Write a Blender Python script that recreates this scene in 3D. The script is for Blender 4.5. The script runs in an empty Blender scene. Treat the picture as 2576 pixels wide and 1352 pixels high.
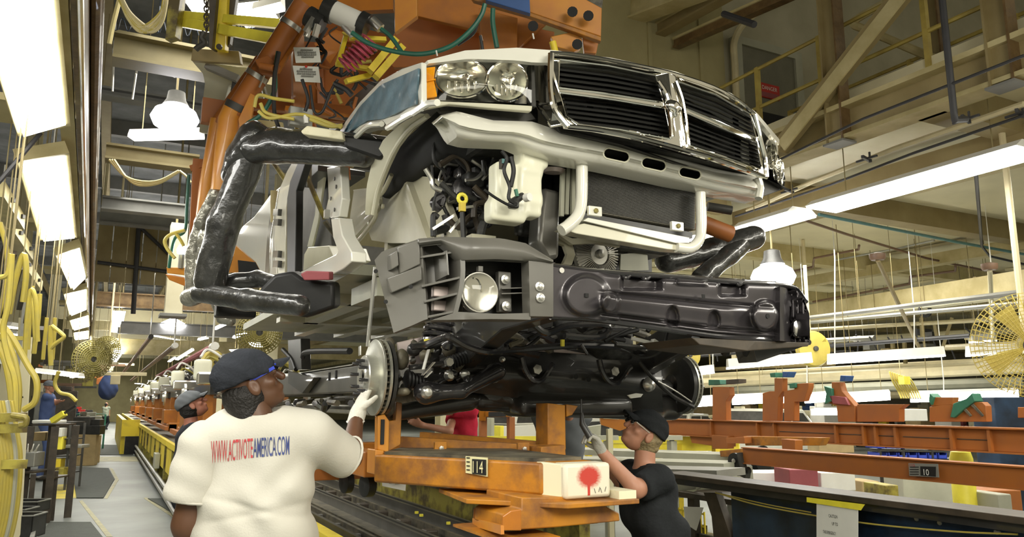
import bpy, bmesh, math, random
import numpy as np
from mathutils import Vector, Matrix
random.seed(7); RNG = np.random.RandomState(5)
SC = bpy.context.scene; COL = SC.collection
PI = math.pi
# ------------------------------------------------------------------ camera
F = 1950.0; PCX, PCY, CH = 1288.0, 676.0, 1.55
PITCH = math.atan(339/1950); YAW = math.atan((1288-265)/(F/math.cos(PITCH)))
cam = bpy.data.cameras.new('camera'); cam_o = bpy.data.objects.new('camera', cam); COL.objects.link(cam_o)
cam.sensor_width = 36; cam.lens = 36*F/2576; cam.clip_end = 300; cam.clip_start = .05
cam_o.location = (0, 0, CH); cam_o.rotation_euler = (PI/2+PITCH, 0, -YAW)
cam.dof.use_dof = False
SC.camera = cam_o
# ------------------------------------------------------------------ world, exposure
w = bpy.data.worlds.new('hall_air'); SC.world = w; w.use_nodes = True
w.node_tree.nodes['Background'].inputs[0].default_value = (.60, .55, .40, 1)
w.node_tree.nodes['Background'].inputs[1].default_value = .58
SC.view_settings.view_transform = 'Standard'; SC.view_settings.look = 'None'
SC.view_settings.exposure = 0.35; SC.view_settings.gamma = 1; SC.view_settings.use_curve_mapping = False
LAMP_E = 15.0            # emission of the fluorescent fixtures
HALL_W = 60.0            # power of each fill lamp over the hall (watts)
def lamp(x, y, z, sx, sy, wts, rot=(0, 0, 0), col=(1, .96, .84)):
    l = bpy.data.lights.new('fill_lamp', 'AREA'); l.shape = 'RECTANGLE'; l.size = sx; l.size_y = sy
    l.energy = wts; l.color = col
    o = bpy.data.objects.new('fill_lamp', l); COL.objects.link(o); o.location = (x, y, z); o.rotation_euler = rot
    return o
# unseen fill lamps standing in for overhead rows above and behind the photographer
lamp(-.6, -1.0, 3.6, .5, 4, 80)
lamp(1.8, -2.0, 3.6, 2.4, 1.2, 150, (math.radians(42), 0, 0))
lamp(-1.4, .2, 3.2, 1.2, 2.4, 60, (math.radians(35), math.radians(-35), 0))
lamp(4.6, 0, 2.9, 1.2, 1.2, 45, (math.radians(40), math.radians(-10), 0))
lamp(-2.5, 3.0, 4.2, 1.0, 4, 60, (0, math.radians(-20), 0))
lamp(5.4, 1.2, 3.7, .6, 3.5, 90)
for x, y in ((9.5, 3.5), (10, 8.5), (15, 13), (10, 15), (20, 20), (12, 24), (24, 32), (13, 38)): lamp(x, y, 3.9, 2, 3, 140)  # added lamps without fixtures, brightening the area under the slab
for y in (8, 14, 24, 36, 50, 64): lamp(1.5, y, 4.9, 3, 4, 150 if y < 30 else 420)  # added lamps without fixtures, stronger far off to lift the dark end
for y in (16, 30): lamp(-6, y, 4.0, 3, 4, 120)  # more added fill over the left bay
# ------------------------------------------------------------------ pixel rays into the place
cp_, sp_, cy_, sy_ = math.cos(PITCH), math.sin(PITCH), math.cos(YAW), math.sin(YAW)
FW = Vector((sy_*cp_, cy_*cp_, sp_)); RT = Vector((cy_, -sy_, 0)); UP = Vector((-sy_*sp_, -cy_*sp_, cp_))
def ray(px, py): return FW + RT*((px-PCX)/F) + UP*((PCY-py)/F)
CAM = Vector((0, 0, CH))
def ax(p, v): d = ray(*p); return CAM + d*(v/d.x)
def ay(p, v): d = ray(*p); return CAM + d*(v/d.y)
def az(p, v): d = ray(*p); return CAM + d*((v-CH)/d.z)
def ad(p, v): return CAM + ray(*p)*v
def V(*a): return Vector(a)
# ------------------------------------------------------------------ materials
MATS = {}
def mat(name, col, rough=.5, metal=0, var=.12, scale=6, bump=0, bscale=40, emit=0, trans=0, coat=0, col2=None, spread=None, alpha=1, stretch=None, spec=None):
    if name in MATS: return MATS[name]
    m = bpy.data.materials.new(name); m.use_nodes = True; nt = m.node_tree; N = nt.nodes; L = nt.links
    b = N['Principled BSDF']; b.inputs['Roughness'].default_value = rough; b.inputs['Metallic'].default_value = metal
    if coat: b.inputs['Coat Weight'].default_value = coat
    if spec is not None: b.inputs['Specular IOR Level'].default_value = spec
    if trans: b.inputs['Transmission Weight'].default_value = trans; b.inputs['IOR'].default_value = 1.3
    b.inputs['Alpha'].default_value = alpha
    tc = N.new('ShaderNodeTexCoord'); mp = N.new('ShaderNodeMapping'); L.new(tc.outputs['Object'], mp.inputs[0])
    if stretch: mp.inputs['Scale'].default_value = stretch
    nz = N.new('ShaderNodeTexNoise'); nz.inputs['Scale'].default_value = scale; nz.inputs['Detail'].default_value = 6; nz.inputs['Roughness'].default_value = .6
    L.new(mp.outputs[0], nz.inputs['Vector'])
    cr = N.new('ShaderNodeValToRGB'); e = cr.color_ramp.elements
    sp = spread or (.35, .68); e[0].position, e[1].position = sp
    c1 = col2 if col2 else tuple(c*(1-var) for c in col); c2 = col if col2 else tuple(min(1, c*(1+var)) for c in col)
    e[0].color = (*c1, 1); e[1].color = (*c2, 1)
    L.new(nz.outputs[0], cr.inputs[0]); L.new(cr.outputs[0], b.inputs['Base Color'])
    if bump:
        n2 = N.new('ShaderNodeTexNoise'); n2.inputs['Scale'].default_value = bscale; n2.inputs['Detail'].default_value = 4
        L.new(mp.outputs[0], n2.inputs['Vector'])
        bp = N.new('ShaderNodeBump'); bp.inputs['Strength'].default_value = bump; bp.inputs['Distance'].default_value = .02
        L.new(n2.outputs[0], bp.inputs['Height']); L.new(bp.outputs[0], b.inputs['Normal'])
    if emit:
        b.inputs['Emission Color'].default_value = (*col, 1); b.inputs['Emission Strength'].default_value = emit
    MATS[name] = m; return m
M = {}
def defmats():
    D = dict(
    floor=dict(col=(.23,.245,.225), rough=.5, var=.3, scale=.7, bump=.1, bscale=9, col2=(.15,.16,.145)),
    mat_floor=dict(col=(.065,.072,.062), rough=.8, scale=9, bump=.3, bscale=60),
    paint_yellow_floor=dict(col=(.62,.50,.07), rough=.6, scale=3, col2=(.35,.32,.15), spread=(.3,.55)),
    line_cream=dict(col=(.42,.38,.20), rough=.6, scale=8, col2=(.27,.26,.17)),
    slab=dict(col=(.72,.66,.44), rough=.85, scale=.9, col2=(.60,.55,.36)),
    slab_panel=dict(col=(.80,.76,.58), rough=.8, scale=1.2, col2=(.66,.61,.42)),
    wall=dict(col=(.42,.37,.19), rough=.85, scale=1.1, col2=(.33,.29,.145), bump=.1),
    wall_white=dict(col=(.48,.45,.33), rough=.85, scale=1.3, col2=(.38,.355,.25), bump=.1),
    roof=dict(col=(.17,.175,.175), rough=.85, scale=1.5, var=.3),
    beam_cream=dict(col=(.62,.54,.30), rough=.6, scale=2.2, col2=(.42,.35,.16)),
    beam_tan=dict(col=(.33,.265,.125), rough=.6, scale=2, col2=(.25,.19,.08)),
    beam_brown=dict(col=(.20,.125,.05), rough=.45, metal=0, scale=7, col2=(.11,.065,.025), coat=.15, bump=.15, bscale=30),
    beam_grey=dict(col=(.21,.21,.20), rough=.55, scale=3),
    rail_yellow=dict(col=(.52,.41,.10), rough=.5, scale=5, col2=(.36,.27,.07)),
    yellow=dict(col=(.80,.62,.04), rough=.42, scale=4, col2=(.55,.40,.04), spread=(.25,.5)),
    yellow_bright=dict(col=(.92,.80,.08), rough=.4, scale=4),
    yellow_dirty=dict(col=(.36,.31,.05), rough=.5, scale=5, col2=(.09,.065,.02), spread=(.4,.56)),
    yellow_pale=dict(col=(.80,.72,.30), rough=.6, scale=4),
    hose_yellow=dict(col=(.58,.46,.07), rough=.45, scale=14, col2=(.48,.40,.10)),
    cable_cream=dict(col=(.60,.52,.26), rough=.5, scale=9),
    orange=dict(col=(.44,.15,.010), rough=.42, scale=5, col2=(.33,.115,.02), spread=(.3,.6), coat=.15, bump=.05, bscale=20),
    orange_light=dict(col=(.58,.24,.022), rough=.42, scale=6, col2=(.52,.19,.03), spread=(.3,.6), coat=.2),
    orange_rust=dict(col=(.46,.185,.012), rough=.5, scale=7, col2=(.22,.09,.025), spread=(.38,.58), bump=.1, bscale=25),
    orange_dull=dict(col=(.36,.115,.018), rough=.5, scale=4, col2=(.30,.10,.025), spread=(.3,.62)),
    cream_paint=dict(col=(.78,.73,.52), rough=.45, scale=9, col2=(.60,.54,.34), spread=(.3,.45)),
    red_spray=dict(col=(.75,.07,.04), rough=.6, scale=9),
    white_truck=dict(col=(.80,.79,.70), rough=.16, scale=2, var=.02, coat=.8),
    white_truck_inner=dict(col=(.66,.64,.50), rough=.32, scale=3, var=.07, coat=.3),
    beige_primer=dict(col=(.50,.475,.35), rough=.36, scale=2.5, var=.1, coat=.3, bump=.04, bscale=7),
    film_blue=dict(col=(.085,.15,.19), rough=.45, scale=9, var=.3, bump=.35, bscale=13, coat=.12),
    chrome=dict(col=(.92,.90,.84), rough=.045, metal=1, var=.01),
    chrome_soft=dict(col=(.80,.79,.75), rough=.18, metal=1, var=.04),
    steel=dict(col=(.55,.54,.50), rough=.32, metal=.9, scale=9),
    steel_bright=dict(col=(.72,.71,.66), rough=.28, metal=.85, scale=15, var=.06),
    rotor=dict(col=(.56,.56,.49), rough=.34, metal=.75, scale=30, var=.06, stretch=(1,6,6)),
    dark_steel=dict(col=(.045,.043,.045), rough=.27, metal=.4, scale=4, coat=.7, var=.3),
    bumper_black=dict(col=(.075,.068,.074), rough=.30, metal=.55, scale=2.2, coat=.35, var=.3, bump=.05, bscale=5),
    black_paint=dict(col=(.030,.029,.027), rough=.36, scale=5, coat=.5, var=.3),
    frame_grey=dict(col=(.13,.125,.11), rough=.38, metal=.5, scale=3, coat=.3, var=.25),
    black_rubber=dict(col=(.012,.012,.012), rough=.5, scale=8, var=.3),
    black_plastic=dict(col=(.028,.028,.027), rough=.35, scale=8, var=.3),
    fascia=dict(col=(.125,.12,.105), rough=.36, scale=3, var=.12, coat=.12, bump=.05, bscale=4),
    slat_grey=dict(col=(.035,.035,.032), rough=.3, scale=6, coat=.3),
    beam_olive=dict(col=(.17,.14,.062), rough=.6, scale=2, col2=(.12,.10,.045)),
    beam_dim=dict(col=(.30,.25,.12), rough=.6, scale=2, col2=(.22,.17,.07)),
    olive_fan=dict(col=(.22,.19,.05), rough=.6, scale=5),
    black_wrap=dict(col=(.030,.030,.028), rough=.33, scale=9, var=.4, bump=.9, bscale=11, coat=.8),
    silver_wrap=dict(col=(.33,.32,.27), rough=.3, metal=.5, scale=9, var=.35, bump=1.0, bscale=18, coat=.3),
    radiator=dict(col=(.20,.185,.15), rough=.6, metal=.2, scale=60, var=.2, stretch=(1,1,8)),
    amber=dict(col=(.95,.42,.01), rough=.15, scale=20, coat=1, col2=(.80,.27,.005)),
    lens=dict(col=(.95,.95,.92), rough=.02, trans=1, var=0),
    tank=dict(col=(.80,.79,.62), rough=.4, scale=3, var=.05, coat=.2),
    cloth_white=dict(col=(.56,.54,.475), rough=.9, scale=5, var=.03, bump=.12, bscale=150, spec=.1),
    cloth_black=dict(col=(.022,.024,.026), rough=.95, scale=5, var=.3, bump=.2, bscale=60, spec=.1),
    cloth_navy=dict(col=(.028,.031,.038), rough=.92, scale=9, var=.25, bump=.3, bscale=90, spec=.1),
    cloth_red=dict(col=(.50,.028,.055), rough=.9, scale=5, var=.15, bump=.2, bscale=30, spec=.1),
    cloth_grey=dict(col=(.12,.13,.14), rough=.9, scale=5, var=.15),
    cloth_sage=dict(col=(.30,.33,.25), rough=.9, scale=5, var=.15),
    denim=dict(col=(.055,.082,.14), rough=.9, scale=7, var=.3, bump=.3, bscale=40),
    glove=dict(col=(.72,.70,.62), rough=.9, scale=30, var=.06, bump=.3, bscale=120),
    glove_grey=dict(col=(.42,.41,.36), rough=.9, scale=30, var=.1, bump=.3, bscale=120),
    skin_dark=dict(col=(.115,.052,.026), rough=.45, scale=7, var=.12),
    skin_fair=dict(col=(.44,.21,.13), rough=.5, scale=9, var=.1),
    skin_pink=dict(col=(.42,.17,.11), rough=.5, scale=9, var=.1),
    hair_black=dict(col=(.012,.010,.009), rough=.6, scale=30, var=.3, bump=.6, bscale=90),
    hair_blond=dict(col=(.26,.20,.10), rough=.6, scale=40, var=.3, bump=.5, bscale=90),
    blue=dict(col=(.03,.09,.27), rough=.4, scale=3),
    blue_deep=dict(col=(.018,.045,.095), rough=.32, scale=2.2, col2=(.004,.007,.014), coat=.3, spread=(.35,.65)),
    blue_bin=dict(col=(.03,.06,.42), rough=.45, scale=3, var=.2),
    blue_cloth=dict(col=(.05,.08,.20), rough=.8, scale=5),
    green=dict(col=(.03,.15,.09), rough=.5, scale=3, var=.3),
    green_hose=dict(col=(.02,.12,.08), rough=.4, scale=8, var=.2),
    teal=dict(col=(.10,.22,.22), rough=.6, scale=6),
    red=dict(col=(.50,.03,.02), rough=.4, scale=5),
    pink_cord=dict(col=(.42,.06,.10), rough=.35, scale=8),
    maroon=dict(col=(.30,.07,.08), rough=.6, scale=5),
    white=dict(col=(.80,.79,.74), rough=.5, scale=5, var=.04),
    paper=dict(col=(.74,.74,.68), rough=.8, scale=5, var=.04),
    cardboard=dict(col=(.42,.31,.15), rough=.85, scale=4, var=.12),
    plate_black=dict(col=(.01,.01,.01), rough=.5, var=.1),
    plate_cream=dict(col=(.66,.62,.36), rough=.5, var=.1),
    grey_metal=dict(col=(.30,.30,.27), rough=.45, metal=.4, scale=4),
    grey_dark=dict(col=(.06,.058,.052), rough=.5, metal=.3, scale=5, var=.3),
    grey_green=dict(col=(.40,.40,.31), rough=.5, scale=2.5, var=.12),
    brown_dark=dict(col=(.055,.042,.028), rough=.5, scale=6, var=.4),
    grime=dict(col=(.17,.15,.10), rough=.5, metal=.2, scale=7, col2=(.05,.045,.035), spread=(.35,.6), bump=.2, bscale=30),
    pipe_cream=dict(col=(.66,.58,.36), rough=.5, scale=3, var=.12),
    pipe_dark=dict(col=(.045,.045,.05), rough=.5, scale=5),
    pipe_grey=dict(col=(.34,.34,.31), rough=.45, metal=.4, scale=3),
    pipe_brown=dict(col=(.17,.10,.06), rough=.5, scale=4),
    fan_yellow=dict(col=(.50,.40,.08), rough=.5, scale=5),
    tape_yellow=dict(col=(.85,.75,.05), rough=.5, scale=8, var=.1),
    door_grey=dict(col=(.17,.165,.12), rough=.6, scale=3, var=.15),
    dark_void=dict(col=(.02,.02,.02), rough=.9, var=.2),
    pink_metal=dict(col=(.45,.38,.36), rough=.4, metal=.5),
    clutter_dark=dict(col=(.05,.05,.045), rough=.5, scale=30, col2=(.012,.012,.012)),
    )
    for k, v in D.items(): M[k] = mat(k, **v)
    M['lit'] = mat('lit', (1, .99, .93), emit=LAMP_E, var=0)
    M['lit_soft'] = mat('lit_soft', (1, .98, .90), emit=5, var=0)
    M['lit_bulb'] = mat('lit_bulb', (.97, .96, 1), emit=22, var=0)
    M['lit_blue'] = mat('lit_blue', (.7, .8, 1), emit=14, var=0)
defmats()
# fish-scale mix: sprayed red spot on cream paint (a mark with a shape of its own)
def spot_mat():
    m = bpy.data.materials.new('cream_paint_red_spot'); m.use_nodes = True; nt = m.node_tree; N = nt.nodes; L = nt.links; b = N['Principled BSDF']
    b.inputs['Roughness'].default_value = .5
    tc = N.new('ShaderNodeTexCoord'); sx = N.new('ShaderNodeSeparateXYZ'); L.new(tc.outputs['Generated'], sx.inputs[0])
    nz = N.new('ShaderNodeTexNoise'); nz.inputs['Scale'].default_value = 18; L.new(tc.outputs['Generated'], nz.inputs['Vector'])
    def mth(op, a, bb=None):
        n = N.new('ShaderNodeMath'); n.operation = op
        for i, v in enumerate((a, bb)):
            if v is None: continue
            if isinstance(v, (int, float)): n.inputs[i].default_value = v
            else: L.new(v, n.inputs[i])
        return n.outputs[0]
    u = mth('SUBTRACT', sx.outputs[0], .52); v = mth('SUBTRACT', sx.outputs[2], .62)
    r = mth('SQRT', mth('ADD', mth('MULTIPLY', mth('MULTIPLY', u, u), 3.6), mth('MULTIPLY', mth('MULTIPLY', v, v), 2.2)))
    r = mth('ADD', r, mth('MULTIPLY', mth('SUBTRACT', nz.outputs[0], .5), .18))
    cr = N.new('ShaderNodeValToRGB'); cr.color_ramp.elements[0].position = .34; cr.color_ramp.elements[0].color = (1, 1, 1, 1)
    cr.color_ramp.elements[1].position = .56; cr.color_ramp.elements[1].color = (0, 0, 0, 1); L.new(r, cr.inputs[0])
    # the run of paint below the spot
    drip = mth('MULTIPLY', mth('LESS_THAN', mth('ABSOLUTE', mth('ADD', u, .01)), .028), mth('MULTIPLY', mth('LESS_THAN', sx.outputs[2], .55), mth('GREATER_THAN', sx.outputs[2], .08)))
    mx = N.new('ShaderNodeMix'); mx.data_type = 'RGBA'; mx.inputs['A'].default_value = (.72, .68, .54, 1); mx.inputs['B'].default_value = (.50, .045, .03, 1)
    L.new(mth('MAXIMUM', cr.outputs[0], drip), mx.inputs['Factor']); L.new(mx.outputs['Result'], b.inputs['Base Color'])
    return m
M['spot'] = spot_mat()
# ------------------------------------------------------------------ object helpers
def wloc(o):
    v = Vector((0, 0, 0))
    while o is not None: v += o.location; o = o.parent
    return v
def thing(name, label, cat, loc=(0, 0, 0), group=None):
    o = bpy.data.objects.new(name, None); COL.objects.link(o); o.location = loc; o.empty_display_size = .1
    o['label'] = label; o['category'] = cat
    if group: o['group'] = group
    return o
def tag(o, label, cat, group=None):
    o['label'] = label; o['category'] = cat
    if group: o['group'] = group
    return o
def dup(root, off, label=None, group=None):
    r = root.copy(); COL.objects.link(r); r.location = root.location + Vector(off)
    if label: r['label'] = label
    if group: r['group'] = group
    def rec(a, b):
        for ch in list(a.children):
            if ch == b: continue
            c = ch.copy(); COL.objects.link(c); c.parent = b; rec(ch, c)
    rec(root, r); return r
class MB:
    def __init__(s): s.v = []; s.f = []
    def add(s, vs, fs):
        n = len(s.v); s.v += [Vector(v) for v in vs]; s.f += [tuple(i+n for i in f) for f in fs]; return s
    def box(s, x0, x1, y0, y1, z0, z1):
        v = [(x, y, z) for z in (z0, z1) for y in (y0, y1) for x in (x0, x1)]
        return s.add(v, [(0, 2, 3, 1), (4, 5, 7, 6), (0, 1, 5, 4), (2, 6, 7, 3), (0, 4, 6, 2), (1, 3, 7, 5)])
    def bar(s, a, b, w, h, up=(0, 0, 1)):
        a, b = Vector(a), Vector(b); d = (b-a).normalized(); u = Vector(up)
        if abs(d.dot(u)) > .98: u = Vector((0, 1, 0))
        r = d.cross(u).normalized(); u = r.cross(d)
        v = [p + r*(i*w/2) + u*(j*h/2) for p in (a, b) for i, j in ((-1, -1), (1, -1), (1, 1), (-1, 1))]
        return s.add(v, [(3, 2, 1, 0), (4, 5, 6, 7), (0, 1, 5, 4), (1, 2, 6, 5), (2, 3, 7, 6), (3, 0, 4, 7)])
    def prism(s, pts, off):
        pts = [Vector(p) for p in pts]; n = len(pts); off = Vector(off)
        v = pts + [p+off for p in pts]
        return s.add(v, [tuple(range(n-1, -1, -1)), tuple(range(n, 2*n))] + [(i, (i+1) % n, n+(i+1) % n, n+i) for i in range(n)])
    def tube(s, pts, r, n=8, caps=True, closed=False):
        pts = [Vector(p) for p in pts]; m = len(pts); rs = r if isinstance(r, (list, tuple)) else [r]*m
        ref = Vector((0, 0, 1)); base = len(s.v); prev = None
        for i in range(m):
            if closed: d = pts[(i+1) % m]-pts[i-1]
            else: d = (pts[min(i+1, m-1)]-pts[max(i-1, 0)])
            d = d.normalized() if d.length > 1e-9 else Vector((0, 0, 1))
            if prev is None:
                a = d.cross(ref if abs(d.dot(ref)) < .95 else Vector((1, 0, 0))).normalized()
            else:
                a = (prev - d*prev.dot(d)); a = a.normalized() if a.length > 1e-6 else d.orthogonal().normalized()
            prev = a; b = d.cross(a)
            for k in range(n): t = 2*PI*k/n; s.v.append(pts[i] + (a*math.cos(t)+b*math.sin(t))*rs[i])
        for i in range(m if closed else m-1):
            j = (i+1) % m
            for k in range(n): s.f.append((base+i*n+k, base+i*n+(k+1) % n, base+j*n+(k+1) % n, base+j*n+k))
        if caps and not closed:
            s.f.append(tuple(base+k for k in range(n-1, -1, -1))); s.f.append(tuple(base+(m-1)*n+k for k in range(n)))
        return s
    def lathe(s, prof, c, axis, n=24):
        """prof: (radius, height along axis)"""
        c = Vector(c); d = Vector(axis).normalized(); a = d.orthogonal().normalized(); b = d.cross(a); base = len(s.v)
        for r, h in prof:
            for k in range(n): t = 2*PI*k/n; s.v.append(c + d*h + (a*math.cos(t)+b*math.sin(t))*r)
        for i in range(len(prof)-1):
            for k in range(n): s.f.append((base+i*n+k, base+i*n+(k+1) % n, base+(i+1)*n+(k+1) % n, base+(i+1)*n+k))
        if prof[0][0] > 1e-4: s.f.append(tuple(base+k for k in range(n-1, -1, -1)))
        if prof[-1][0] > 1e-4: s.f.append(tuple(base+(len(prof)-1)*n+k for k in range(n)))
        return s
    def cyl(s, a, b, r, n=12): return s.tube([a, b], r, n)
    def grid(s, rows, closed=False):
        m, n = len(rows), len(rows[0]); base = len(s.v)
        for r in rows: s.v += [Vector(p) for p in r]
        for i in range(m-1):
            for k in range(n if closed else n-1):
                s.f.append((base+i*n+k, base+i*n+(k+1) % n, base+(i+1)*n+(k+1) % n, base+(i+1)*n+k))
        return s
    def sheet(s, rows, off):
        """closed slab: a grid of points thickened by off"""
        off = Vector(off); m, n = len(rows), len(rows[0]); base = len(s.v)
        for o in (Vector((0, 0, 0)), off):
            for r in rows: s.v += [Vector(p)+o for p in r]
        q = m*n
        for i in range(m-1):
            for k in range(n-1):
                a, b, c, d = base+i*n+k, base+i*n+k+1, base+(i+1)*n+k+1, base+(i+1)*n+k
                s.f.append((a, b, c, d)); s.f.append((d+q, c+q, b+q, a+q))
        rim = [(0, k) for k in range(n)] + [(i, n-1) for i in range(1, m)] + [(m-1, k) for k in range(n-2, -1, -1)] + [(i, 0) for i in range(m-2, 0, -1)]
        rim = [base+i*n+k for i, k in rim]
        for j in range(len(rim)): a, b = rim[j], rim[(j+1) % len(rim)]; s.f.append((b, a, a+q, b+q))
        return s
    def build(s, name, material, parent=None, smooth=False, bevel=0, label=None, kind=None, sub=0):
        o0 = wloc(parent) if parent is not None else None
        if o0 is None:
            lo = Vector([min(v[i] for v in s.v) for i in range(3)]); hi = Vector([max(v[i] for v in s.v) for i in range(3)])
            o0 = Vector(((lo.x+hi.x)/2, (lo.y+hi.y)/2, lo.z))
        me = bpy.data.meshes.new(name); me.from_pydata([v-o0 for v in s.v], [], s.f); me.update()
        bm = bmesh.new(); bm.from_mesh(me); bmesh.ops.recalc_face_normals(bm, faces=bm.faces); bm.to_mesh(me); bm.free()
        me.materials.append(M[material] if isinstance(material, str) else material)
        o = bpy.data.objects.new(name, me); COL.objects.link(o)
        if parent is not None: o.parent = parent
        else: o.location = o0
        if smooth:
            me.polygons.foreach_set('use_smooth', [True]*len(me.polygons))
            if smooth != 'full': me.set_sharp_from_angle(angle=math.radians(40))
        if bevel:
            b = o.modifiers.new('bevel', 'BEVEL'); b.width = bevel; b.segments = 2; b.limit_method = 'ANGLE'
        if sub:
            b = o.modifiers.new('sub', 'SUBSURF'); b.levels = sub; b.render_levels = sub
        if label: o['label'] = label
        if kind: o['kind'] = kind
        return o
def P(parent, name, material, **k):
    """decorator-free quick part: returns a builder"""
    mb = MB(); mb._p = (parent, name, material, k); return mb
def struct(o): o['kind'] = 'structure'; return o
def box(name, material, parent, *b, **k): return MB().box(*b).build(name, material, parent, **k)
def bar(name, material, parent, a, b, w, h, up=(0, 0, 1), **k): return MB().bar(a, b, w, h, up).build(name, material, parent, **k)
def tube(name, material, parent, pts, r, n=8, **k):
    k.setdefault('smooth', True); return MB().tube(pts, r, n).build(name, material, parent, **k)
def prism(name, material, parent, pts, off, **k): return MB().prism(pts, off).build(name, material, parent, **k)
def lathe(name, material, parent, prof, c, axis, n=24, **k):
    k.setdefault('smooth', True); return MB().lathe(prof, c, axis, n).build(name, material, parent, **k)
def spline(pts, k=6):
    """Catmull-Rom through the points"""
    p = [Vector(q) for q in pts]; p = [p[0]*2-p[1]] + p + [p[-1]*2-p[-2]]; out = []
    for i in range(1, len(p)-2):
        for j in range(k):
            t = j/k; a, b, c, d = p[i-1], p[i], p[i+1], p[i+2]
            out.append(.5*((2*b) + (c-a)*t + (2*a-5*b+4*c-d)*t*t + (3*b-a-3*c+d)*t**3))
    out.append(p[-2]); return out
def coil(a, b, r, turns, n=12):
    a, b = Vector(a), Vector(b); d = (b-a).normalized(); u = d.orthogonal().normalized(); w_ = d.cross(u)
    m = int(turns*n); return [a.lerp(b, i/m) + (u*math.cos(2*PI*i/n)+w_*math.sin(2*PI*i/n))*r for i in range(m+1)]
FONTC = {}
def text_mb(s, origin, right, up, height, width=None, depth=.002, bold=0):
    """lettering as flat extruded mesh; origin = lower left"""
    cu = bpy.data.curves.new('lettering', 'FONT'); cu.body = s; cu.size = 1; cu.extrude = 0; cu.offset = bold; cu.resolution_u = 3
    o = bpy.data.objects.new('lettering', cu); COL.objects.link(o)
    dg = bpy.context.evaluated_depsgraph_get(); me = bpy.data.meshes.new_from_object(o.evaluated_get(dg))
    vs = [v.co.copy() for v in me.vertices]; fs = [tuple(p.vertices) for p in me.polygons]
    bpy.data.objects.remove(o); bpy.data.curves.remove(cu); bpy.data.meshes.remove(me)
    x0, x1 = min(v.x for v in vs), max(v.x for v in vs); y0, y1 = min(v.y for v in vs), max(v.y for v in vs)
    sy = height/(y1-y0); sx = (width/(x1-x0)) if width else sy
    right = Vector(right).normalized(); up = Vector(up).normalized(); nrm = right.cross(up); mb = MB()
    mb.add([Vector(origin)+right*((v.x-x0)*sx)+up*((v.y-y0)*sy)+nrm*depth for v in vs], fs); return mb
# ------------------------------------------------------------------ smooth bodies: distance fields meshed by surface nets
def s_cap(a, b, ra, rb):
    a, b = np.array(a, float), np.array(b, float); ba = b-a; bb = max(ba.dot(ba), 1e-9)
    def f(p):
        t = np.clip(((p-a)@ba)/bb, 0, 1); return np.linalg.norm(p-a-t[..., None]*ba, axis=-1) - (ra+(rb-ra)*t)
    f.bb = (np.minimum(a-ra, b-rb), np.maximum(a+ra, b+rb)); return f
def s_ell(c, r, rot=None):
    c = np.array(c, float); r = np.array(r, float); R = np.array(rot.to_3x3()) if rot is not None else np.eye(3)
    def f(p):
        q = (p-c)@R; k0 = np.linalg.norm(q/r, axis=-1); k1 = np.linalg.norm(q/(r*r), axis=-1)
        return k0*(k0-1)/np.maximum(k1, 1e-6)
    m = r.max(); f.bb = (c-m, c+m); return f
def s_box(c, h, rad, rot=None):
    c = np.array(c, float); h = np.array(h, float)-rad; R = np.array(rot.to_3x3()) if rot is not None else np.eye(3)
    def f(p):
        q = np.abs((p-c)@R)-h; return np.linalg.norm(np.maximum(q, 0), axis=-1)+np.minimum(q.max(-1), 0)-rad
    m = np.linalg.norm(h)+rad; f.bb = (c-m, c+m); return f
def s_union(fs, k=.02):
    def f(p):
        d = fs[0](p)
        for g in fs[1:]:
            e = g(p); h = np.clip(.5+.5*(e-d)/k, 0, 1); d = e*(1-h)+d*h-k*h*(1-h)
        return d
    f.bb = (np.min([g.bb[0] for g in fs], 0), np.max([g.bb[1] for g in fs], 0)); return f
def s_cut(f, g, k=.004):
    def h(p):
        a, b = f(p), -g(p); t = np.clip(.5-.5*(b-a)/k, 0, 1); return b*(1-t)+a*t+k*t*(1-t)
    h.bb = f.bb; return h
def s_half(f, pt, nrm):
    """keep the side the normal points away from"""
    pt = np.array(pt, float); nrm = np.array(Vector(nrm).normalized(), float)
    def h(p): return np.maximum(f(p), (p-pt)@nrm)
    h.bb = f.bb; return h
def s_disp(f, fn, pad=.02):
    def h(p): return f(p)+fn(p)
    h.bb = (f.bb[0]-pad, f.bb[1]+pad); return h
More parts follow.
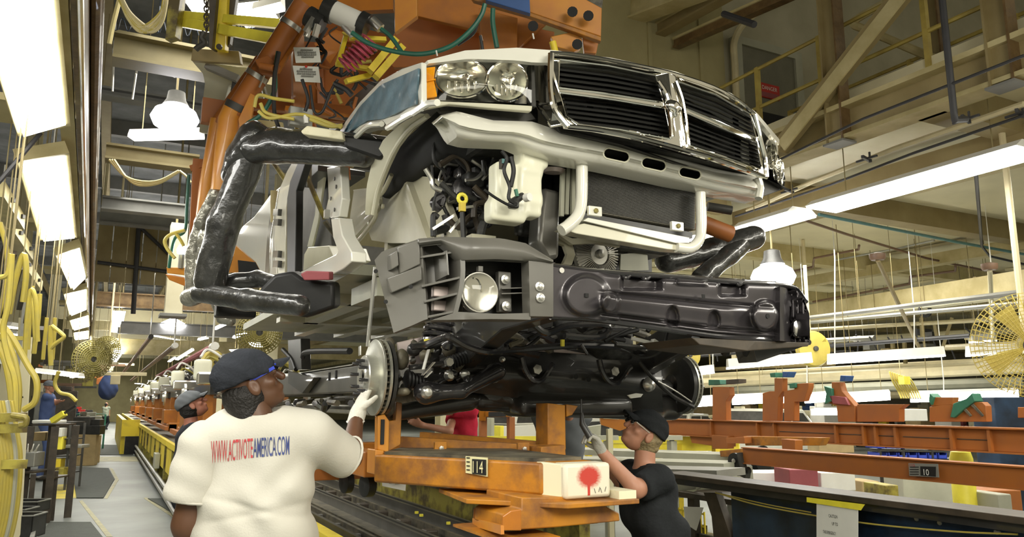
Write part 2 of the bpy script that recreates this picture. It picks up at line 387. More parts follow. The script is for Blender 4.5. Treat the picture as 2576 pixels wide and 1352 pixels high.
def nets(f, res):
    lo, hi = f.bb[0]-2.5*res, f.bb[1]+2.5*res; n = np.ceil((hi-lo)/res).astype(int)+1
    g = np.stack(np.meshgrid(*[lo[i]+np.arange(n[i])*res for i in range(3)], indexing='ij'), -1); d = f(g)
    s = d < 0; c = np.zeros(tuple(n-1)+(3,)); cnt = np.zeros(tuple(n-1)); cells = [slice(0, -1), slice(1, None)]
    cr = [(0, 0), (0, 1), (1, 0), (1, 1)]
    for ax_ in range(3):
        A = [slice(None)]*3; B = [slice(None)]*3; A[ax_] = slice(0, -1); B[ax_] = slice(1, None)
        da, db = d[tuple(A)], d[tuple(B)]; x = (s[tuple(A)] != s[tuple(B)]); t = np.where(x, da/np.where(x, da-db, 1), 0)
        pos = g[tuple(A)].copy(); pos[..., ax_] += t*res; o = [i for i in range(3) if i != ax_]
        for p, q in cr:
            S = [slice(None)]*3; S[o[0]] = cells[p]; S[o[1]] = cells[q]; S = tuple(S)
            c += np.where(x[S][..., None], pos[S], 0); cnt += x[S]
    act = cnt > 0; idx = -np.ones(cnt.shape, int); idx[act] = np.arange(act.sum()); verts = c[act]/cnt[act][:, None]; faces = []
    for ax_ in range(3):
        A = [slice(1, -1)]*3; B = [slice(1, -1)]*3; A[ax_] = slice(0, -1); B[ax_] = slice(1, None)
        sa, sb = s[tuple(A)], s[tuple(B)]; I = np.argwhere(sa != sb)
        if not len(I): continue
        fl = sa[sa != sb]; base = I.copy(); o = [(ax_+1) % 3, (ax_+2) % 3]
        for k in o: base[:, k] += 1
        def id_(p, q): j = base.copy(); j[:, o[0]] -= p; j[:, o[1]] -= q; return idx[j[:, 0], j[:, 1], j[:, 2]]
        Q = np.stack([id_(0, 0), id_(1, 0), id_(1, 1), id_(0, 1)], 1); Q[~fl] = Q[~fl][:, ::-1]; faces.append(Q)
    return verts, np.concatenate(faces)
def blob(name, f, res, material, parent=None, label=None, mod=None):
    v, q = nets(f, res)
    mb = MB(); o0 = np.array(wloc(parent)) if parent is not None else v.mean(0); v = v-o0
    me = bpy.data.meshes.new(name); me.from_pydata(v.tolist(), [], q.tolist()); me.update(); me.materials.append(M[material])
    me.polygons.foreach_set('use_smooth', [True]*len(me.polygons))
    o = bpy.data.objects.new(name, me); COL.objects.link(o)
    if parent is not None: o.parent = parent
    else: o.location = Vector(o0.tolist())
    if label: o['label'] = label
    sm = o.modifiers.new('smooth', 'SMOOTH'); sm.factor = .5; sm.iterations = 2
    return o

def hang(par, pt, top=None, r=.004, m='beam_dim', nm_='hanger_wire'):
    """a thin rod from a point up to the ceiling above it"""
    pt = Vector(pt); z = top if top else (4.415 if (pt.x > 6.5 and pt.y > .5) else 8.62)
    return MB().tube([pt, V(pt.x, pt.y, z)], r, 5).build(nm_, m, par, smooth=True)
# ================================================================== THE SETTING
struct(MB().box(-22, 45, -8, 75, -.3, 0).build('floor', 'floor'))
FLOOR = bpy.data.objects['floor']
def floor_patch(name, material, pts, h=.004, parent=FLOOR): return prism(name, material, parent, [az(p, .0) for p in pts], (0, 0, h))
floor_patch('painted_line', 'line_cream', [(199, 1262), (207, 1260), (284, 1352), (268, 1352)])
floor_patch('painted_line', 'line_cream', [(362, 1255), (368, 1252), (452, 1306), (448, 1312)])
floor_patch('painted_line', 'line_cream', [(275, 1178), (284, 1180), (299, 1208), (270, 1256), (262, 1255), (290, 1208)])
floor_patch('painted_line', 'line_cream', [(244, 1150), (372, 1150), (376, 1162), (240, 1162)])
floor_patch('painted_block', 'paint_yellow_floor', [(146, 1220), (223, 1219), (222, 1232), (196, 1234), (190, 1247), (222, 1249), (222, 1253), (128, 1257)])
floor_patch('painted_patch', 'paint_yellow_floor', [(420, 1192), (452, 1190), (452, 1300), (430, 1270), (412, 1210)])
for pts, lb in (([(181, 1177), (273, 1180), (288, 1208), (260, 1255), (192, 1255)], 'dark grey floor mat with a curved edge beside the yellow painted block'),
                ([(125, 1317), (228, 1317), (262, 1360), (90, 1360)], 'dark grey floor mat nearest the camera at the foot of the aisle'),
                ([(372, 1257), (446, 1257), (446, 1300)], 'small dark mat between the aisle line and the yellow conveyor'),
                ([(246, 1120), (322, 1122), (336, 1146), (243, 1146)], 'long dark mat far along the aisle before the cream stripe')):
    q = [az(p, 0.0) for p in pts]; tag(MB().prism([v+V(0, 0, .005) for v in q], (0, 0, .012)).build('floor_mat', 'mat_floor'), lb, 'floor mat')
# main roof over the high bay (left and centre) and low slab to the right
struct(MB().box(-22, 6.6, -9, 75, 8.6, 8.8).build('ceiling', 'roof')); CEIL = bpy.data.objects['ceiling']
struct(MB().box(6.6, 45, -1, 8.0, 9.6, 9.8).build('ceiling', 'roof'))
slab = struct(MB().box(6.5, 45, .5, 75, 4.42, 4.7).build('ceiling', 'slab'))
for i, y in enumerate(range(-2, 26, 3)):
    for x in (6.75, 9.6, 13.2, 17, 21):
        if y < 1: continue
        box('ceiling_panel', 'slab_panel' if x < 9 else 'slab', slab, x, x+2.6 if x < 9 else x+3.2, y+.12, y+2.75, 4.36, 4.41)
for y in (4.2, 7.2, 10.2, 14, 19, 25): box('cross_beam', 'beam_tan' if y < 8 else 'beam_cream', slab, 6.45, 40, y-.13, y+.13, 4.12, 4.42)
for x in (7.75, 13.1, 20.6): box('long_beam', 'beam_tan' if x < 9 else 'beam_cream', slab, x-.12, x+.12, .5, 60, 4.0, 4.2)
box('edge_beam_web', 'beam_tan', slab, 6.36, 6.44, 1, 60, 4.16, 4.46)
box('edge_beam_flange', 'beam_cream', slab, 6.24, 6.5, 1, 60, 4.44, 4.49); box('edge_beam_flange', 'beam_cream', slab, 6.24, 6.5, 1, 60, 4.12, 4.16)
# upper wall behind the gallery with its door
wb = struct(MB().box(4.2, 40, 8.0, 8.25, 4.4, 9.7).build('wall_back', 'wall_white'))
box('wall_panel', 'wall', wb, 4.25, 7.55, 7.93, 8.0, 4.0, 9.6)
for x in (5.2, 6.2, 7.1): box('panel_rib', 'wall', wb, x-.03, x+.03, 7.9, 7.93, 4.0, 9.6)
box('skirting_beam', 'beam_tan', wb, 4.2, 7.3, 7.75, 7.95, 4.1, 4.5)
dr = struct(MB().box(7.84, 8.92, 7.9, 7.99, 4.5, 6.72).build('door_1', 'door_grey'))
for b in ((7.72, 7.84, 7.86, 7.995, 4.5, 6.84), (8.92, 9.06, 7.86, 7.995, 4.5, 6.84), (7.84, 8.92, 7.86, 7.995, 6.72, 6.84)): box('door_frame', 'grey_green', dr, *b)
box('door_window', 'dark_void', dr, 8.0, 8.8, 7.88, 7.9, 5.0, 5.75)
box('door_bar', 'grey_metal', dr, 8.6, 8.64, 7.85, 7.88, 5.2, 5.7)
sg = box('warning_sign', 'red', dr, 8.15, 8.55, 7.87, 7.9, 5.98, 6.2)
text_mb('DANGER', (8.2, 7.868, 6.1), (1, 0, 0), (0, 0, 1), .06, .3).build('lettering', 'white', sg)
box('sign_plate', 'maroon', sg, 8.17, 8.53, 7.866, 7.87, 5.99, 6.06)
tag(MB().tube(spline([(7.62, 7.8, 4.6), (7.62, 7.8, 6.2), (7.66, 7.8, 6.75), (7.9, 7.6, 7.1), (8.6, 7.4, 7.5)]), .05, 8).build('conduit', 'pipe_cream', smooth=True), 'cream conduit rising left of the grey upper door and bending over it', 'pipe')
# far walls
struct(MB().box(-22, 45, 74, 74.3, 0, 9).build('wall_far', 'wall')); struct(MB().box(44, 44.3, -1, 74, 0, 4.5).build('wall_right', 'wall_white'))
struct(MB().box(6.6, 6.8, 8.25, 74, 4.7, 8.7).build('wall_upper', 'wall'))
struct(MB().box(-14.3, -14, 6, 74, 0, 8.6).build('wall_left', 'wall'))
# roof beams running across the high bay, seen upper left
def roof_beam(pl, pr_, y, h, material, label, x1=None):
    a, b = ay(pl, y), ay(pr_, y); z = (a.z+b.z)/2; t = thing('roof_beam', label, 'beam', (a.x, y, z-h))
    x1 = x1 or b.x
    box('web', material, t, a.x, x1, y-.02, y+.02, z-h+.02, z-.02)
    box('flange', material, t, a.x, x1, y-.12, y+.12, z-.03, z); box('flange', material, t, a.x, x1, y-.12, y+.12, z-h, z-h+.03); return t
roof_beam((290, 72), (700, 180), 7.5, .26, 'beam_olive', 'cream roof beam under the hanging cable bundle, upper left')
roof_beam((285, 112), (620, 175), 9.0, .12, 'beam_grey', 'slim grey roof beam just behind the topmost cream one')
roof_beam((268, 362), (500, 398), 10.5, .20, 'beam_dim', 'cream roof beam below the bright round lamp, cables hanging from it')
roof_beam((258, 493), (470, 520), 14, .22, 'beam_grey', 'dull grey roof beam level with the black wrapped elbow')
roof_beam((255, 515), (470, 545), 17, .35, 'beam_grey', 'grey roof beam behind the third cream beam')
roof_beam((245, 650), (440, 668), 21, .16, 'beam_tan', 'tan beam crossing the left bay low down')
roof_beam((240, 715), (930, 790), 24, .40, 'beam_brown', 'dark brown beam across the bay under the cab clamp')
roof_beam((262, 843), (560, 868), 33, .6, 'beam_cream', 'far cream beam with a bright tube along it', x1=11)
roof_beam((300, 782), (560, 845), 28, .4, 'beam_grey', 'far grey beam above the bright tube', x1=10)
roof_beam((250, 225), (530, 262), 12, .14, 'beam_grey', 'grey purlin behind the bright round lamp')
for i in range(9):
    y = 10+5.6*i; box('roof_rib', 'beam_grey', CEIL, -10, 6.5, y-.1, y+.1, 8.2, 8.6)
for x in (-3.5, -.5, 2.5, 5.5): box('roof_purlin', 'beam_tan', CEIL, x-.1, x+.1, 6, 70, 8.0, 8.25)
for k in range(7):   # bays of far roof trusses
    y = 37+5*k; box('roof_girder', 'beam_cream' if k % 2 else 'slab', CEIL, -2, 12, y-.15, y+.15, 5.0-.0*k, 5.5)
# wall panel zone far left under roof (sheeted screen) and its braces
t = thing('sheet_screen', 'olive sheeted partition with dark braces high in the left bay', 'partition', (0, 22, 3.6))
a = ay((250, 550), 19); b = ay((425, 720), 19)
for i in range(5):
    x0 = a.x+(b.x-a.x)*i/5; box('panel', 'beam_tan', t, x0+.01, x0+(b.x-a.x)/5-.01, 18.98, 19.04, b.z, a.z)
tube('brace', 'pipe_dark', t, [ay((350, 555), 18.9), ay((335, 790), 18.9)], .05); tube('brace', 'pipe_dark', t, [ay((350, 570), 18.9), ay((425, 640), 18.9)], .04)
tube('brace', 'pipe_dark', t, [ay((245, 660), 18.9), ay((470, 690), 18.9)], .04)
cl = thing('hung_casing', 'cream square casing hanging low behind the orange gantry leg', 'casing', ay((440, 780), 15)*1.0)
hang(cl, ay((445, 562), 15.2), r=.02)
for p0, p1 in (((418, 0), (470, 0)),):
    xa = ay((425, 650), 15).x; xb = ay((468, 650), 15).x; box('shaft', 'slab_panel', cl, xa, xb, 15, 15.35, ay((440, 790), 15).z, ay((440, 560), 15).z)
    box('base_plate', 'beam_grey', cl, xa-.08, xb+.08, 14.92, 15.43, ay((440, 790), 15).z-.05, ay((440, 790), 15).z)
# ================================================================== GALLERY: railings, hangers, brace
g = thing('gallery_railing', 'yellow two-rail guard railing along the upper gallery edge', 'railing', (6.45, 3, 4.5))
for z in (4.95, 5.42): tube('rail', 'rail_yellow', g, [(6.5, 1.2, z), (6.5, 7.2, z)], .022, 6)
tube('rail', 'rail_yellow', g, [(6.5, 7.2, 5.42), (7.75, 7.9, 5.45)], .022, 6); tube('rail', 'rail_yellow', g, [(6.5, 7.2, 4.95), (7.75, 7.9, 4.95)], .022, 6)
for y in (1.9, 3.05, 4.2, 5.4, 6.3, 7.2): bar('post', 'rail_yellow', g, (6.5, y, 4.49), (6.5, y, 5.44), .05, .05)
g2 = dup(g, (1.5, 0, .05), 'second yellow railing set back behind the gallery front rail')
def hanger(px, label, ztop=9.5, X=6.3, w_=.2):
    b = ax(px, X); t = thing('gallery_hanger', label, 'steel post', (X, b.y, b.z))
    box('web', 'beam_tan', t, X-.015, X+.015, b.y-w_/2+.02, b.y+w_/2-.02, b.z, ztop)
    box('flange', 'beam_brown', t, X-.07, X+.07, b.y-w_/2, b.y-w_/2+.02, b.z, ztop); box('flange', 'beam_tan', t, X-.07, X+.07, b.y+w_/2-.02, b.y+w_/2, b.z, ztop)
    box('foot_plate', 'beam_grey', t, X-.1, X+.1, b.y-w_/2-.02, b.y+w_/2+.02, b.z-.02, b.z); return t
hanger((2112, 360), 'tan steel hanger post crossed by the diagonal brace')
hanger((2532, 215), 'tan steel hanger post at the right edge of the picture')
hanger((2360, 175), 'tan steel post set back between the two gallery hangers', X=7.9)
t = thing('diagonal_brace', 'long tan steel brace slanting up over the gallery railing', 'brace', ax((1965, 370), 6.2))
bar('chord', 'beam_tan', t, ax((1962, 375), 6.2), ax((2290, -40), 6.2), .16, .12); bar('lip', 'beam_cream', t, ax((1966, 368), 6.12), ax((2294, -46), 6.12), .02, .14)
tag(MB().tube([ax((2368, -20), 5.9), ax((2400, 285), 5.9), ax((2402, 302), 5.9), ax((2430, 300), 6.1)], .028, 8).build('drop_pipe', 'pipe_dark', smooth=True), 'black drop pipe with an elbow hanging before the gallery', 'pipe')
tag(MB().tube(spline([ax((2240, 0), 7.2), ax((2160, 45), 7.2), ax((2148, 62), 7.2), ax((2190, 80), 7.2), ax((2450, 190), 7.2)]), .045, 8).build('hand_rail', 'beam_cream', smooth=True), 'cream bent handrail high behind the gallery posts', 'rail')
t = thing('tube_light', 'short white tube light at the end of the cream handrail', 'light', ax((2410, 180), 7.0))
bar('housing', 'white', t, ax((2405, 168), 7.0), ax((2448, 188), 7.0), .08, .05)
# I-beams of the roof top centre
for (a, b, y0, wd, mt, lb) in (((1480, 70), (1760, -40), 7.0, .30, 'beam_cream', 'cream box girder at the top, left of the blue-grey wall corner'),
                      ((1560, 130), (1900, -60), 7.4, .16, 'beam_tan', 'tan girder sloping beside the cream one at top centre'),
                      ((1700, 110), (2130, -80), 7.6, .12, 'beam_brown', 'brown crane rail sloping across the top above the upper door')):
    t = thing('roof_girder', lb, 'beam', ax(a, y0-1)); A_, B_ = ax(a, y0-1), ax(b, y0-1)
    bar('web', mt, t, A_, B_, wd*.6, wd); bar('flange', 'beam_cream', t, A_+V(0, 0, wd/2), B_+V(0, 0, wd/2), wd, .03); bar('flange', mt, t, A_-V(0, 0, wd/2), B_-V(0, 0, wd/2), wd, .03)
tag(MB().tube([ax((1820, 35), 5.5), ax((1898, 62), 5.5)], .035, 8).build('pipe_stub', 'pipe_dark', smooth=True), 'black capped pipe stub poking out under the roof girder', 'pipe')
# ================================================================== FLUORESCENT FIXTURES
def strip_light(a, b, wd, label, group=None, cap=True, lit='lit', hood=True, h=.07, deep=.02):
    """a hooded strip fixture between two points: housing above, tube face below"""
    a, b = Vector(a), Vector(b); t = thing('strip_light', label, 'light', (a+b)/2, group); d = (b-a).normalized(); r = d.cross(V(0, 0, 1)).normalized()
    if hood:
        mb = MB(); q = [a + r*x + V(0, 0, z) for x, z in ((-wd/2, 0), (wd/2, 0), (wd*.3, h), (-wd*.3, h))]; mb.prism(q, b-a); mb.build('housing', 'white', t)
    mb = MB(); mb.prism([a + r*x + V(0, 0, z) for x, z in ((-wd*.46, -.002), (wd*.46, -.002), (wd*.46, -deep), (-wd*.46, -deep))], b-a); mb.build('diffuser', lit, t)
    for f_ in (.15, .85): hang(t, a.lerp(b, f_)+V(0, 0, h*.9), r=.006)
    return t
# left row of fixtures
nm = ['nearest', 'second', 'third', 'fourth', 'fifth', 'last and smallest']
ROW = [((170, -60), (10, -60), (165, 315), (60, 345)), ((165, 395), (60, 420), (187, 600), (110, 608)), ((200, 625), (150, 650), (216, 700), (185, 730)), ((217, 730), (167, 745), (217, 780), (180, 795)), ((222, 795), (180, 810), (224, 822), (187, 832)), ((222, 834), (188, 840), (222, 853), (190, 856))]
for k, (q, n) in enumerate(zip(ROW, nm)):
    ra, rb = az(q[0], 3.0), az(q[2], 3.0)
    if k == 0: ra = V(-.28, 2.3, 3.0)
    la = ay(q[1], ra.y) if k else ra+V(-.2, 0, -.09); lb_ = ay(q[3], rb.y)
    t = thing('ceiling_light', 'bright flat tube light in the row over the left aisle, %s' % n, 'light', (ra+lb_)/2)
    MB().prism([ra, la, lb_, rb], (-.005, 0, .012)).build('diffuser', 'lit', t)
    MB().prism([ra+V(.02, -.05, .014), la+V(-.03, -.05, .014), lb_+V(-.03, .05, .014), rb+V(.02, .05, .014)], (-.03, 0, .07)).build('housing', 'beam_cream', t)
    for f_ in (.2, .8): c = ra.lerp(rb, f_)+V(-.1, 0, .06); tube('hanger_rod', 'steel', t, [c, c+V(0, 0, .9)], .006, 5)
t = thing('light_tray', 'long cream tray carrying the left row of lights', 'tray', (-.35, 10, 3.05))
MB().prism([(-.225, 1.5, 3.10), (-.30, 1.5, 3.10), (-.30, 1.5, 3.14), (-.225, 1.5, 3.14)], (-.28, 18, 0)).build('pan', 'beam_cream', t)
for y in (2, 4.85, 8.05, 10.8, 14.3, 17): box('cross_tray', 'beam_cream', t, -.78, -.31-.017*y, y-.2, y+.2, 3.12, 3.16)
t = thing('trunk_beam', 'brown glossy steel beam running above the left aisle beside the lights', 'beam', (-.4, 10, 3.1))
mb = MB(); mb.prism([(-.16, 1, 3.1), (-.21, 1, 3.1), (-.21, 1, 4.0), (-.16, 1, 4.0)], (-.42, 27, 0)); mb.build('web', 'beam_brown', t)
tube('edge_pipe', 'chrome_soft', t, [(-.17, 1, 3.06), (-.60, 28, 3.06)], .013, 8); tube('edge_pipe', 'beam_brown', t, [(-.135, 1, 3.32), (-.555, 28, 3.32)], .025, 8); tube('edge_pipe', 'beam_brown', t, [(-.135, 1, 3.6), (-.555, 28, 3.6)], .02, 8)  # the chrome pipe shapes the bright highlight line along the lower edge
# far row along the aisle
for i, (px, py, wp) in enumerate(((298, 795, 30), (292, 812, 24), (288, 828, 20), (283, 868, 22), (278, 890, 16), (272, 912, 14), (268, 928, 12))):
    d = [20, 23, 26, 30, 35, 40, 45][i]; c = ad((px, py), d); wd = wp/1950*d
    strip_light(c-V(0, 1.2, 0), c+V(0, 1.2, 0), wd, 'small bright light far down the aisle ceiling, %s from the nearest' % ['first', 'second', 'third', 'fourth', 'fifth', 'sixth', 'seventh'][i], 'far aisle lights', hood=False)
for (pa, pb, d, lb) in (((382, 845), (535, 870), 31, 'long bright tube fixed along the far cream beam'), ((445, 905), (485, 880), 26, 'bright slanting strip beyond the far cream beam'),
        ((500, 855), (522, 850), 24, 'small white strip right of the long far tube'), ((540, 828), (575, 812), 22, 'white strip under the cab clamp, far off'), ((588, 850), (618, 838), 22, 'white strip behind the hoses right of the cab clamp'), ((425, 910), (440, 900), 30, 'tiny strip light above the far chassis row'),
        ((95, 935), (205, 948), 12, 'low tube light behind the yellow hoses at left'), ((150, 943), (180, 947), 20, 'second low tube light at left, farther off'),
        ((0, 820), (38, 823), 9, 'low tube light at the left edge of the picture'), ((180, 950), (210, 938), 25, 'small bright lamp over the left work benches'), ((8, 838), (50, 842), 12, 'yellowish tube light low at the left edge')):
    strip_light(ad(pa, d), ad(pb, d), .2, lb, h=.05)
tag(MB().lathe([(.02, 0), (.5, .02), (.5, .08), (.1, .3)], ad((434, 825), 26), (0, 0, 1)).build('high_bay_lamp', 'lit_bulb', smooth=True), 'round bay lamp far off above the long bright tube', 'light')
def high_bay(px, d, r, label, hood=True):
    c = ad(px, d); t = thing('high_bay_lamp', label, 'light', c)
    lathe('bulb', 'lit_bulb', t, [(.001, -r*.62), (r*.5, -r*.54), (r*.85, -r*.33), (r, 0), (r*.85, r*.33), (r*.5, r*.54), (.001, r*.62)], c, (0, 0, 1))
    lathe('reflector', 'grey_dark', t, [(r*.4, r*.60), (r*.55, r*.58), (r*.40, r*.85), (r*.35, r*1.2), (.02, r*1.3)], c, (0, 0, 1))
    hang(t, c+V(0, 0, r*1.25), r=.012); return t
high_bay((440, 298), 8, .235, 'glowing round bay lamp hanging left of the orange gantry leg')
high_bay((1945, 697), 9.2, .26, 'glowing round bay lamp above the right end of the black bumper')
strip_light(ad((330, 345), 8.2), ad((508, 341), 8.2), .16, 'white tube fixture just below the round bay lamp at left', lit='lit_soft')
# top left lights seen between the yellow bars
for a, b, d, lb in (((470, 5), (530, 25), 7, 'bright light patch fixture above the hanging chain'), ((600, 40), (690, 30), 7, 'bright wide light behind the yellow slings at the top'), ((640, 32), (712, 14), 6.2, 'white tube light crossing the top behind the orange leg')):
    strip_light(ad(a, d), ad(b, d), .42 if d == 7 else .12, lb)
# right strip lights hung under the slab edge
strip_light(ax((2066, 526), 6.8), ax((2600, 376), 6.8), .50, 'long bright strip light running off the right edge of the picture')
strip_light(ax((1880, 578), 6.6), ax((2018, 538), 6.6), .46, 'bright strip light left of the long one, beside the black arm')
strip_light(ax((1700, 605), 6.6), ax((1795, 590), 6.6), .28, 'strip light half hidden behind the white radiator bracket')
strip_light(ax((1650, 628), 6.8), ax((1672, 622), 6.8), .2, 'small strip light seen below the radiator bracket')
# work lights over the far right line
W_ = (((1830, 925), (2040, 908), 12, 0, 'white hooded strip light right of the yellow fan disc'), ((2085, 912), (2372, 893), 12, 0, 'longest white hooded strip light, right of centre in the far row'),
      ((2435, 893), (2600, 882), 12, 0, 'white hooded strip light passing behind the big wire fan'), ((2442, 860), (2502, 856), 15, 0, 'short white hooded strip above the one by the wire fan'), ((1745, 942), (1795, 936), 14, 0, 'white hooded strip just right of the far brake disc'),
      ((1752, 1003), (1795, 1000), 14, 1, 'glowing strip left of the tallest orange bracket'), ((1845, 998), (1925, 994), 14, 1, 'glowing strip between the first and second orange brackets'), ((1953, 996), (1975, 994), 15, 1, 'short glowing strip seen between two orange uprights'),
      ((2028, 994), (2078, 990), 14, 1, 'glowing strip behind the green bracket tip'), ((2132, 992), (2232, 986), 14, 1, 'glowing strip left of the yellow cable bundle'), ((2296, 990), (2552, 982), 13, 1, 'longest glowing strip at the far right'),
      ((2452, 1012), (2526, 1010), 20, 1, 'thin glowing strip below the longest one at far right'), ((2044, 1030), (2106, 1030), 20, 1, 'thin glowing strip above the far white truck roof'))
for a, b, d, on, lb in W_: strip_light(ad(a, d), ad(b, d), .16 if not on else .22, lb, h=.13 if not on else .04, deep=.03 if not on else .15)
for (px, y0, y1, d) in ((2100, 650, 890, 12), (1793, 860, 920, 13), (2300, 790, 900, 12), (2495, 680, 890, 11), (2030, 905, 1000, 13), (2374, 960, 990, 13)):
    tag(MB().tube([V(ad((px, y0), d).x, ad((px, y0), d).y, 4.41), ad((px, y0), d), ad((px, y1), d)], [.003, .010, .010], 6).build('drop_rod', 'white', smooth=True), 'thin white drop rod holding up a far strip light', 'rod', 'white drop rods of the far lights')
# ================================================================== FAR RIGHT CEILING CLUTTER
def long_pipe(a, b, d1, d2, r, m, label, n=8):
    o = tag(MB().tube([ad(a, d1), ad(b, d2)], r, n).build('overhead_pipe', m, smooth=True), label, 'pipe')
    for f_ in (.3,): hang(o, ad(a, d1).lerp(ad(b, d2), f_), r=.004)
    return o
PP = (((1700, 968), (2576, 925), 18, 14, .11, 'pipe_cream', 'thick cream duct running the width behind the orange brackets'),
      ((1760, 948), (2576, 905), 20, 15, .07, 'pipe_cream', 'cream pipe just above the thick duct'),
      ((1850, 985), (2576, 962), 22, 17, .12, 'grey_green', 'grey green duct below the thick cream one'),
      ((2038, 800), (2576, 735), 13, 9, .035, 'pipe_grey', 'grey pipe running under the cream far girder'),
      ((2040, 812), (2576, 762), 14, 10, .03, 'pipe_grey', 'second grey pipe below the first under the far girder'),
      ((1700, 900), (2440, 845), 17, 12, .035, 'pipe_dark', 'dark pipe sloping over the white hooded strip lights'),
      ((2040, 830), (2576, 800), 18, 13, .04, 'pipe_cream', 'cream pipe in the clutter left of the wire fan'),
      ((1760, 875), (2200, 850), 22, 17, .05, 'pipe_grey', 'grey pipe behind the yellow fan disc'),
      ((1690, 935), (2100, 915), 24, 20, .06, 'beam_tan', 'tan far pipe right of the brake disc'),
      ((2380, 875), (2576, 865), 16, 13, .06, 'pipe_cream', 'cream pipe end behind the wire fan'),
      ((1700, 880), (2576, 830), 26, 20, .09, 'slab', 'broad pale duct far behind the fans'),
      ((1680, 1060), (1800, 1048), 24, 24, .05, 'pipe_cream', 'cream pipe low behind the brake disc'),
      ((2050, 935), (2576, 905), 25, 20, .1, 'beam_cream', 'cream far duct behind the hooded lights'),
      ((1760, 1010), (2576, 985), 30, 24, .12, 'pipe_cream', 'far cream duct behind the glowing strips'),
      ((1850, 815), (2576, 770), 24, 17, .05, 'pipe_cream', 'cream pipe below the far girder behind the bumper tip'))
for q in PP: long_pipe(*q)
t = thing('far_girder', 'deep cream girder running below the far slab right of the bumper', 'beam', ad((2300, 760), 15))
A_, B_ = ad((2030, 790), 16.5), ad((2600, 708), 11); bar('web', 'beam_cream', t, A_, B_, .1, .36); bar('flange', 'slab_panel', t, A_-V(0, 0, .18), B_-V(0, 0, .18), .3, .03)
for px in (2120, 2280, 2470): c = ad((px, 790-(px-2030)*.144), 16.5-(px-2030)*.0096); bar('stiffener', 'beam_tan', t, c-V(.1, 0, .17), c-V(.1, 0, -.18), .12, .05)
# sprinkler pipes zigzag
def zig(pts, X, r, m, label, cat='pipe'):
    return tag(MB().tube([az(p, X) for p in pts], r, 6).build('sprinkler_pipe', m, smooth=True), label, cat)
zig([(1960, 690), (2045, 672), (2048, 650), (2160, 628), (2161, 618)], 4.0, .02, 'pipe_brown', 'thin brown zigzag sprinkler pipe above the round bay lamp')
zig([(2045, 760), (2288, 715), (2290, 697), (2403, 682), (2404, 670)], 4.0, .025, 'pipe_brown', 'thin brown zigzag sprinkler pipe above the far girder')
zig([(1980, 540), (2130, 590), (2330, 650), (2576, 702)], 4.05, .02, 'pipe_brown', 'long thin brown sprinkler pipe crossing the right slab')
zig([(2100, 655), (2260, 625), (2350, 605)], 4.1, .018, 'pipe_grey', 'short grey pipe run under the slab')
zig([(2060, 540), (2400, 608), (2576, 640)], 3.95, .022, 'teal', 'pale blue pipe running under the slab to the right edge')
zig([(2452, 400), (2470, 620), (2490, 645), (2576, 665)], 3.9, .02, 'pipe_dark', 'dark pipe dropping past the long strip light and bending right')
zig([(1955, 405), (2170, 300), (2576, 140)], 4.1, .013, 'pipe_dark', 'dark conduit clamped along the gallery underside')
zig([(1880, 530), (2050, 455), (2250, 375), (2576, 262)], 4.05, .028, 'pipe_cream', 'cream conduit along the beam above the strip lights')
zig([(1850, 545), (2090, 465), (2300, 385), (2576, 290)], 3.95, .014, 'pipe_dark', 'dark cable run along the beam above the strip lights')
for p in ((2180, 400), (2430, 300), (1985, 480), (2565, 285)):
    c = az(p, 3.98); t = thing('pipe_clamp', 'dark clamp gripping the cable run above the strip lights', 'clamp', c, 'cable run clamps')
    bar('jaw', 'pipe_dark', t, c-V(.1, .03, 0), c+V(.1, .03, 0), .025, .03); bar('bolt', 'pipe_dark', t, c+V(.05, 0, -.03), c+V(.05, 0, .08), .015, .015); bar('arm', 'pipe_dark', t, c-V(0, .12, 0), c+V(0, .12, 0), .02, .02)
# propping poles from the slab
for a, b, lb in (((2208, 655), (2312, 875), 'long thin slanting cream pole from a round ceiling plate'), ((2490, 680), (2498, 860), 'cream upright pole with blue tape left of the wire fan')):
    t = thing('ceiling_pole', lb, 'pole', ad(a, 10)); tube('shaft', 'beam_tan' if a[0] < 2300 else 'slab', t, [ad(a, 10), ad(b, 13)], .03); lathe('plate', 'pipe_brown', t, [(.08, 0), (.10, .03), (.10, .08), (.03, .1)], ad(a, 10), (0, 0, 1), 12)
for i, (a, b, d) in enumerate((((2318, 800), (2322, 860), 15), ((2350, 810), (2358, 850), 15), ((2395, 800), (2370, 880), 15), ((2245, 860), (2248, 905), 16), ((2275, 860), (2278, 915), 16))):
    tag(MB().bar(ad(a, d), ad(b, d), .06, .06).build('ceiling_strut', 'beam_dim'), 'short tan strut in the far clutter left of the wire fan', 'strut', 'tan struts under the far slab')
# black valve wheels and clutter boxes
t = thing('hose_reel', 'dark ring of hose hung under the far girder', 'hose', ad((2327, 782), 13)); hang(t, ad((2327, 775), 13)); c = ad((2327, 782), 13)
MB().tube([c+RT*(.09*math.cos(k*PI/8))+V(0, 0, .09*math.sin(k*PI/8)) for k in range(16)], .03, 6, closed=True).build('ring', 'black_rubber', t, smooth=True)
for i in range(26):
    px, py = 1700+RNG.rand()*780, 835+RNG.rand()*70; d = 16+RNG.rand()*8; c = ad((px, py), d); s = .12+.2*RNG.rand()
    m = ['pipe_cream', 'beam_tan', 'grey_dark', 'pipe_dark', 'white', 'grey_metal', 'beam_brown'][i % 7]
    tag(MB().box(c.x-s, c.x+s, c.y-.1, c.y+.1, c.z-s*.4, c.z+s*.4).bar(c+V(s*.3, 0, 0), V(c.x+s*.3, c.y, 4.415), .007, .007).build('junction_box', m, bevel=.01), 'small box fixed among the far pipes under the slab, many alike', 'box', 'junction boxes among the far pipes')
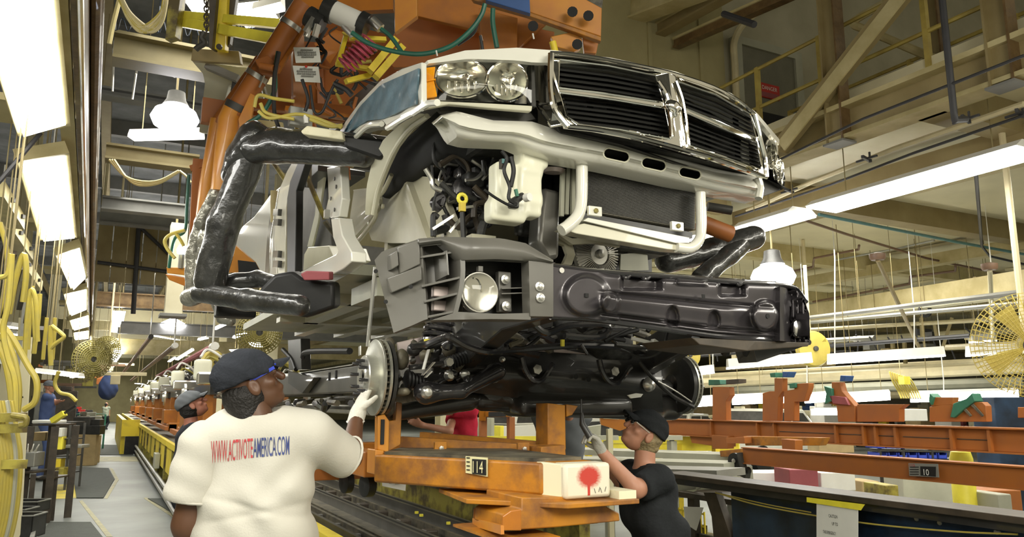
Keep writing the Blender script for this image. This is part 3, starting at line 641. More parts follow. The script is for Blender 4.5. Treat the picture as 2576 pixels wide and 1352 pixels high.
for i in range(22):
    px = 1690+i*38+RNG.rand()*20; d = 15+6*RNG.rand(); py = 820+RNG.rand()*40
    tag(MB().tube([V(ad((px, py), d).x, ad((px, py), d).y, 4.41), ad((px, py), d)], .004, 4).tube(spline([ad((px, py), d), ad((px+RNG.rand()*20, py+20), d), ad((px+30*RNG.rand(), py+45+20*RNG.rand()), d)]), .018, 5).build('hanging_cable', 'pipe_dark', smooth=True), 'dark cable dangling among the far pipes under the slab', 'cable', 'cables dangling under the far slab')
# fans
def cage_fan(c, nrm, r, label, m='fan_yellow', wires=28, rings=9, rw=.006, disc=False, post=0):
    c = Vector(c); nrm = Vector(nrm).normalized(); t = thing('cage_fan', label, 'fan', c); a = nrm.cross(V(0, 0, 1)).normalized(); b = a.cross(nrm)
    if disc: lathe('shroud', m, t, [(.05*r, .02), (r*.5, .03), (r*.9, 0), (r, -.06), (r*.97, -.10), (r*.3, -.12)], c, nrm, 28)
    else:
        mb = MB()
        for k in range(wires):
            th = 2*PI*k/wires; q = a*math.cos(th)+b*math.sin(th)
            mb.tube([c+q*(r*.15)+nrm*.10, c+q*(r*.7)+nrm*.09, c+q*r, c+q*(r*.7)-nrm*.12], rw, 4)
        mb.build('cage_spokes', m, t, kind='stuff')
        mb = MB()
        for k in range(rings):
            rr = r*(.2+.8*k/(rings-1)); h = .10*(1-max(0, (rr/r-.7)/.3)); mb.tube([c+(a*math.cos(x*PI/16)+b*math.sin(x*PI/16))*rr+nrm*h for x in range(32)], rw, 4, closed=True)
        mb.build('cage_rings', m, t)
    for k in range(4):
        th = PI/4+k*PI/2; q = a*math.cos(th)+b*math.sin(th); q2 = a*math.cos(th+.5)+b*math.sin(th+.5)
        MB().prism([c+q*.06*r, c+q*r*.8+nrm*.03, c+q2*r*.82-nrm*.03, c+q2*r*.3-nrm*.02], nrm*.01).build('blade', m, t)
    lathe('motor', 'grey_dark', t, [(.001, .06), (r*.14, .05), (r*.14, -.2), (.001, -.22)], c, nrm, 12)
    if post: tube('hanger', 'pipe_cream', t, [c-nrm*.15, c-nrm*.15+V(0, 0, post)], .03)
    return t
cf = ad((2590, 868), 7.0)
cage_fan(cf, (-.75, -.62, -.12), .47, 'big yellow wire cage fan cut by the right edge of the picture', wires=56, rings=13, rw=.004, post=2.1)
cage_fan(ad((2050, 878), 13), (-.3, -.9, 0), .31, 'yellow fan disc beyond the right end of the black bumper', disc=True, post=1.9)
cage_fan(ad((232, 905), 17), (.35, -.9, 0), .42, 'olive cage fan hanging over the left aisle', wires=36, rings=9, rw=.01, post=5, m='olive_fan')
cage_fan(ad((268, 880), 21), (-.3, -.9, 0), .36, 'second olive cage fan just right of the aisle fan', wires=36, rings=8, rw=.012, post=5, m='olive_fan')
cage_fan(ad((652, 838), 14), (-.1, -.95, 0), .40, 'olive cage fan above the woman\'s cap', wires=36, rings=9, rw=.01, post=5, m='olive_fan')
cage_fan(ad((540, 912), 12), (.3, -.9, 0), .19, 'small yellow fan disc left of the dark cap', disc=True)
cage_fan(ad((1735, 895), 14), (-.2, -.95, 0), .24, 'yellow fan disc partly hidden behind the far brake disc', disc=True)
# far coil of yellow cable
t = thing('cable_bundle', 'yellow cable bundle hanging over the orange brackets at right', 'cable', ad((2265, 950), 12)); hang(t, ad((2265, 945), 12))
for k in range(9):
    x = 2238+k*6; tube('cable', 'hose_yellow', t, spline([ad((x, 935+k*2), 12), ad((x+8, 960), 12), ad((x+22, 985), 12.1), ad((x+30, 1003), 12)]), .014, 5)
box('plug', 'yellow_bright', t, *(lambda c: (c.x-.07, c.x+.07, c.y-.05, c.y+.05, c.z-.06, c.z+.06))(ad((2275, 958), 11.9)))
# ================================================================== THE WHITE TRUCK BODY
def on(p, fn, y0=2.0):
    """where the ray through a pixel first meets the curved sheet y = fn(x)"""
    y, best, by_ = y0-.4, 1e9, y0
    while y < 4.4:
        g = y-fn(ay(p, y).x)
        if g >= 0:
            lo, hi = y-.04, y
            for _ in range(12):
                m_ = (lo+hi)/2
                if m_-fn(ay(p, m_).x) >= 0: hi = m_
                else: lo = m_
            return ay(p, hi)
        if -g < best: best, by_ = -g, y
        y += .04
    return ay(p, by_)
def yf(x): return 2.60 + .30*abs((x-2.1)/1.0)**2.4
def Fr(p, dy=0): return on(p, lambda x: yf(x)+dy)
def lerp(a, b, t): return tuple(a[i]*(1-t)+b[i]*t for i in range(len(a)))
def along(pl, t):
    """point at fraction t of a pixel polyline (by length)"""
    L_ = [math.dist(pl[i], pl[i+1]) for i in range(len(pl)-1)]; s = t*sum(L_)
    for i, l in enumerate(L_):
        if s <= l or i == len(L_)-1: return lerp(pl[i], pl[i+1], s/l if l else 0)
        s -= l
def skin(top, bot, n, m, fn, off):
    """a thick sheet between two pixel polylines; fn(p, u, v) -> point"""
    rows = []
    for j in range(m+1):
        v = j/m; rows.append([fn(lerp(along(top, i/n), along(bot, i/n), v), i/n, v) for i in range(n+1)])
    mb = MB(); mb.sheet(rows, off); return mb
def ray_cone(pts, y0, y1):
    """closed shape whose sides follow the sight lines through a pixel outline"""
    mb = MB(); a = [ay(p, y0) for p in pts]; b = [ay(p, y1) for p in pts]; n = len(pts)
    return mb.add(a+b, [tuple(range(n-1, -1, -1)), tuple(range(n, 2*n))]+[(i, (i+1) % n, n+(i+1) % n, n+i) for i in range(n)])
def carve(o, mb):
    """cut a closed shape out of an object's mesh"""
    me = bpy.data.meshes.new('cutter'); me.from_pydata([v-wloc(o) for v in mb.v], [], mb.f); me.update()
    bm = bmesh.new(); bm.from_mesh(me); bmesh.ops.recalc_face_normals(bm, faces=bm.faces); bm.to_mesh(me); bm.free()
    c = bpy.data.objects.new('cutter', me); COL.objects.link(c); c.location = wloc(o)
    md = o.modifiers.new('cut', 'BOOLEAN'); md.object = c; md.operation = 'DIFFERENCE'; md.solver = 'EXACT'
    bpy.context.view_layer.update(); dg = bpy.context.evaluated_depsgraph_get()
    new = bpy.data.meshes.new_from_object(o.evaluated_get(dg)); o.modifiers.clear(); o.data = new; bpy.data.objects.remove(c)
TB = thing('pickup_truck', 'white pickup truck body, grille and headlights, hanging in black padded clamps', 'truck', (2.06, 4.2, 2.3))
def strip(p, m, name, dy=0, th=.03, par=TB, bevel=.004, **k):
    return MB().prism([Fr(q, dy) for q in p], (0, th, 0)).build(name, m, par, bevel=bevel, smooth=True, **k)
# grille: one chrome shell with four openings
top = [(1383, 134), (1440, 137), (1540, 153), (1640, 173), (1700, 188), (1790, 218), (1860, 255), (1897, 288)]
bot = [(1428, 318), (1500, 326), (1590, 343), (1680, 366), (1730, 380), (1800, 400), (1870, 425), (1928, 446)]
opens = {'a': [(1408, 150), (1530, 165), (1648, 190), (1660, 225), (1668, 258), (1540, 238), (1405, 221)],
         'b': [(1407, 233), (1540, 250), (1672, 272), (1682, 315), (1686, 350), (1560, 326), (1455, 313), (1425, 292)],
         'c': [(1704, 205), (1800, 238), (1888, 288), (1901, 348), (1810, 308), (1722, 272)],
         'd': [(1724, 283), (1810, 320), (1903, 358), (1914, 415), (1912, 425), (1820, 395), (1735, 366)]}
gs = skin(top, bot, 44, 16, lambda p, u, v: Fr(p, -.012*math.sin(PI*v)-.03*math.exp(-((u-.56)/.05)**2)), (0, .035, 0)).build('grille_shell', 'chrome', TB, smooth=True)
for k, q in opens.items():
    carve(gs, ray_cone(q, 2.3, 3.3))
gs.data.polygons.foreach_set('use_smooth', [True]*len(gs.data.polygons)); gs.data.set_sharp_from_angle(angle=math.radians(35))
# raised chrome beads round the openings and the shell
tube('chrome_bead', 'chrome', gs, spline([Fr(p, -.022) for p in top], 3), .010); tube('chrome_bead', 'chrome', gs, spline([Fr(p, -.022) for p in bot], 3), .011)
tube('chrome_bead', 'chrome', gs, spline([Fr(p, -.03) for p in ((1386, 135), (1385, 190), (1388, 240), (1398, 280), (1428, 318))], 3), .014)
tube('chrome_bead', 'chrome', gs, spline([Fr(p, -.03) for p in ((1897, 288), (1912, 350), (1924, 400), (1928, 446))], 3), .013)
tube('chrome_bead', 'chrome', gs, spline([Fr(p, -.045) for p in ((1655, 205), (1676, 240), (1686, 290), (1690, 345))], 4), .012)
tube('chrome_bead', 'chrome', gs, spline([Fr(p, -.04) for p in ((1700, 205), (1716, 250), (1726, 310), (1730, 365))], 4), .010)
for k, q in opens.items(): MB().tube([Fr(p, -.016) for p in q], .005, 6, closed=True).build('opening_bead', 'chrome', gs, smooth=True)
# horned ram's head emblem in the middle of the cross
blob('crest', s_union([s_ell(Fr((1695, 268), -.06), (.035, .02, .03)), s_ell(Fr((1684, 262), -.055), (.018, .015, .02)), s_ell(Fr((1706, 274), -.055), (.018, .015, .02)), s_ell(Fr((1697, 285), -.055), (.014, .016, .022))], .01), .004, 'chrome', gs)
sl = [('a', [(1400, 152), (1530, 168), (1652, 194)], [(1400, 219), (1540, 237), (1672, 258)], 5), ('b', [(1400, 234), (1540, 250), (1676, 274)], [(1430, 312), (1560, 328), (1690, 350)], 6),
      ('c', [(1700, 208), (1800, 240), (1892, 290)], [(1718, 272), (1810, 308), (1904, 348)], 5), ('d', [(1720, 284), (1810, 320), (1905, 360)], [(1732, 366), (1820, 395), (1918, 424)], 6)]
for k, a, b, n in sl:
    for i in range(n):
        v = (i+.7)/(n+.35); rows = []
        for dz, dy in ((-.006, .045), (.006, .062), (.008, .11), (-.004, .10)):
            rows.append([Fr(lerp(along(a, u/6), along(b, u/6), v), dy-.02)+V(0, 0, dz) for u in range(7)])
        rows.append(rows[0]); mb = MB(); mb.grid(rows); mb.build('grille_slat', 'slat_grey', TB, smooth=True)
for px in (1480, 1530, 1590, 1640, 1775, 1850):
    y0 = 170+(px-1400)*.28; bar('slat_stay', 'black_plastic', TB, Fr((px, y0), .10), Fr((px+8, y0+130), .10), .02, .02)
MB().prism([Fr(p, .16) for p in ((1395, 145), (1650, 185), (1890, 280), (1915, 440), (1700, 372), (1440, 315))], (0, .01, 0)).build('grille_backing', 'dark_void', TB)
# shell flanks beside the headlights
MB().prism([Fr((1383, 134), .0), Fr((1390, 262), .0), Fr((1348, 262), .16), Fr((1345, 138), .16)], (.012, .006, 0)).build('shell_flank', 'chrome', TB, bevel=.002)
MB().prism([Fr((1392, 262), -.01), Fr((1422, 312), .0), Fr((1385, 318), .05), Fr((1350, 264), .14)], (.01, .02, 0)).build('shell_foot', 'chrome', TB, bevel=.003)
tube('chrome_bead', 'chrome', TB, [Fr((1348, 263), .13), Fr((1394, 262), -.02), Fr((1424, 314), -.02)], .008)
# hood lip and hood
def hoodpt(p, u, v): return Fr(p, .02)
skin([(1075, 152), (1170, 127), (1300, 120), (1400, 127), (1540, 146), (1700, 180), (1840, 235), (1905, 285), (1960, 350)],
     [(1078, 160), (1180, 148), (1300, 152), (1345, 158), (1540, 156), (1700, 190), (1840, 247), (1905, 296), (1960, 365)], 40, 3, hoodpt, (0, .03, 0)).build('hood_lip', 'white_truck', TB, smooth=True)
hl = [Fr(p, .03) for p in ((1075, 152), (1170, 127), (1300, 120), (1400, 127), (1540, 146), (1700, 180), (1840, 235), (1905, 285), (1960, 350))]
rows = [[v+V(0, dy, .05*min(1, dy)) for v in hl] for dy in (0, .1, .4, .8, 1.2)]
mb = MB(); mb.sheet(rows, (0, 0, -.02)); mb.build('hood', 'white_truck', TB, smooth=True)
# headlights
def Hl(p, dy=0): return on(p, lambda x: yf(x)+.06+dy)
M['bowl_chrome'] = mat('bowl_chrome', (.92, .90, .82), rough=.16, metal=1, var=.03, scale=30)
def headlamp(out, dish, par, name):
    h = MB().prism([Hl(p, .09) for p in out], (0, .015, 0)).build(name, 'chrome_soft', par)
    mb = MB(); n = len(out)
    for i in range(n): mb.add([Hl(out[i], -.005), Hl(out[(i+1) % n], -.005), Hl(out[(i+1) % n], .1), Hl(out[i], .1)], [(0, 1, 2, 3)])
    mb.build('lamp_case', 'chrome_soft', h)
    for (cx, cyy, rx, ry) in dish:
        rows = []
        for j in range(9):
            f_ = 1-j/8.5; th = PI/2*(j/8)
            rows.append([Hl((cx+rx*f_*math.cos(2*PI*k/36), cyy+ry*f_*math.sin(2*PI*k/36)), .075*math.sin(th)) for k in range(36)])
        mb = MB(); mb.grid(rows, closed=True); mb.build('lamp_bowl', 'bowl_chrome', h, smooth='full')
        MB().tube([Hl((cx+rx*math.cos(2*PI*k/36), cyy+ry*math.sin(2*PI*k/36)), -.003) for k in range(36)], .006, 6, closed=True).build('bowl_rim', 'chrome', h, smooth=True)
        c = Hl((cx+rx*.1, cyy), .03); blob('bulb', s_ell(c, (.016, .04, .016)), .006, 'lens', h)
        for a in range(5): q = Hl((cx-rx*.5+a*rx*.25, cyy+ry*.5), .035); bar('bowl_facet', 'chrome', h, q-V(0, 0, .02), q+V(0, 0, .03), .012, .006)
    return h
HL = headlamp([(1100, 152), (1170, 147), (1335, 160), (1338, 262), (1240, 258), (1100, 250)], [(1165, 198), (1262, 205)] and [(1162, 197, 66, 48), (1275, 205, 52, 50)], TB, 'headlight')
HL['label'] = 'large left headlight, clear with two chrome bowls'
rows = []
for j in range(9):
    v = j/8; rows.append([Hl((1098+240*u/14, 148+(8+0*u)*u/14*1.5+v*(104-u*.4)), -.03*math.sin(PI*min(1, max(0, v)))*math.sin(PI*(u+1)/16)-.004) for u in range(15)])
mb = MB(); mb.sheet(rows, (0, .003, 0)); mb.build('lens', 'lens', HL, smooth=True)
am = MB().prism([Hl(p, -.01) for p in ((1069, 170), (1096, 167), (1092, 200), (1101, 243), (1066, 248))], (0, .03, 0)).build('amber_reflector', 'amber', TB, bevel=.004)
bar('amber_rib', 'amber', am, Hl((1070, 205), -.015), Hl((1096, 200), -.015), .006, .006)
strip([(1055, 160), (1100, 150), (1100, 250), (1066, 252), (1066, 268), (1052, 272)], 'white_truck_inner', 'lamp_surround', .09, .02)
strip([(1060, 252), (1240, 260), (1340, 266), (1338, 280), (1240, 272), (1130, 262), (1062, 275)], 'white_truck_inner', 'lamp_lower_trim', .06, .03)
strip([(1335, 155), (1345, 155), (1350, 270), (1335, 268)], 'grey_dark', 'lamp_side_gap', .10, .03)
HR = headlamp([(1905, 300), (1938, 345), (1962, 400), (1976, 450), (1972, 472), (1932, 440), (1920, 380)], [(1940, 385, 15, 40), (1958, 430, 12, 30)], TB, 'headlight')
HR['label'] = 'right headlight wrapping round the far corner'
strip([(1925, 448), (1932, 440), (1974, 472), (1965, 478), (1920, 495), (1912, 455)], 'grey_dark', 'lamp_lower_trim', .10, .04)
# front fender with blue film
fx = 1.06
def Fe(p, dx=0): return ax(p, fx+dx)
fe = MB().prism([Fe(p) for p in ((1060, 156), (1061, 262), (1040, 280), (978, 325), (962, 305), (925, 310), (893, 345), (846, 343), (872, 300), (905, 255), (955, 203), (1010, 172))], (.025, 0, 0)).build('front_fender', 'white_truck', TB, bevel=.006, smooth=True)
skin([(860, 336), (905, 268), (958, 213), (1052, 172)], [(868, 338), (925, 303), (962, 300), (1046, 262)], 24, 8, lambda p, u, v: Fe(p, -.012-.006*math.sin(u*19+v*7)), (.008, 0, 0)).build('protective_film', 'film_blue', fe, smooth=True, label='blue plastic film taped over the fender')
for q in ([(893, 348), (925, 318), (960, 312)], [(975, 322), (1010, 300), (1060, 272)], [(1040, 285), (1075, 262), (1100, 258)]): tube('fender_lip', 'white_truck', fe, spline([Fe(p, -.015) for p in q]), .014)
# wheel arch inner edge
def In(p, x=1.2): return ax(p, x)
arch_o = [(1055, 285), (1010, 310), (965, 350), (935, 410), (922, 470), (918, 540)]; arch_i = [(1075, 292), (1030, 325), (995, 372), (970, 425), (950, 480), (938, 540)]
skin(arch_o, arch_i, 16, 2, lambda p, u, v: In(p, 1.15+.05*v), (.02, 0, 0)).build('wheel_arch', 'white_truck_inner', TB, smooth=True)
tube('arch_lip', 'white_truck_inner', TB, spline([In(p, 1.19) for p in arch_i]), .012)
# inner apron panel: pressed beige sheet with soft bulges
def ap(p, u, v): return ax(p, 1.38+.02*math.sin(u*7+1)*math.sin(v*3)-.035*math.exp(-((u-.62)/.06)**2))
skin([(888, 478), (960, 468), (985, 438), (1075, 445), (1100, 452)], [(935, 605), (980, 612), (1040, 612), (1110, 606), (1160, 606)], 30, 14, ap, (.03, 0, 0)).build('apron_panel', 'beige_primer', TB, smooth=True)
skin([(890, 480), (925, 475), (950, 470)], [(870, 620), (925, 560), (955, 520)], 6, 8, lambda p, u, v: ax(p, 1.32+.01*math.sin(v*9)), (.02, 0, 0)).build('apron_flange', 'beige_primer', TB, smooth=True)
tube('apron_seam', 'beige_primer', TB, spline([ax(p, 1.28) for p in ((985, 440), (965, 480), (940, 510), (945, 545), (915, 590), (895, 612))]), .013)
for p in ((965, 520), (1100, 600), (930, 560)): lathe('plug', 'beige_primer', TB, [(.015, 0), (.015, .01), (.001, .014)], ax(p, 1.31), (-1, 0, 0), 10)
box('under_rail', 'white_truck_inner', TB, 1.40, 1.52, 3.1, 6.5, 2.20, 2.30)
box('floor_pan', 'grey_green', TB, 1.15, 3.0, 4.2, 8.0, 2.26, 2.32); box('fire_wall', 'beige_primer', TB, 1.4, 2.9, 4.3, 4.36, 2.3, 3.0)
for x in (1.7, 2.1, 2.5): box('floor_rib', 'beige_primer', TB, x-.05, x+.05, 4.2, 8, 2.22, 2.26)
box('body_mount', 'grey_green', TB, 1.25, 1.5, 4.0, 4.5, 2.12, 2.22); box('cross_rib', 'beige_primer', TB, 1.2, 2.9, 5.0, 5.15, 2.2, 2.26); box('cross_rib', 'beige_primer', TB, 1.2, 2.9, 6.4, 6.55, 2.2, 2.26)
# door opening
def Do(pts, x, m, name, th=.05, **k): return MB().prism([ax(p, x) for p in pts], (th, 0, 0)).build(name, m, TB, bevel=.006, smooth=True, **k)
Do([(822, 422), (856, 418), (860, 500), (853, 545), (832, 550), (817, 537), (826, 500), (824, 450)], 1.07, 'white_truck', 'hinge_pillar')
Do([(832, 550), (852, 548), (860, 592), (884, 634), (884, 658), (862, 678), (838, 690), (745, 700), (738, 692), (845, 640), (850, 632), (838, 600)], 1.06, 'white_truck', 'door_sill', .08)
for p in ((842, 450), (846, 470), (842, 528), (833, 500)): lathe('bolt_hole', 'grey_dark', TB, [(.012, 0), (.012, .004), (.001, .004)], ax(p, 1.066), (-1, 0, 0), 8)
bar('hinge', 'steel', TB, ax((822, 530), 1.04), ax((822, 548), 1.04), .03, .03)
Do([(752, 403), (770, 404), (745, 480), (742, 690), (722, 692), (722, 500), (730, 455)], 1.05, 'black_rubber', 'door_seal', .05)
Do([(735, 408), (752, 403), (728, 470), (720, 520), (716, 692), (700, 690), (690, 600), (697, 520), (705, 470), (722, 430)], 1.06, 'white_truck_inner', 'rear_door_edge', .06)
Do([(705, 470), (697, 520), (690, 600), (696, 690), (655, 695), (590, 612), (592, 600), (610, 570), (640, 545), (680, 490)], 1.08, 'white_truck', 'rear_quarter', .07)
Do([(700, 475), (690, 540), (680, 600), (676, 690), (666, 690), (672, 590), (682, 520)], 1.07, 'chrome_soft', 'weatherstrip_channel', .02)
for y0 in (535, 560, 640, 665): bar('striker', 'chrome_soft', TB, ax((692, y0), 1.03), ax((704, y0), 1.03), .03, .05)
Do([(770, 404), (822, 420), (832, 600), (838, 640), (745, 690), (745, 480)], 1.55, 'grey_dark', 'cab_interior', .05)
Do([(800, 440), (818, 425), (800, 560), (785, 622), (772, 622), (792, 540)], 1.5, 'grey_green', 'belt_strap', .02)
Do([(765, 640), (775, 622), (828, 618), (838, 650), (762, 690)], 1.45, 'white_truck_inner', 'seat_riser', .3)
Do([(750, 405), (800, 415), (800, 430), (752, 470)], 1.4, 'black_plastic', 'dash_underside', .4)
box('rear_wall', 'grey_dark', TB, 1.3, 2.95, 7.9, 8.0, 2.3, 3.2); box('cab_side', 'grey_green', TB, 2.95, 3.05, 4.4, 8.0, 2.3, 3.1); box('right_fender', 'white_truck', TB, 3.0, 3.05, 3.05, 4.3, 2.72, 3.0)
tube('roof_arch', 'grey_dark', TB, [(1.3, 5.2, 3.4), (2.9, 5.2, 3.45)], .05)
# lower body cross beam with three slots
btop = [(1108, 290), (1150, 280), (1240, 303), (1340, 306), (1385, 322), (1440, 332), (1560, 357), (1700, 397), (1800, 425), (1912, 447)]
bbot = [(1118, 300), (1145, 345), (1180, 355), (1290, 360), (1345, 385), (1400, 398), (1520, 418), (1700, 458), (1820, 486), (1908, 502)]
def bm_(p, u, v): return on(p, lambda x: 2.78+.12*abs(x-2.0)**2-.05*math.sin(PI*v)**.6+.03*(v > .5))
lb = skin(btop, bbot, 60, 8, bm_, (0, .10, .0)).build('bumper_crossbar', 'white_truck', TB, smooth=True)
for cx, cyy, w_, h in ((1552, 390, 33, 14), (1646, 413, 31, 14), (1737, 436, 28, 13)):
    q = [(cx-w_+h+h*math.cos(a), cyy-.22*(w_-h)+h*math.sin(a)) for a in [PI/2+PI*k/6 for k in range(7)]] + [(cx+w_-h+h*math.cos(a), cyy+.22*(w_-h)+h*math.sin(a)) for a in [-PI/2+PI*k/6 for k in range(7)]]
    carve(lb, ray_cone(q, 2.5, 3.3)); MB().tube([bm_(p, 0, .5)+V(0, .004, 0) for p in q], .004, 6, closed=True).build('slot_rim', 'white_truck_inner', lb, smooth=True)
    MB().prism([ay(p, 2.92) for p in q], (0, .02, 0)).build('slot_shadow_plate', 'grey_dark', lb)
lb.data.polygons.foreach_set('use_smooth', [True]*len(lb.data.polygons)); lb.data.set_sharp_from_angle(angle=math.radians(35))
tube('crossbar_end', 'white_truck', TB, spline([bm_(p, 1, .5) for p in ((1906, 448), (1912, 470), (1908, 500))]), .02)
MB().prism([Fr(p, .12) for p in ((1400, 318), (1560, 342), (1700, 385), (1870, 432), (1910, 445), (1905, 462), (1700, 410), (1560, 366), (1410, 336))], (0, .04, 0)).build('air_dam', 'grey_dark', TB, bevel=.005)
MB().prism([Fr(p, .16) for p in ((1100, 268), (1330, 274), (1350, 300), (1300, 312), (1210, 300), (1180, 290), (1110, 282))], (0, .03, 0)).build('lamp_support', 'grey_dark', TB, bevel=.005)
# radiator with its white bracket
rad = MB().prism([ay(p, 2.93) for p in ((1476, 424), (1750, 484), (1748, 578), (1476, 530))], (0, .06, 0)).build('radiator', 'radiator', TB)
mb = MB()
for k in range(34):
    t_ = (k+.5)/34; mb.bar(ay(lerp((1478, 426), (1478, 528), t_), 2.925), ay(lerp((1748, 486), (1746, 576), t_), 2.925), .004, .003)
mb.build('cooling_fins', 'grey_dark', rad, kind='stuff')
MB().prism([ay(p, 2.95) for p in ((1465, 535), (1742, 585), (1742, 600), (1700, 602), (1465, 560))], (0, .05, 0)).build('radiator_tank', 'black_plastic', TB)
for a, b in (((1415, 430), (1412, 545)), ((1428, 425), (1424, 540)), ((1442, 422), (1440, 540))): bar('radiator_side', 'grey_green', TB, ay(a, 3.0), ay(b, 3.0), .018, .018)
tube('bracket_leg', 'white_truck', TB, spline([ay(p, 2.86) for p in ((1464, 418), (1463, 500), (1455, 540), (1432, 566), (1412, 580))]), .028, 10)
tube('bracket_leg', 'white_truck', TB, spline([ay(p, 2.86) for p in ((1762, 485), (1764, 570), (1758, 605), (1735, 625), (1700, 622))]), .026, 10)
MB().prism([ay(p, 2.84) for p in ((1468, 556), (1480, 548), (1735, 598), (1735, 612), (1700, 612))], (0, .09, .012)).build('bracket_bar', 'white_truck', TB, bevel=.003)
MB().prism([ay(p, 2.86) for p in ((1412, 575), (1470, 562), (1735, 612), (1733, 632), (1680, 628), (1450, 588))], (0, .07, 0)).build('bracket_pan', 'white_truck_inner', TB, bevel=.004)
for p in ((1496, 532), (1703, 570)):
    c = ay(p, 2.84); q = MB().box(c.x-.035, c.x+.035, c.y-.008, c.y+.012, c.z-.022, c.z+.022).build('mount_tab', 'white_truck', TB, bevel=.003); lathe('bolt', 'yellow_dirty', q, [(.012, 0), (.012, .008), (.001, .01)], c-V(0, .008, 0), (0, -1, 0), 6)
# horn, coolant tank and duct
c = ay((1392, 425), 3.0); lathe('horn', 'black_plastic', TB, [(.02, 0), (.05, .02), (.06, .14), (.05, .16)], c+V(0, 0, -.01), (0, 0, 1)); lathe('horn_cap', 'pink_metal', TB, [(.001, -.01), (.045, -.008), (.055, .01)], c-V(0, .0, .012), (0, -.1, 1))
Y_ = 2.93
def tk(px, py, hx, hz, hy=.05): return s_box(ay((px, py), Y_), (hx, hy, hz), .022)
tank = s_union([tk(1328, 408, .055, .07), tk(1296, 468, .115, .09), tk(1270, 535, .085, .05), tk(1325, 520, .055, .055), s_box(ay((1345, 395), Y_), (.05, .05, .06), .02)], .025)
tank = s_cut(tank, s_cap(ay((1305, 365), Y_-.05), ay((1300, 480), Y_-.05), .018, .014), .01)
blob('coolant_tank', tank, .007, 'tank', TB, 'translucent white washer tank')
def hose(pts, r, name='hose', m='black_rubber', par=TB, y=2.8, f=None): return tube(name, m, par, spline([(f or (lambda p: ay(p, y)))(p) for p in pts]), r, 7)
hose([(1262, 380), (1275, 400), (1268, 430), (1282, 470), (1280, 500), (1300, 515)], .008); hose([(1285, 395), (1292, 430), (1285, 470)], .010); hose([(1218, 478), (1250, 500), (1285, 518), (1300, 512)], .006)
c = ay((1302, 498), 2.82); blob('pump', s_union([s_cap(c-V(.02, 0, .02), c+V(.02, 0, .01), .018, .016), s_box(c-V(.02, 0, .035), (.02, .02, .015), .006)], .008), .006, 'black_plastic', TB)
lathe('pump_cap', 'white', TB, [(.001, 0), (.018, .002), (.018, .03)], c+V(.03, -.01, .0), (.3, -1, 0), 10); bar('green_clip', 'green', TB, c+V(-.012, -.02, 0), c+V(-.02, -.02, .03), .012, .012)
c = ay((1263, 425), 2.82); bar('connector', 'brown_dark', TB, c, c+V(0, 0, .04), .02, .02); bar('connector_tip', 'teal', TB, c+V(0, -.01, .02), c+V(0, -.01, .04), .014, .01)
MB().prism([ay(p, 3.05) for p in ((1368, 470), (1412, 480), (1408, 650), (1378, 655), (1355, 610), (1360, 540))], (0, .12, 0)).build('air_duct', 'frame_grey', TB, bevel=.02, smooth=True)
# crowded engine bay above the front wheel
for i, (b, m) in enumerate((((1.5, 1.95, 3.3, 3.9, 2.55, 2.95), 'black_plastic'), ((1.95, 2.7, 3.1, 3.9, 2.62, 2.9), 'black_paint'), ((1.42, 1.7, 3.0, 3.4, 2.7, 2.93), 'clutter_dark'), ((1.3, 1.52, 3.0, 3.15, 2.78, 2.95), 'black_plastic'), ((2.2, 2.7, 3.3, 4.2, 2.35, 2.7), 'clutter_dark'))):
    box('engine_block', m, TB, *b, bevel=.03)
blob('well_dark_fill', s_union([s_box((1.55, 3.75, 2.84), (.25, .5, .12), .05), s_ell((1.55, 3.3, 2.80), (.2, .2, .12))], .05), .022, 'dark_void', TB)  # near-black solid filling the well, in place of its deep shade
ms = ['black_rubber', 'black_plastic', 'dark_steel', 'clutter_dark', 'black_rubber', 'steel', 'brown_dark']
R3 = random.Random(4)
for i in range(46):
    px, py = R3.uniform(1085, 1225), R3.uniform(370, 560); y = R3.uniform(3.15, 3.6); pts = [(px, py)]
    for k in range(3): px += R3.uniform(-35, 45); py += R3.uniform(-35, 50); pts.append((min(1240, max(1090, px)), min(595, max(345, py))))
    hose(pts, R3.choice((.006, .009, .014, .02)), 'wiring' if i % 2 else 'hose', ms[i % 7], TB, y)
for i in range(16):
    px, py = R3.uniform(1110, 1330), R3.uniform(400, 590); c = ay((px, py), R3.uniform(3.2, 3.5)); s = R3.uniform(.02, .05)
    blob('engine_part', s_union([s_box(c, (s, s, s*.8), .008), s_cap(c, c+V(R3.uniform(-.06, .06), -.03, R3.uniform(-.06, .06)), s*.6, s*.5)], .01), .012, ms[i % 4], TB)
c = ay((1163, 500), 3.1); MB().tube([c+V(.02*math.cos(k*PI/6), 0, .02*math.sin(k*PI/6)) for k in range(12)], .009, 7, closed=True).build('dipstick_ring', 'yellow_bright', TB, smooth=True, label='yellow pull ring'); bar('dipstick_neck', 'yellow', TB, c-V(0, 0, .02), c-V(0, 0, .06), .025, .025)
hose([(1163, 535), (1166, 600), (1168, 625)], .012, 'dipstick_tube', y=3.1)
for a, b in (((1088, 577), (1145, 540)), ((1130, 585), (1160, 550)), ((1150, 525), (1190, 520))): bar('bright_rod', 'steel_bright', TB, ay(a, 3.15), ay(b, 3.15), .012, .012)
MB().prism([ax(p, 1.42) for p in ((1086, 560), (1100, 518), (1135, 528), (1150, 590), (1095, 600))], (.01, 0, 0)).build('mud_flap', 'brown_dark', TB)
tube('apron_flange_edge', 'steel_bright', TB, spline([ay(p, 3.2) for p in ((1070, 425), (1085, 450), (1090, 470), (1110, 480))]), .012)
# windscreen-less cowl above, behind the carrier
MB().prism([ax(p, 1.3) for p in ((850, 345), (905, 262), (955, 205), (935, 205), (880, 250), (840, 300), (820, 340))], (.2, 0, 0)).build('cowl_side', 'grey_dark', TB)
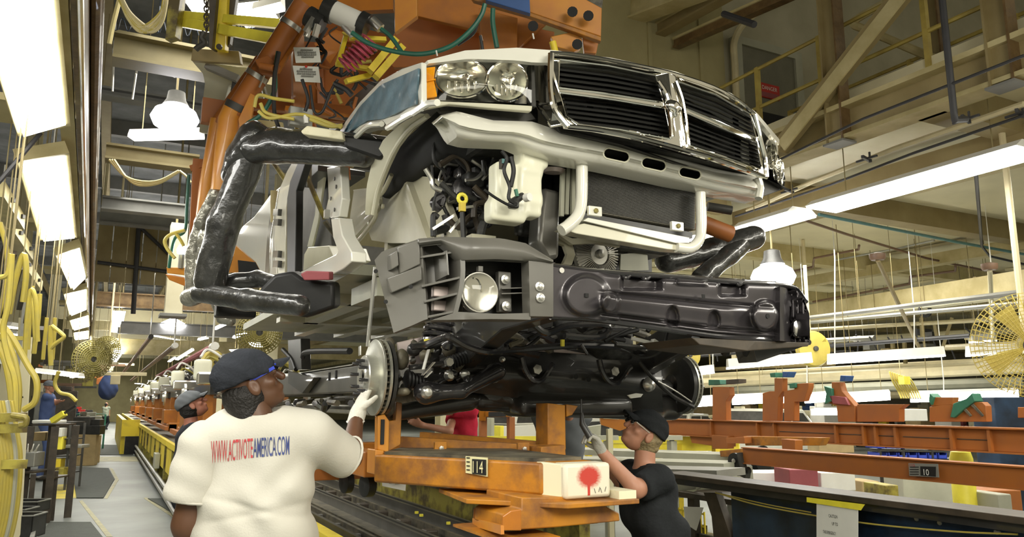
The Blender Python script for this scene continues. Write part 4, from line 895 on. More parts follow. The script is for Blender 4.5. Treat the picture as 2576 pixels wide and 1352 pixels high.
# ================================================================== THE CHASSIS UNDER THE BODY
CHS = thing('truck_chassis', 'black truck chassis with front bumper, brakes and engine, under the white body', 'chassis', (2.0, 4.0, 1.5))
def yb(x): return 2.50 + 1.1*max(0, 1.12-x)**1.15 + .10*max(0, x-2.0)**2 + .9*max(0, x-2.66)**1.3
def Bp(p, dy=0): return on(p, lambda x: yb(x)+dy, 2.6)
def bp(pts, m, name, dy=0, th=.03, par=CHS, bevel=.004, **k): return MB().prism([Bp(q, dy) for q in pts], (0, th, 0)).build(name, m, par, bevel=bevel, smooth=True, **k)
FA = skin([(942, 655), (962, 632), (1000, 620), (1052, 602), (1060, 600)], [(990, 838), (1010, 830), (1040, 818), (1066, 806), (1076, 803)], 10, 10,
          lambda p, u, v: Bp(p, .02*math.sin(PI*v)-.015*(.25 < v < .42)), (.02, .03, 0)).build('bumper_corner', 'fascia', CHS, smooth=True, label='dark grey plastic bumper corner with louvres and fog lamp')
bp([(975, 700), (1060, 668), (1062, 705), (985, 738), (980, 725)], 'fascia', 'pocket_rim', -.012, .02, FA)
bp([(982, 640), (1000, 628), (1004, 668), (984, 680)], 'fascia', 'corner_step', -.03, .05, FA)
bp([(1000, 622), (1055, 602), (1058, 665), (1006, 690)], 'fascia', 'corner_pad', -.012, .03, FA)
for p in ((945, 683), (970, 760), (1033, 722)): lathe('clip_hole', 'dark_void', FA, [(.008, 0), (.008, .004), (.001, .004)], Bp(p, -.02), (0, -1, 0), 8)
bp([(1055, 604), (1165, 602), (1165, 792), (1076, 802)], 'fascia', 'louvre_back', .12, .02, FA)
for k, (a, b) in enumerate((((1053, 616), (1158, 604)), ((1055, 645), (1162, 628)), ((1060, 718), (1164, 694)), ((1066, 757), (1163, 733)), ((1076, 795), (1150, 780)))):
    MB().prism([Bp(a, 0), Bp(b, 0), Bp(b, .13), Bp(a, .13)], (0, 0, -.009)).build('louvre_blade', 'fascia', FA, bevel=.002)
skin([(1152, 604), (1164, 602)], [(1140, 788), (1152, 786)], 2, 12, lambda p, u, v: Bp((p[0]+12*math.sin(PI*v), p[1]), -.004), (0, .13, 0)).build('louvre_post', 'fascia', FA, smooth=True)
bar('louvre_divider', 'fascia', FA, Bp((1108, 640), .06), Bp((1112, 700), .06), .006, .12, up=(0, 1, 0))
for p in ((1108, 735), (1108, 770)): c = Bp(p, .09); box('foam_block', 'pink_metal', FA, c.x-.03, c.x+.03, c.y-.01, c.y+.02, c.z-.02, c.z+.02, bevel=.004)
skin([(1052, 601), (1110, 596), (1160, 597), (1262, 600), (1322, 612), (1360, 635), (1392, 655)], [(1057, 618), (1110, 610), (1162, 655), (1250, 652), (1330, 657), (1362, 660), (1392, 662)], 26, 5,
     lambda p, u, v: Bp(p, -.01-.02*math.sin(PI*v)), (0, .05, 0)).build('upper_band', 'fascia', FA, smooth=True)
skin([(1330, 655), (1392, 655)], [(1334, 796), (1392, 797)], 4, 8, lambda p, u, v: Bp(p, -.01-.01*math.sin(PI*v)), (0, .06, 0)).build('side_block', 'fascia', FA, smooth=True)
skin([(1150, 785), (1250, 790), (1335, 788)], [(1085, 806), (1240, 803), (1335, 805)], 12, 3, lambda p, u, v: Bp(p, -.005), (0, .10, 0)).build('lower_lip', 'fascia', FA, smooth=True)
bp([(1165, 655), (1332, 655), (1334, 792), (1165, 792)], 'black_plastic', 'fog_recess', .14, .01, FA)
MB().prism([Bp((1330, 657)), Bp((1334, 790)), Bp((1334, 790), .14), Bp((1330, 657), .14)], (.005, 0, 0)).build('recess_side', 'fascia', FA); MB().prism([Bp((1165, 655)), Bp((1330, 657)), Bp((1330, 657), .14), Bp((1165, 655), .14)], (0, 0, .005)).build('recess_top', 'black_plastic', FA)
for y0 in (725, 738): MB().prism([Bp((1262, y0), .04), Bp((1318, y0-2), .04), Bp((1318, y0-2), .14), Bp((1262, y0), .14)], (0, 0, -.004)).build('recess_rib', 'fascia', FA)
bp([(1254, 682), (1286, 685), (1288, 785), (1256, 785)], 'fascia', 'lamp_bracket', .08, .03, FA)
FL = thing_fog = None
c = Bp((1206, 736), .03)
fo = lathe('fog_lamp', 'chrome_soft', FA, [(.074, -.005), (.078, .01), (.074, .03), (.05, .09), (.02, .12)], c, (0, 1, 0), 32, label='round clear fog lamp')
lathe('fog_reflector', 'chrome', fo, [(.068, .0), (.06, .03), (.035, .055), (.001, .06)], c, (0, 1, 0), 32); lathe('fog_lens', 'lens', fo, [(.070, -.006), (.05, -.018), (.02, -.024), (.001, -.025)], c, (0, 1, 0), 32)
bar('fog_tab', 'fascia', fo, c+V(0, 0, .075), c+V(0, 0, .095), .018, .02); blob('fog_bulb', s_ell(c+V(0, .03, 0), (.016, .03, .016)), .006, 'amber', fo)
MB().tube([c+V(.05*math.cos(k*PI/10)*.5-.02, -.012, .05*math.sin(k*PI/10)) for k in range(7)], .003, 5).build('lens_mark', 'chrome', fo)
for p, dy in (((1270, 704), .07), ((1272, 771), .07), ((1358, 750), -.02), ((1356, 722), -.02)): lathe('bolt', 'steel_bright', FA, [(.018, 0), (.018, .006), (.010, .008), (.010, .02), (.001, .022)], Bp(p, dy), (0, -1, 0), 12)
# black pressed steel bumper beam
tp = [(1385, 668), (1400, 672), (1480, 682), (1580, 690), (1700, 698), (1800, 706), (1880, 712), (1950, 716), (2000, 726), (2028, 760)]
bt = [(1385, 797), (1400, 798), (1480, 802), (1580, 815), (1700, 832), (1800, 846), (1880, 852), (1950, 856), (2000, 860), (2036, 862)]
def prof(v):
    pr_ = [(0, .05), (.04, .0), (.10, -.01), (.36, -.005), (.42, .025), (.46, -.015), (.52, -.03), (.80, -.02), (.86, .02), (.92, .0), (1, .05)]
    for (a, x), (b, y) in zip(pr_, pr_[1:]):
        if a <= v <= b: t = (v-a)/(b-a); t = t*t*(3-2*t); return x*(1-t)+y*t
    return 0
def sstep(x): x = min(1, max(0, x)); return x*x*(3-2*x)
def beam(p, u, v):
    x, y = p; d = prof(v)*sstep((x-1500)/60)*(1-.6*sstep((x-1830)/50)) if x < 2000 else 0
    if x < 1560: d -= .01
    for cx, cyy, rx, ry, h in ((1475, 744, 56, 52, -.035), (1535, 762, 22, 26, -.045), (1925, 795, 33, 38, -.055), (1625, 690, 1, 1, 0)):
        r = math.hypot((x-cx)/rx, (y-cyy)/ry); d += h*sstep((1.12-r)/.3)
    for cx in (1692, 1797):   # drain notches
        r = math.hypot((x-cx)/16, (y-(800+(cx-1692)*.11))/30)
        d += .03*sstep((1.1-r)/.3) if y < 822 else 0
    # raised shelves at the top edge
    s = sstep((x-1560)/8)*sstep((1672-x)/25)*sstep((732-y)/6); s2 = sstep((x-1700)/8)*sstep((1780-x)/10)*sstep((718-y+(x-1700)*.05)/6); s3 = sstep((x-1805)/8)*sstep((1880-x)/20)*sstep((748-y)/6)
    return Bp(p, d+.05*s-.02*s2+.045*s3)
BB = skin(tp, bt, 190, 46, beam, (0, .06, 0)).build('bumper_beam', 'bumper_black', CHS, smooth='full', label='glossy black pressed steel bumper beam')
for p in ((1412, 681), (1475, 744), (1768, 746), (1930, 796), (2018, 800)): c = beam(p, 0, .5); lathe('punched_hole', 'dark_void' if p[0] != 1412 else 'steel_bright', BB, [(.011, 0), (.011, .003), (.001, .003)], c-V(0, .002, 0), (0, -1, 0), 4 if p[0] in (1475, 1768) else 10)
tube('beam_edge', 'dark_steel', BB, spline([Bp(p, .01) for p in tp]), .011); tube('beam_edge', 'dark_steel', BB, spline([Bp(p, .02) for p in bt]), .013)
MB().grid([[Bp((p[0], p[1]-2), .05*j)+V(0, 0, .004*j) for p in tp] for j in range(4)]).build('beam_top', 'dark_steel', BB, smooth=True)
for a, b, z in ((1560, 1590, 0), (1610, 1640, 1), (1740, 1790, 2), (1850, 1870, 3)):
    tube('crash_rib', 'dark_steel', BB, spline([Bp((a, 690+(a-1560)*.06), .02), Bp(((a+b)/2, 700+(a-1560)*.06), 0), Bp((b, 688+(a-1560)*.06), .02)]), .008)
# wrapped right end and the lower valance
skin([(1962, 722), (1998, 728), (2022, 750), (2036, 790)], [(1962, 858), (2000, 862), (2026, 866), (2038, 858)], 10, 10, lambda p, u, v: Bp(p, -.03-.03*sstep((1.1-math.hypot((p[0]-2012)/24, (p[1]-828)/34))/.4)), (0, .08, 0)).build('beam_corner', 'bumper_black', CHS, smooth=True)
lathe('corner_boss', 'chrome_soft', CHS, [(.05, 0), (.045, -.01), (.02, -.018), (.001, -.016)], Bp((2013, 828), -.035), (.3, 1, 0), 20)  # bright metal puts the lit look of the dome into its colour
MB().prism([Bp(p, .0) for p in ((1740, 850), (1900, 858), (2036, 862), (2034, 872), (1880, 884), (1760, 868))], (0, .35, 0)).build('valance_plate', 'brown_dark', CHS, bevel=.004)
MB().prism([Bp(p, .1) for p in ((1895, 880), (2030, 870), (1960, 885), (1905, 912))], (0, .12, 0)).build('valance_wedge', 'black_paint', CHS, bevel=.004)
for a, b in (((1750, 850), (1800, 868)), ((1830, 860), (1825, 890)), ((1878, 864), (1880, 890)), ((1780, 852), (1860, 872)), ((1800, 858), (1880, 862))): tube('lower_bracket', 'black_paint', CHS, [Bp(a, .12), Bp(b, .16)], .022)
# frame rails
for x in (1.5, 2.62):
    r_ = MB().box(x-.045, x+.045, 3.7, 9.5, 1.62, 1.80).build('frame_rail', 'frame_grey', CHS, bevel=.01, smooth=True)
    box('rail_flange', 'steel_bright', r_, x-.06, x+.06, 4.6, 7.2, 1.80, 1.806)
    MB().prism([(x, 2.56, 1.88), (x, 3.0, 1.86), (x, 3.8, 1.62), (x, 3.8, 1.80), (x, 3.1, 2.02), (x, 2.56, 2.04)], (.09, 0, 0)).build('rail_horn', 'black_paint', CHS, bevel=.01)
for p in ((828, 948), (845, 943), (790, 960)): c = ax(p, 1.452); box('rail_slot', 'dark_void', CHS, c.x-.002, c.x+.004, c.y-.02, c.y+.02, c.z-.03, c.z+.03)
for y in (5.0, 7.2, 9.2): tube('cross_tube', 'black_paint', CHS, [(1.5, y, 1.68), (2.62, y, 1.68)], .06)
# front crossmember
XM = skin([(1180, 880), (1240, 872), (1400, 880), (1560, 890), (1662, 895)], [(1165, 985), (1240, 995), (1400, 1012), (1560, 1022), (1668, 1038)], 40, 10, lambda p, u, v: ay(p, 3.5+.03*math.cos(v*6)), (0, .20, 0)).build('crossmember', 'black_paint', CHS, smooth=True, label='black front crossmember with two big bolts')
for p, r in (((1241, 940), .042), ((1632, 968), .036)): lathe('big_bolt', 'steel_bright', XM, [(r*1.15, 0), (r*1.1, -.01), (r*.9, -.02), (r*.5, -.035), (.001, -.04)], ay(p, 3.46), (0, 1, 0), 16)
for p in ((1350, 930), (1545, 935)):
    x, y = p; tube('saddle_bracket', 'dark_steel', XM, spline([ay((x+dx, y+dz), 3.44) for dx, dz in ((-38, -30), (-30, 0), (-12, 26), (12, 26), (34, -5), (42, -12))]), .016); lathe('saddle_bolt', 'steel', XM, [(.026, 0), (.026, -.012), (.001, -.015)], ay(p, 3.45), (0, 1, 0), 6)
for p in ((1448, 948), (1380, 940), (1480, 955)): lathe('drain_hole', 'dark_void', XM, [(.014, 0), (.014, -.004), (.001, -.004)], ay(p, 3.45), (0, 1, 0), 8)
blob('oil_pan', s_union([s_box((2.1, 3.9, 1.62), (.42, .35, .09), .04), s_box((2.2, 3.6, 1.53), (.35, .12, .05), .03), s_cap((1.62, 3.6, 1.56), (1.2, 3.6, 1.5), .05, .04)], .05), .02, 'black_paint', CHS)
blob('lower_sump', s_union([s_cap(ay((1210, 1010), 3.6), ay((1640, 1035), 3.7), .05, .06), s_ell(ay((1440, 1010), 3.7), (.3, .2, .07)), s_cap(ay((1600, 1030), 3.7), ay((1690, 1025), 3.8), .07, .08)], .05), .02, 'black_paint', CHS)
blob('engine', s_union([s_box((2.15, 3.9, 2.05), (.30, .45, .22), .06), s_box((1.85, 3.8, 1.95), (.14, .3, .18), .05), s_box((2.45, 3.8, 1.95), (.14, .3, .18), .05), s_cap((2.1, 3.35, 1.95), (2.1, 3.5, 1.95), .12, .12)], .04), .025, 'clutter_dark', CHS)
# cooling fan
c = ay((1505, 640), 3.3); fn = lathe('fan_clutch', 'steel', CHS, [(.001, -.035), (.022, -.03), (.025, -.012), (.055, -.01), (.06, .0), (.13, .02), (.135, .04), (.05, .06)], c, (-.1, 1, .05), 32)
mb = MB(); axn = V(-.1, 1, .05).normalized(); a_ = axn.cross(V(0, 0, 1)).normalized(); b_ = a_.cross(axn)
for k in range(52): q = a_*math.cos(2*PI*k/52)+b_*math.sin(2*PI*k/52); mb.bar(c+q*.058-axn*.006, c+q*.135+axn*.012, .004, .022, up=axn)
mb.build('clutch_fins', 'steel', fn, kind='stuff')
for k in range(7):
    q = a_*math.cos(2*PI*k/7)+b_*math.sin(2*PI*k/7); q2 = a_*math.cos(2*PI*k/7+.45)+b_*math.sin(2*PI*k/7+.45)
    if q.z < .4: MB().prism([c+q*.12+axn*.05, c+q*.25+axn*.03, c+q2*.25+axn*.08, c+q2*.12+axn*.08], axn*.004).build('fan_blade', 'grey_metal', CHS)
MB().prism([ay(p, 3.35) for p in ((1562, 640), (1628, 634), (1632, 680), (1560, 682))], (0, .01, 0)).build('fan_blade', 'grey_green', CHS)
MB().prism([ay(p, 3.2) for p in ((1390, 590), (1405, 582), (1440, 610), (1448, 640), (1440, 665), (1420, 690), (1395, 690), (1392, 672), (1418, 662), (1428, 640), (1420, 618), (1395, 610))], (0, .03, 0)).build('shroud_bracket', 'beige_primer', CHS, bevel=.004)
MB().prism([ay(p, 3.15) for p in ((1390, 580), (1440, 600), (1500, 598), (1560, 612), (1560, 622), (1500, 612), (1440, 615))], (0, .03, 0)).build('shroud_lip', 'beige_primer', CHS)
MB().prism([ay(p, 3.6) for p in ((1400, 600), (1640, 630), (1640, 690), (1400, 690))], (0, .02, 0)).build('fan_shroud', 'black_plastic', CHS)
# left front brake
def brake(x, y, z, s, par, shield=False):
    d = (s, 0, 0); r = .175; c = V(x, y, z)
    b = lathe('brake_disc', 'rotor', par, [(.10, .055), (.10, .012), (.172, .012), (.175, .010), (.175, .001), (.172, 0), (.09, 0)], c, d, 48)
    lathe('disc_plate', 'rotor', b, [(.09, -.014), (.175, -.014), (.175, -.026), (.09, -.026)], c, d, 48)
    mb = MB()
    for k in range(40):
        t = 2*PI*k/40; q = V(0, math.cos(t), math.sin(t)); mb.bar(c+q*.11-V(s, 0, 0)*.007, c+q*.172-V(s, 0, 0)*.007, .008, .015, up=(1, 0, 0))
    mb.build('vent_vanes', 'grime', b, kind='stuff')
    lathe('hub_face', 'steel_bright', b, [(.10, .055), (.097, .06), (.055, .06), (.05, .066), (.032, .066), (.03, .05), (.001, .05)], c, d, 32)
    for k in range(8):
        t = 2*PI*k/8+.2; q = c+V(s*.055, math.cos(t)*.075, math.sin(t)*.075); lathe('wheel_stud', 'dark_steel', b, [(.008, 0), (.008, .042), (.006, .045), (.001, .045)], q, d, 8)
    return b
BL = brake(1.10, 3.50, 1.668, -1, CHS); BL['label'] = 'bright bare left brake disc with wheel studs'
lathe('dust_shield', 'black_paint', CHS, [(.05, -.03), (.17, -.035), (.172, -.05), (.06, -.10)], (1.10, 3.5, 1.668), (-1, 0, 0), 32)
bar('rotor_tag', 'steel', CHS, ax((905, 872), 1.04), ax((905, 895), 1.04), .03, .004, up=(1, 0, 0))
tube('hanging_rod', 'steel_bright', CHS, [ax((944, 672), 1.04), ax((925, 872), 1.04)], .009, 6)
BRr = brake(3.08, 3.72, 1.66, 1, CHS)
lathe('dust_shield', 'black_paint', CHS, [(.001, .02), (.06, .03), (.10, .0), (.165, -.01), (.172, -.03)], (3.02, 3.72, 1.66), (-1, 0, 0), 32)
# suspension
def T(pts, r, m='dark_steel', name='link', y=3.45, n=8, sm=True): return tube(name, m, CHS, spline([ay(p, y) if len(p) == 2 else ay(p[:2], p[2]) for p in pts]), r, n)
T([(1035, 872, 3.3), (1070, 868, 3.3), (1110, 852, 3.25), (1135, 850, 3.2), (1175, 872, 3.2), (1225, 885, 3.2), (1300, 880, 3.25), (1450, 870, 3.25), (1600, 875, 3.3)], .016, 'dark_steel', 'sway_bar')
sp = coil(ay((1095, 868), 3.55), ay((1110, 800), 3.55), .065, 4.5); tube('coil_spring', 'dark_steel', CHS, sp, .013, 8)
bar('spring_tag', 'yellow_bright', CHS, ay((1068, 862), 3.42), ay((1086, 862), 3.42), .02, .03)
bt_ = [ay(lerp((1128, 915), (1190, 893), k/18), 3.38) for k in range(19)]; tube('rack_boot', 'black_rubber', CHS, bt_, [.034 if k % 2 else .024 for k in range(19)], 12)
T([(1030, 925), (1090, 918), (1130, 914)], .013, 'dark_steel', 'tie_rod', 3.36); lathe('tie_rod_nut', 'steel', CHS, [(.02, 0), (.02, .03), (.001, .03)], ay((1126, 912), 3.34), (0, -1, 0), 6)
blob('lower_arm', s_union([s_cap(ay((1072, 990), 3.4), ay((1160, 985), 3.35), .045, .03), s_cap(ay((1160, 985), 3.35), ay((1250, 935), 3.42), .03, .045), s_cap(ay((1072, 990), 3.4), ay((1200, 930), 3.75), .04, .03), s_ell(ay((1072, 988), 3.38), (.06, .05, .045))], .03), .01, 'dark_steel', CHS)
blob('upper_arm', s_union([s_cap(ay((1040, 880), 3.5), ay((1150, 850), 3.4), .022, .02), s_cap(ay((1040, 880), 3.5), ay((1130, 830), 3.7), .022, .02), s_ell(ay((1040, 882), 3.5), (.03, .03, .03))], .02), .008, 'black_paint', CHS)
blob('steering_knuckle', s_union([s_cap((1.16, 3.5, 1.83), (1.16, 3.5, 1.52), .028, .035), s_ell((1.16, 3.5, 1.67), (.05, .07, .07)), s_cap((1.16, 3.5, 1.6), (1.18, 3.3, 1.6), .025, .018), s_ell(ay((1010, 905), 3.4), (.035, .035, .05))], .03), .009, 'grime', CHS)
for p, r, y in (((1073, 988), .03, 3.33), ((1130, 945), .028, 3.4), ((1258, 860), .014, 3.3), ((1262, 905), .014, 3.3)): lathe('ball_joint_bolt', 'steel_bright', CHS, [(r, 0), (r, -.01), (r*.6, -.025), (.001, -.028)], ay(p, y), (0, 1, 0), 10)
for k in range(5): lathe('axle_boot', 'black_rubber', CHS, [(.04-.004*k, 0), (.046-.004*k, .008), (.04-.004*k, .016)], (1.22+.018*k, 3.42, 1.66-.004*k), (1, 0, 0), 14)
MB().prism([ay(p, 3.6) for p in ((1000, 862), (1075, 845), (1080, 930), (1020, 925), (1005, 900))], (0, .02, 0)).build('caliper_bracket', 'pink_metal', CHS, bevel=.004)
for a, b, m in (((1065, 930), (1078, 880), 'paper'), ((1062, 945), (1092, 912), 'steel_bright'), ((1070, 950), (1085, 935), 'paper')): bar('tag_strip', m, CHS, ay(a, 3.3), ay(b, 3.3), .03, .004)
blob('shock_tower', s_union([s_cap(ay((1195, 880), 3.6), ay((1200, 830), 3.6), .09, .08), s_cap(ay((1135, 900), 3.6), ay((1240, 880), 3.6), .03, .03), s_cap(ay((1150, 815), 3.7), ay((1160, 900), 3.6), .03, .03)], .03), .012, 'frame_grey', CHS)
T([(1330, 855, 3.2), (1365, 838, 3.2), (1380, 835, 3.2)], .012, 'dark_steel'); T([(1340, 815, 3.1), (1375, 838, 3.1), (1430, 820, 3.1), (1520, 818, 3.1), (1530, 835, 3.1), (1500, 850, 3.1), (1420, 845, 3.1)], .016, 'dark_steel', 'oil_line')
MB().prism([ay(p, 3.3) for p in ((1330, 863), (1480, 892), (1328, 882))], (0, .02, 0)).build('skid_blade', 'pink_metal', CHS)
bar('white_rod', 'white', CHS, ay((1590, 852), 3.1), ay((1648, 866), 3.1), .016, .016); bar('white_rod_clip', 'white', CHS, ay((1640, 860), 3.1), ay((1652, 868), 3.1), .03, .03)
bar('yellow_clip', 'yellow_bright', CHS, ay((1415, 855), 3.1), ay((1415, 872), 3.1), .016, .012); MB().prism([ay(p, 3.3) for p in ((1580, 995), (1600, 990), (1618, 992), (1612, 1000), (1588, 1003))], (0, .01, 0)).build('white_cap', 'paper', CHS)
T([(1608, 910, 3.3), (1640, 950, 3.3), (1690, 995, 3.4), (1725, 1015, 3.5), (1745, 1025, 3.5)], .011, 'black_rubber', 'brake_hose'); T([(1655, 960, 3.3), (1700, 985, 3.4), (1740, 1012, 3.5)], .004, 'steel_bright', 'brake_wire')
T([(1680, 830, 3.1), (1665, 880, 3.1), (1620, 900, 3.15), (1560, 880, 3.15)], .008, 'black_rubber', 'wire_loom')
T([(1640, 905, 3.4), (1672, 900, 3.4), (1680, 915, 3.45)], .02, 'dark_steel', 'stabiliser_end')
for i in range(40):
    px, py = R3.uniform(1180, 1640), R3.uniform(808, 885); y = R3.uniform(3.1, 3.6); pts = [(px, py)]
    for k in range(2): px += R3.uniform(-70, 90); py += R3.uniform(-25, 25); pts.append((min(1650, max(1170, px)), min(895, max(806, py))))
    tube('under_hose' if i % 2 else 'under_linkage', ['black_rubber', 'dark_steel', 'black_paint', 'grime', 'frame_grey'][i % 5], CHS, spline([ay(p, y) for p in pts]), R3.choice((.008, .012, .02, .028)), 7)
for i in range(30):
    px, py = R3.uniform(990, 1180), R3.uniform(850, 990); c = ay((px, py), R3.uniform(3.35, 3.7)); s = R3.uniform(.012, .032)
    lathe('joint', ['dark_steel', 'grime', 'black_paint', 'steel'][i % 4], CHS, [(s, 0), (s*1.2, s*.5), (s*.8, s*1.4), (s*.4, s*1.8)], c, (R3.uniform(-1, 1), -1, R3.uniform(-1, 1)), 9)
blob('front_diff', s_union([s_ell((2.0, 3.7, 1.62), (.35, .18, .12)), s_cap((1.3, 3.6, 1.66), (1.8, 3.65, 1.64), .04, .05), s_cap((2.3, 3.7, 1.64), (2.95, 3.72, 1.64), .05, .05)], .05), .02, 'black_paint', CHS)
# parts of the frame seen left of the disc
MB().prism([ax(p, 1.4) for p in ((724, 856), (756, 852), (758, 930), (726, 932))], (.08, 0, 0)).build('cab_mount', 'black_paint', CHS, bevel=.005)
tube('brake_pipe', 'black_rubber', CHS, spline([ax(p, 1.38) for p in ((762, 900), (768, 888), (800, 884), (880, 884))]), .022)
tube('brake_pipe', 'black_rubber', CHS, spline([ax(p, 1.4) for p in ((712, 880), (735, 905), (745, 930))]), .02)
MB().prism([ax(p, 1.4) for p in ((725, 935), (790, 950), (760, 990), (725, 965))], (.05, 0, 0)).build('rear_bracket', 'black_paint', CHS)
blob('transmission', s_union([s_box((2.1, 5.2, 1.72), (.2, .6, .14), .06), s_box((2.1, 6.8, 1.68), (.16, .8, .1), .05), s_cap((1.65, 4.2, 1.58), (1.9, 8, 1.55), .06, .05)], .06), .03, 'grime', CHS)
for i in range(14):
    y = 4.3+i*.33; tube('frame_line', ['grime', 'black_rubber', 'dark_steel'][i % 3], CHS, spline([(1.40, y, 1.55), (1.42+.05*(i % 3), y+.3, 1.50+.02*(i % 4)), (1.6, y+.6, 1.57)]), .022, 6)
tube('exhaust', 'steel', CHS, spline([(1.9, 3.8, 1.6), (1.75, 4.5, 1.50), (1.7, 6, 1.5), (1.7, 9, 1.52)]), .035)
# ================================================================== THE LINE AT FLOOR LEVEL
TR = thing('conveyor_track', 'grimy floor conveyor track with rails and yellow curbs under the truck', 'conveyor', (2.15, 8, 0))
box('bed', 'grime', TR, 1.62, 2.22, 1.2, 12.5, .02, .52); box('bed', 'grime', TR, 2.22, 2.74, 4.4, 12.5, .02, .52); box('left_curb', 'yellow', TR, 1.50, 1.60, 1.2, 12.5, .02, .60); box('right_curb', 'yellow_dirty', TR, 2.76, 2.84, 4.4, 12.5, .02, .78)
box('curb_cap', 'grime', TR, 2.74, 2.90, 4.4, 12.5, .78, .81); box('left_step', 'grime', TR, 1.38, 1.50, 1.2, 12.5, .02, .5)
for x, h in ((1.70, .60), (1.86, .57), (1.92, .57), (2.14, .60), (2.2, .60), (2.42, .58), (2.58, .62), (2.66, .62)): box('rail', 'frame_grey' if h > .58 else 'grime', TR, x-.015, x+.015, 1.2 if x < 2.22 else 4.4, 12.5, .52, h)
for k in range(18):
    y = 1.6+k*.6; box('chain_dog', 'brown_dark', TR, 2.26, 2.36, max(4.45, y), max(4.45, y)+.12, .52, .585, bevel=.01)
    box('tie_plate', 'beam_grey', TR, 1.72, 1.84, y+.3, y+.36, .52, .55)
for k, (px, py) in enumerate(((1048, 1293), (1128, 1320), (1060, 1300))):
    c = az((px, py), .62); tag(MB().lathe([(.01, 0), (.018, 0), (.018, .018), (.01, .018), (.01, 0)], c-V(0, 0, .0), (0, 0, 1), 8).build('plastic_plug', 'yellow_bright', smooth=True), 'yellow plastic cap dropped on the track, %s' % ('by the red-shirt man' if not k else 'nearest the tray' if k == 1 else 'between the other two'), 'cap')
YC = thing('yellow_conveyor', 'raised conveyor with yellow side panels running down the left aisle', 'conveyor', (1.9, 20, 0))
box('top_grating', 'grime', YC, 1.0, 3.0, 12.6, 55, .84, .90); box('top_rail', 'yellow', YC, .96, 1.02, 11.6, 55, .84, .93); box('core', 'grey_dark', YC, 1.12, 2.9, 12.6, 55, .02, .84)
for k in range(24):
    y = 11.8+k*1.6; box('side_panel', 'yellow', YC, 1.00, 1.06, y+.1, y+1.45, .40, .82); box('side_post', 'yellow_dirty', YC, .98, 1.10, y, y+.1, .02, .86)
for z in (.12, .26): tube('side_pipe', 'pipe_grey', YC, [(.93, 10.5, z), (.93, 40, z)], .035)
box('guard_panel', 'yellow', YC, .50, .62, 27, 40, .02, 1.05); box('guard_end', 'yellow', YC, .50, 1.0, 26.9, 27.0, .55, 1.05)
box('control_box', 'grey_green', YC, .90, .99, 16.2, 16.7, .35, .62, bevel=.01)
for x in (1.5, 2.1, 2.7): box('deck_rail', 'frame_grey', YC, x-.03, x+.03, 12.6, 50, .90, .95)
# ---------------------------------------------------------------- carrier 114
K = thing('line_carrier', 'orange carrier frame number 114 with a red sprayed spot on its cream end', 'carrier', (1.5, 3.0, 1.0))
def plan(pts, z0, z1): return MB().prism([(x, y, z0) for x, y in pts], (0, 0, z1-z0))
plan([(1.50, 2.66), (1.74, 2.66), (1.78, 3.7), (1.30, 3.8), (1.08, 3.42)], 1.205, 1.325).build('main_beam', 'orange_rust', K, bevel=.01, smooth=True)
plan([(1.12, 3.40), (1.50, 2.72), (1.72, 2.72), (1.74, 3.6), (1.3, 3.7)], 1.325, 1.337).build('top_plate', 'grime', K)
eb = MB().box(1.545, 1.752, 2.56, 2.66, 1.195, 1.325).build('bumper_end', M['spot'], K, bevel=.014, smooth=True, label='cream end block with a red sprayed spot')
MB().prism([(1.545, 2.585, 1.2), (1.545, 2.585, 1.322), (1.495, 2.69, 1.327), (1.495, 2.69, 1.2)], (.03, 0, 0)).build('end_cheek', 'cream_paint', K, bevel=.003)
for i in range(4): c = V(1.68+.014*i, 2.559, 1.213+.004*(i % 2)); bar('pen_mark', 'plate_black', eb, c, c+V(.006*(1 if i % 2 else -1), 0, .018), .002, .001)
def Sd(p):   # the slanted left side of the beam
    a, b = V(1.50, 2.66, 0), V(1.08, 3.42, 0); n = V(b.y-a.y, a.x-b.x, 0).normalized(); d = ray(*p); t = (a-CAM).dot(n)/d.dot(n); return CAM+d*t - n*(.004 if d.dot(n) > 0 else -.004)
pl = MB().prism([Sd(p) for p in ((1174, 1148), (1229, 1152), (1229, 1200), (1174, 1190))], (-.004, -.004, 0)).build('number_plate', 'plate_cream', K)
o_ = Sd((1193, 1193)); rt_ = (Sd((1228, 1195))-o_).normalized(); o_ += V(-.008, -.006, 0)
MB().prism([Sd(p)+V(-.005, -.005, 0) for p in ((1191, 1155), (1226, 1157), (1226, 1196), (1191, 1192))], (-.002, -.002, 0)).build('plate_field', 'plate_black', pl)
ml = text_mb('114', Sd((1194, 1189))+V(-.008, -.008, 0), rt_, (0, 0, 1), .046, .050, .002); ml.build('lettering', 'plate_cream', pl)
for y0 in (1152, 1162, 1172, 1182): a = Sd((1177, y0)); bar('plate_mark', 'plate_black', pl, a+V(-.006, -.006, 0), a+rt_*.016+V(-.006, -.006, 0), .002, .004)
# uprights and top bars
for pts, y, m, nm_, th in (([(944, 1132), (966, 1134), (966, 1196), (942, 1195)], 3.42, 'orange_light', 'end_block', .12), ([(951, 1047), (968, 1043), (980, 1060), (978, 1140), (950, 1132)], 3.45, 'orange_light', 'slotted_upright', .05),
        ([(997, 1012), (1012, 1014), (1008, 1120), (972, 1140), (976, 1060), (996, 1058)], 3.5, 'orange_rust', 'gusset_upright', .05), ([(1378, 1015), (1422, 1020), (1424, 1132), (1378, 1138)], 3.3, 'orange_rust', 'centre_post', .12),
        ([(1425, 1018), (1455, 1022), (1440, 1045), (1425, 1050)], 3.32, 'orange_rust', 'post_gusset', .03), ([(1422, 1120), (1424, 1150), (1360, 1150), (1362, 1125)], 3.2, 'orange_rust', 'post_foot', .15)):
    MB().prism([ay(p, y) for p in pts], (0, th, 0)).build(nm_, m, K, bevel=.004, smooth=True)
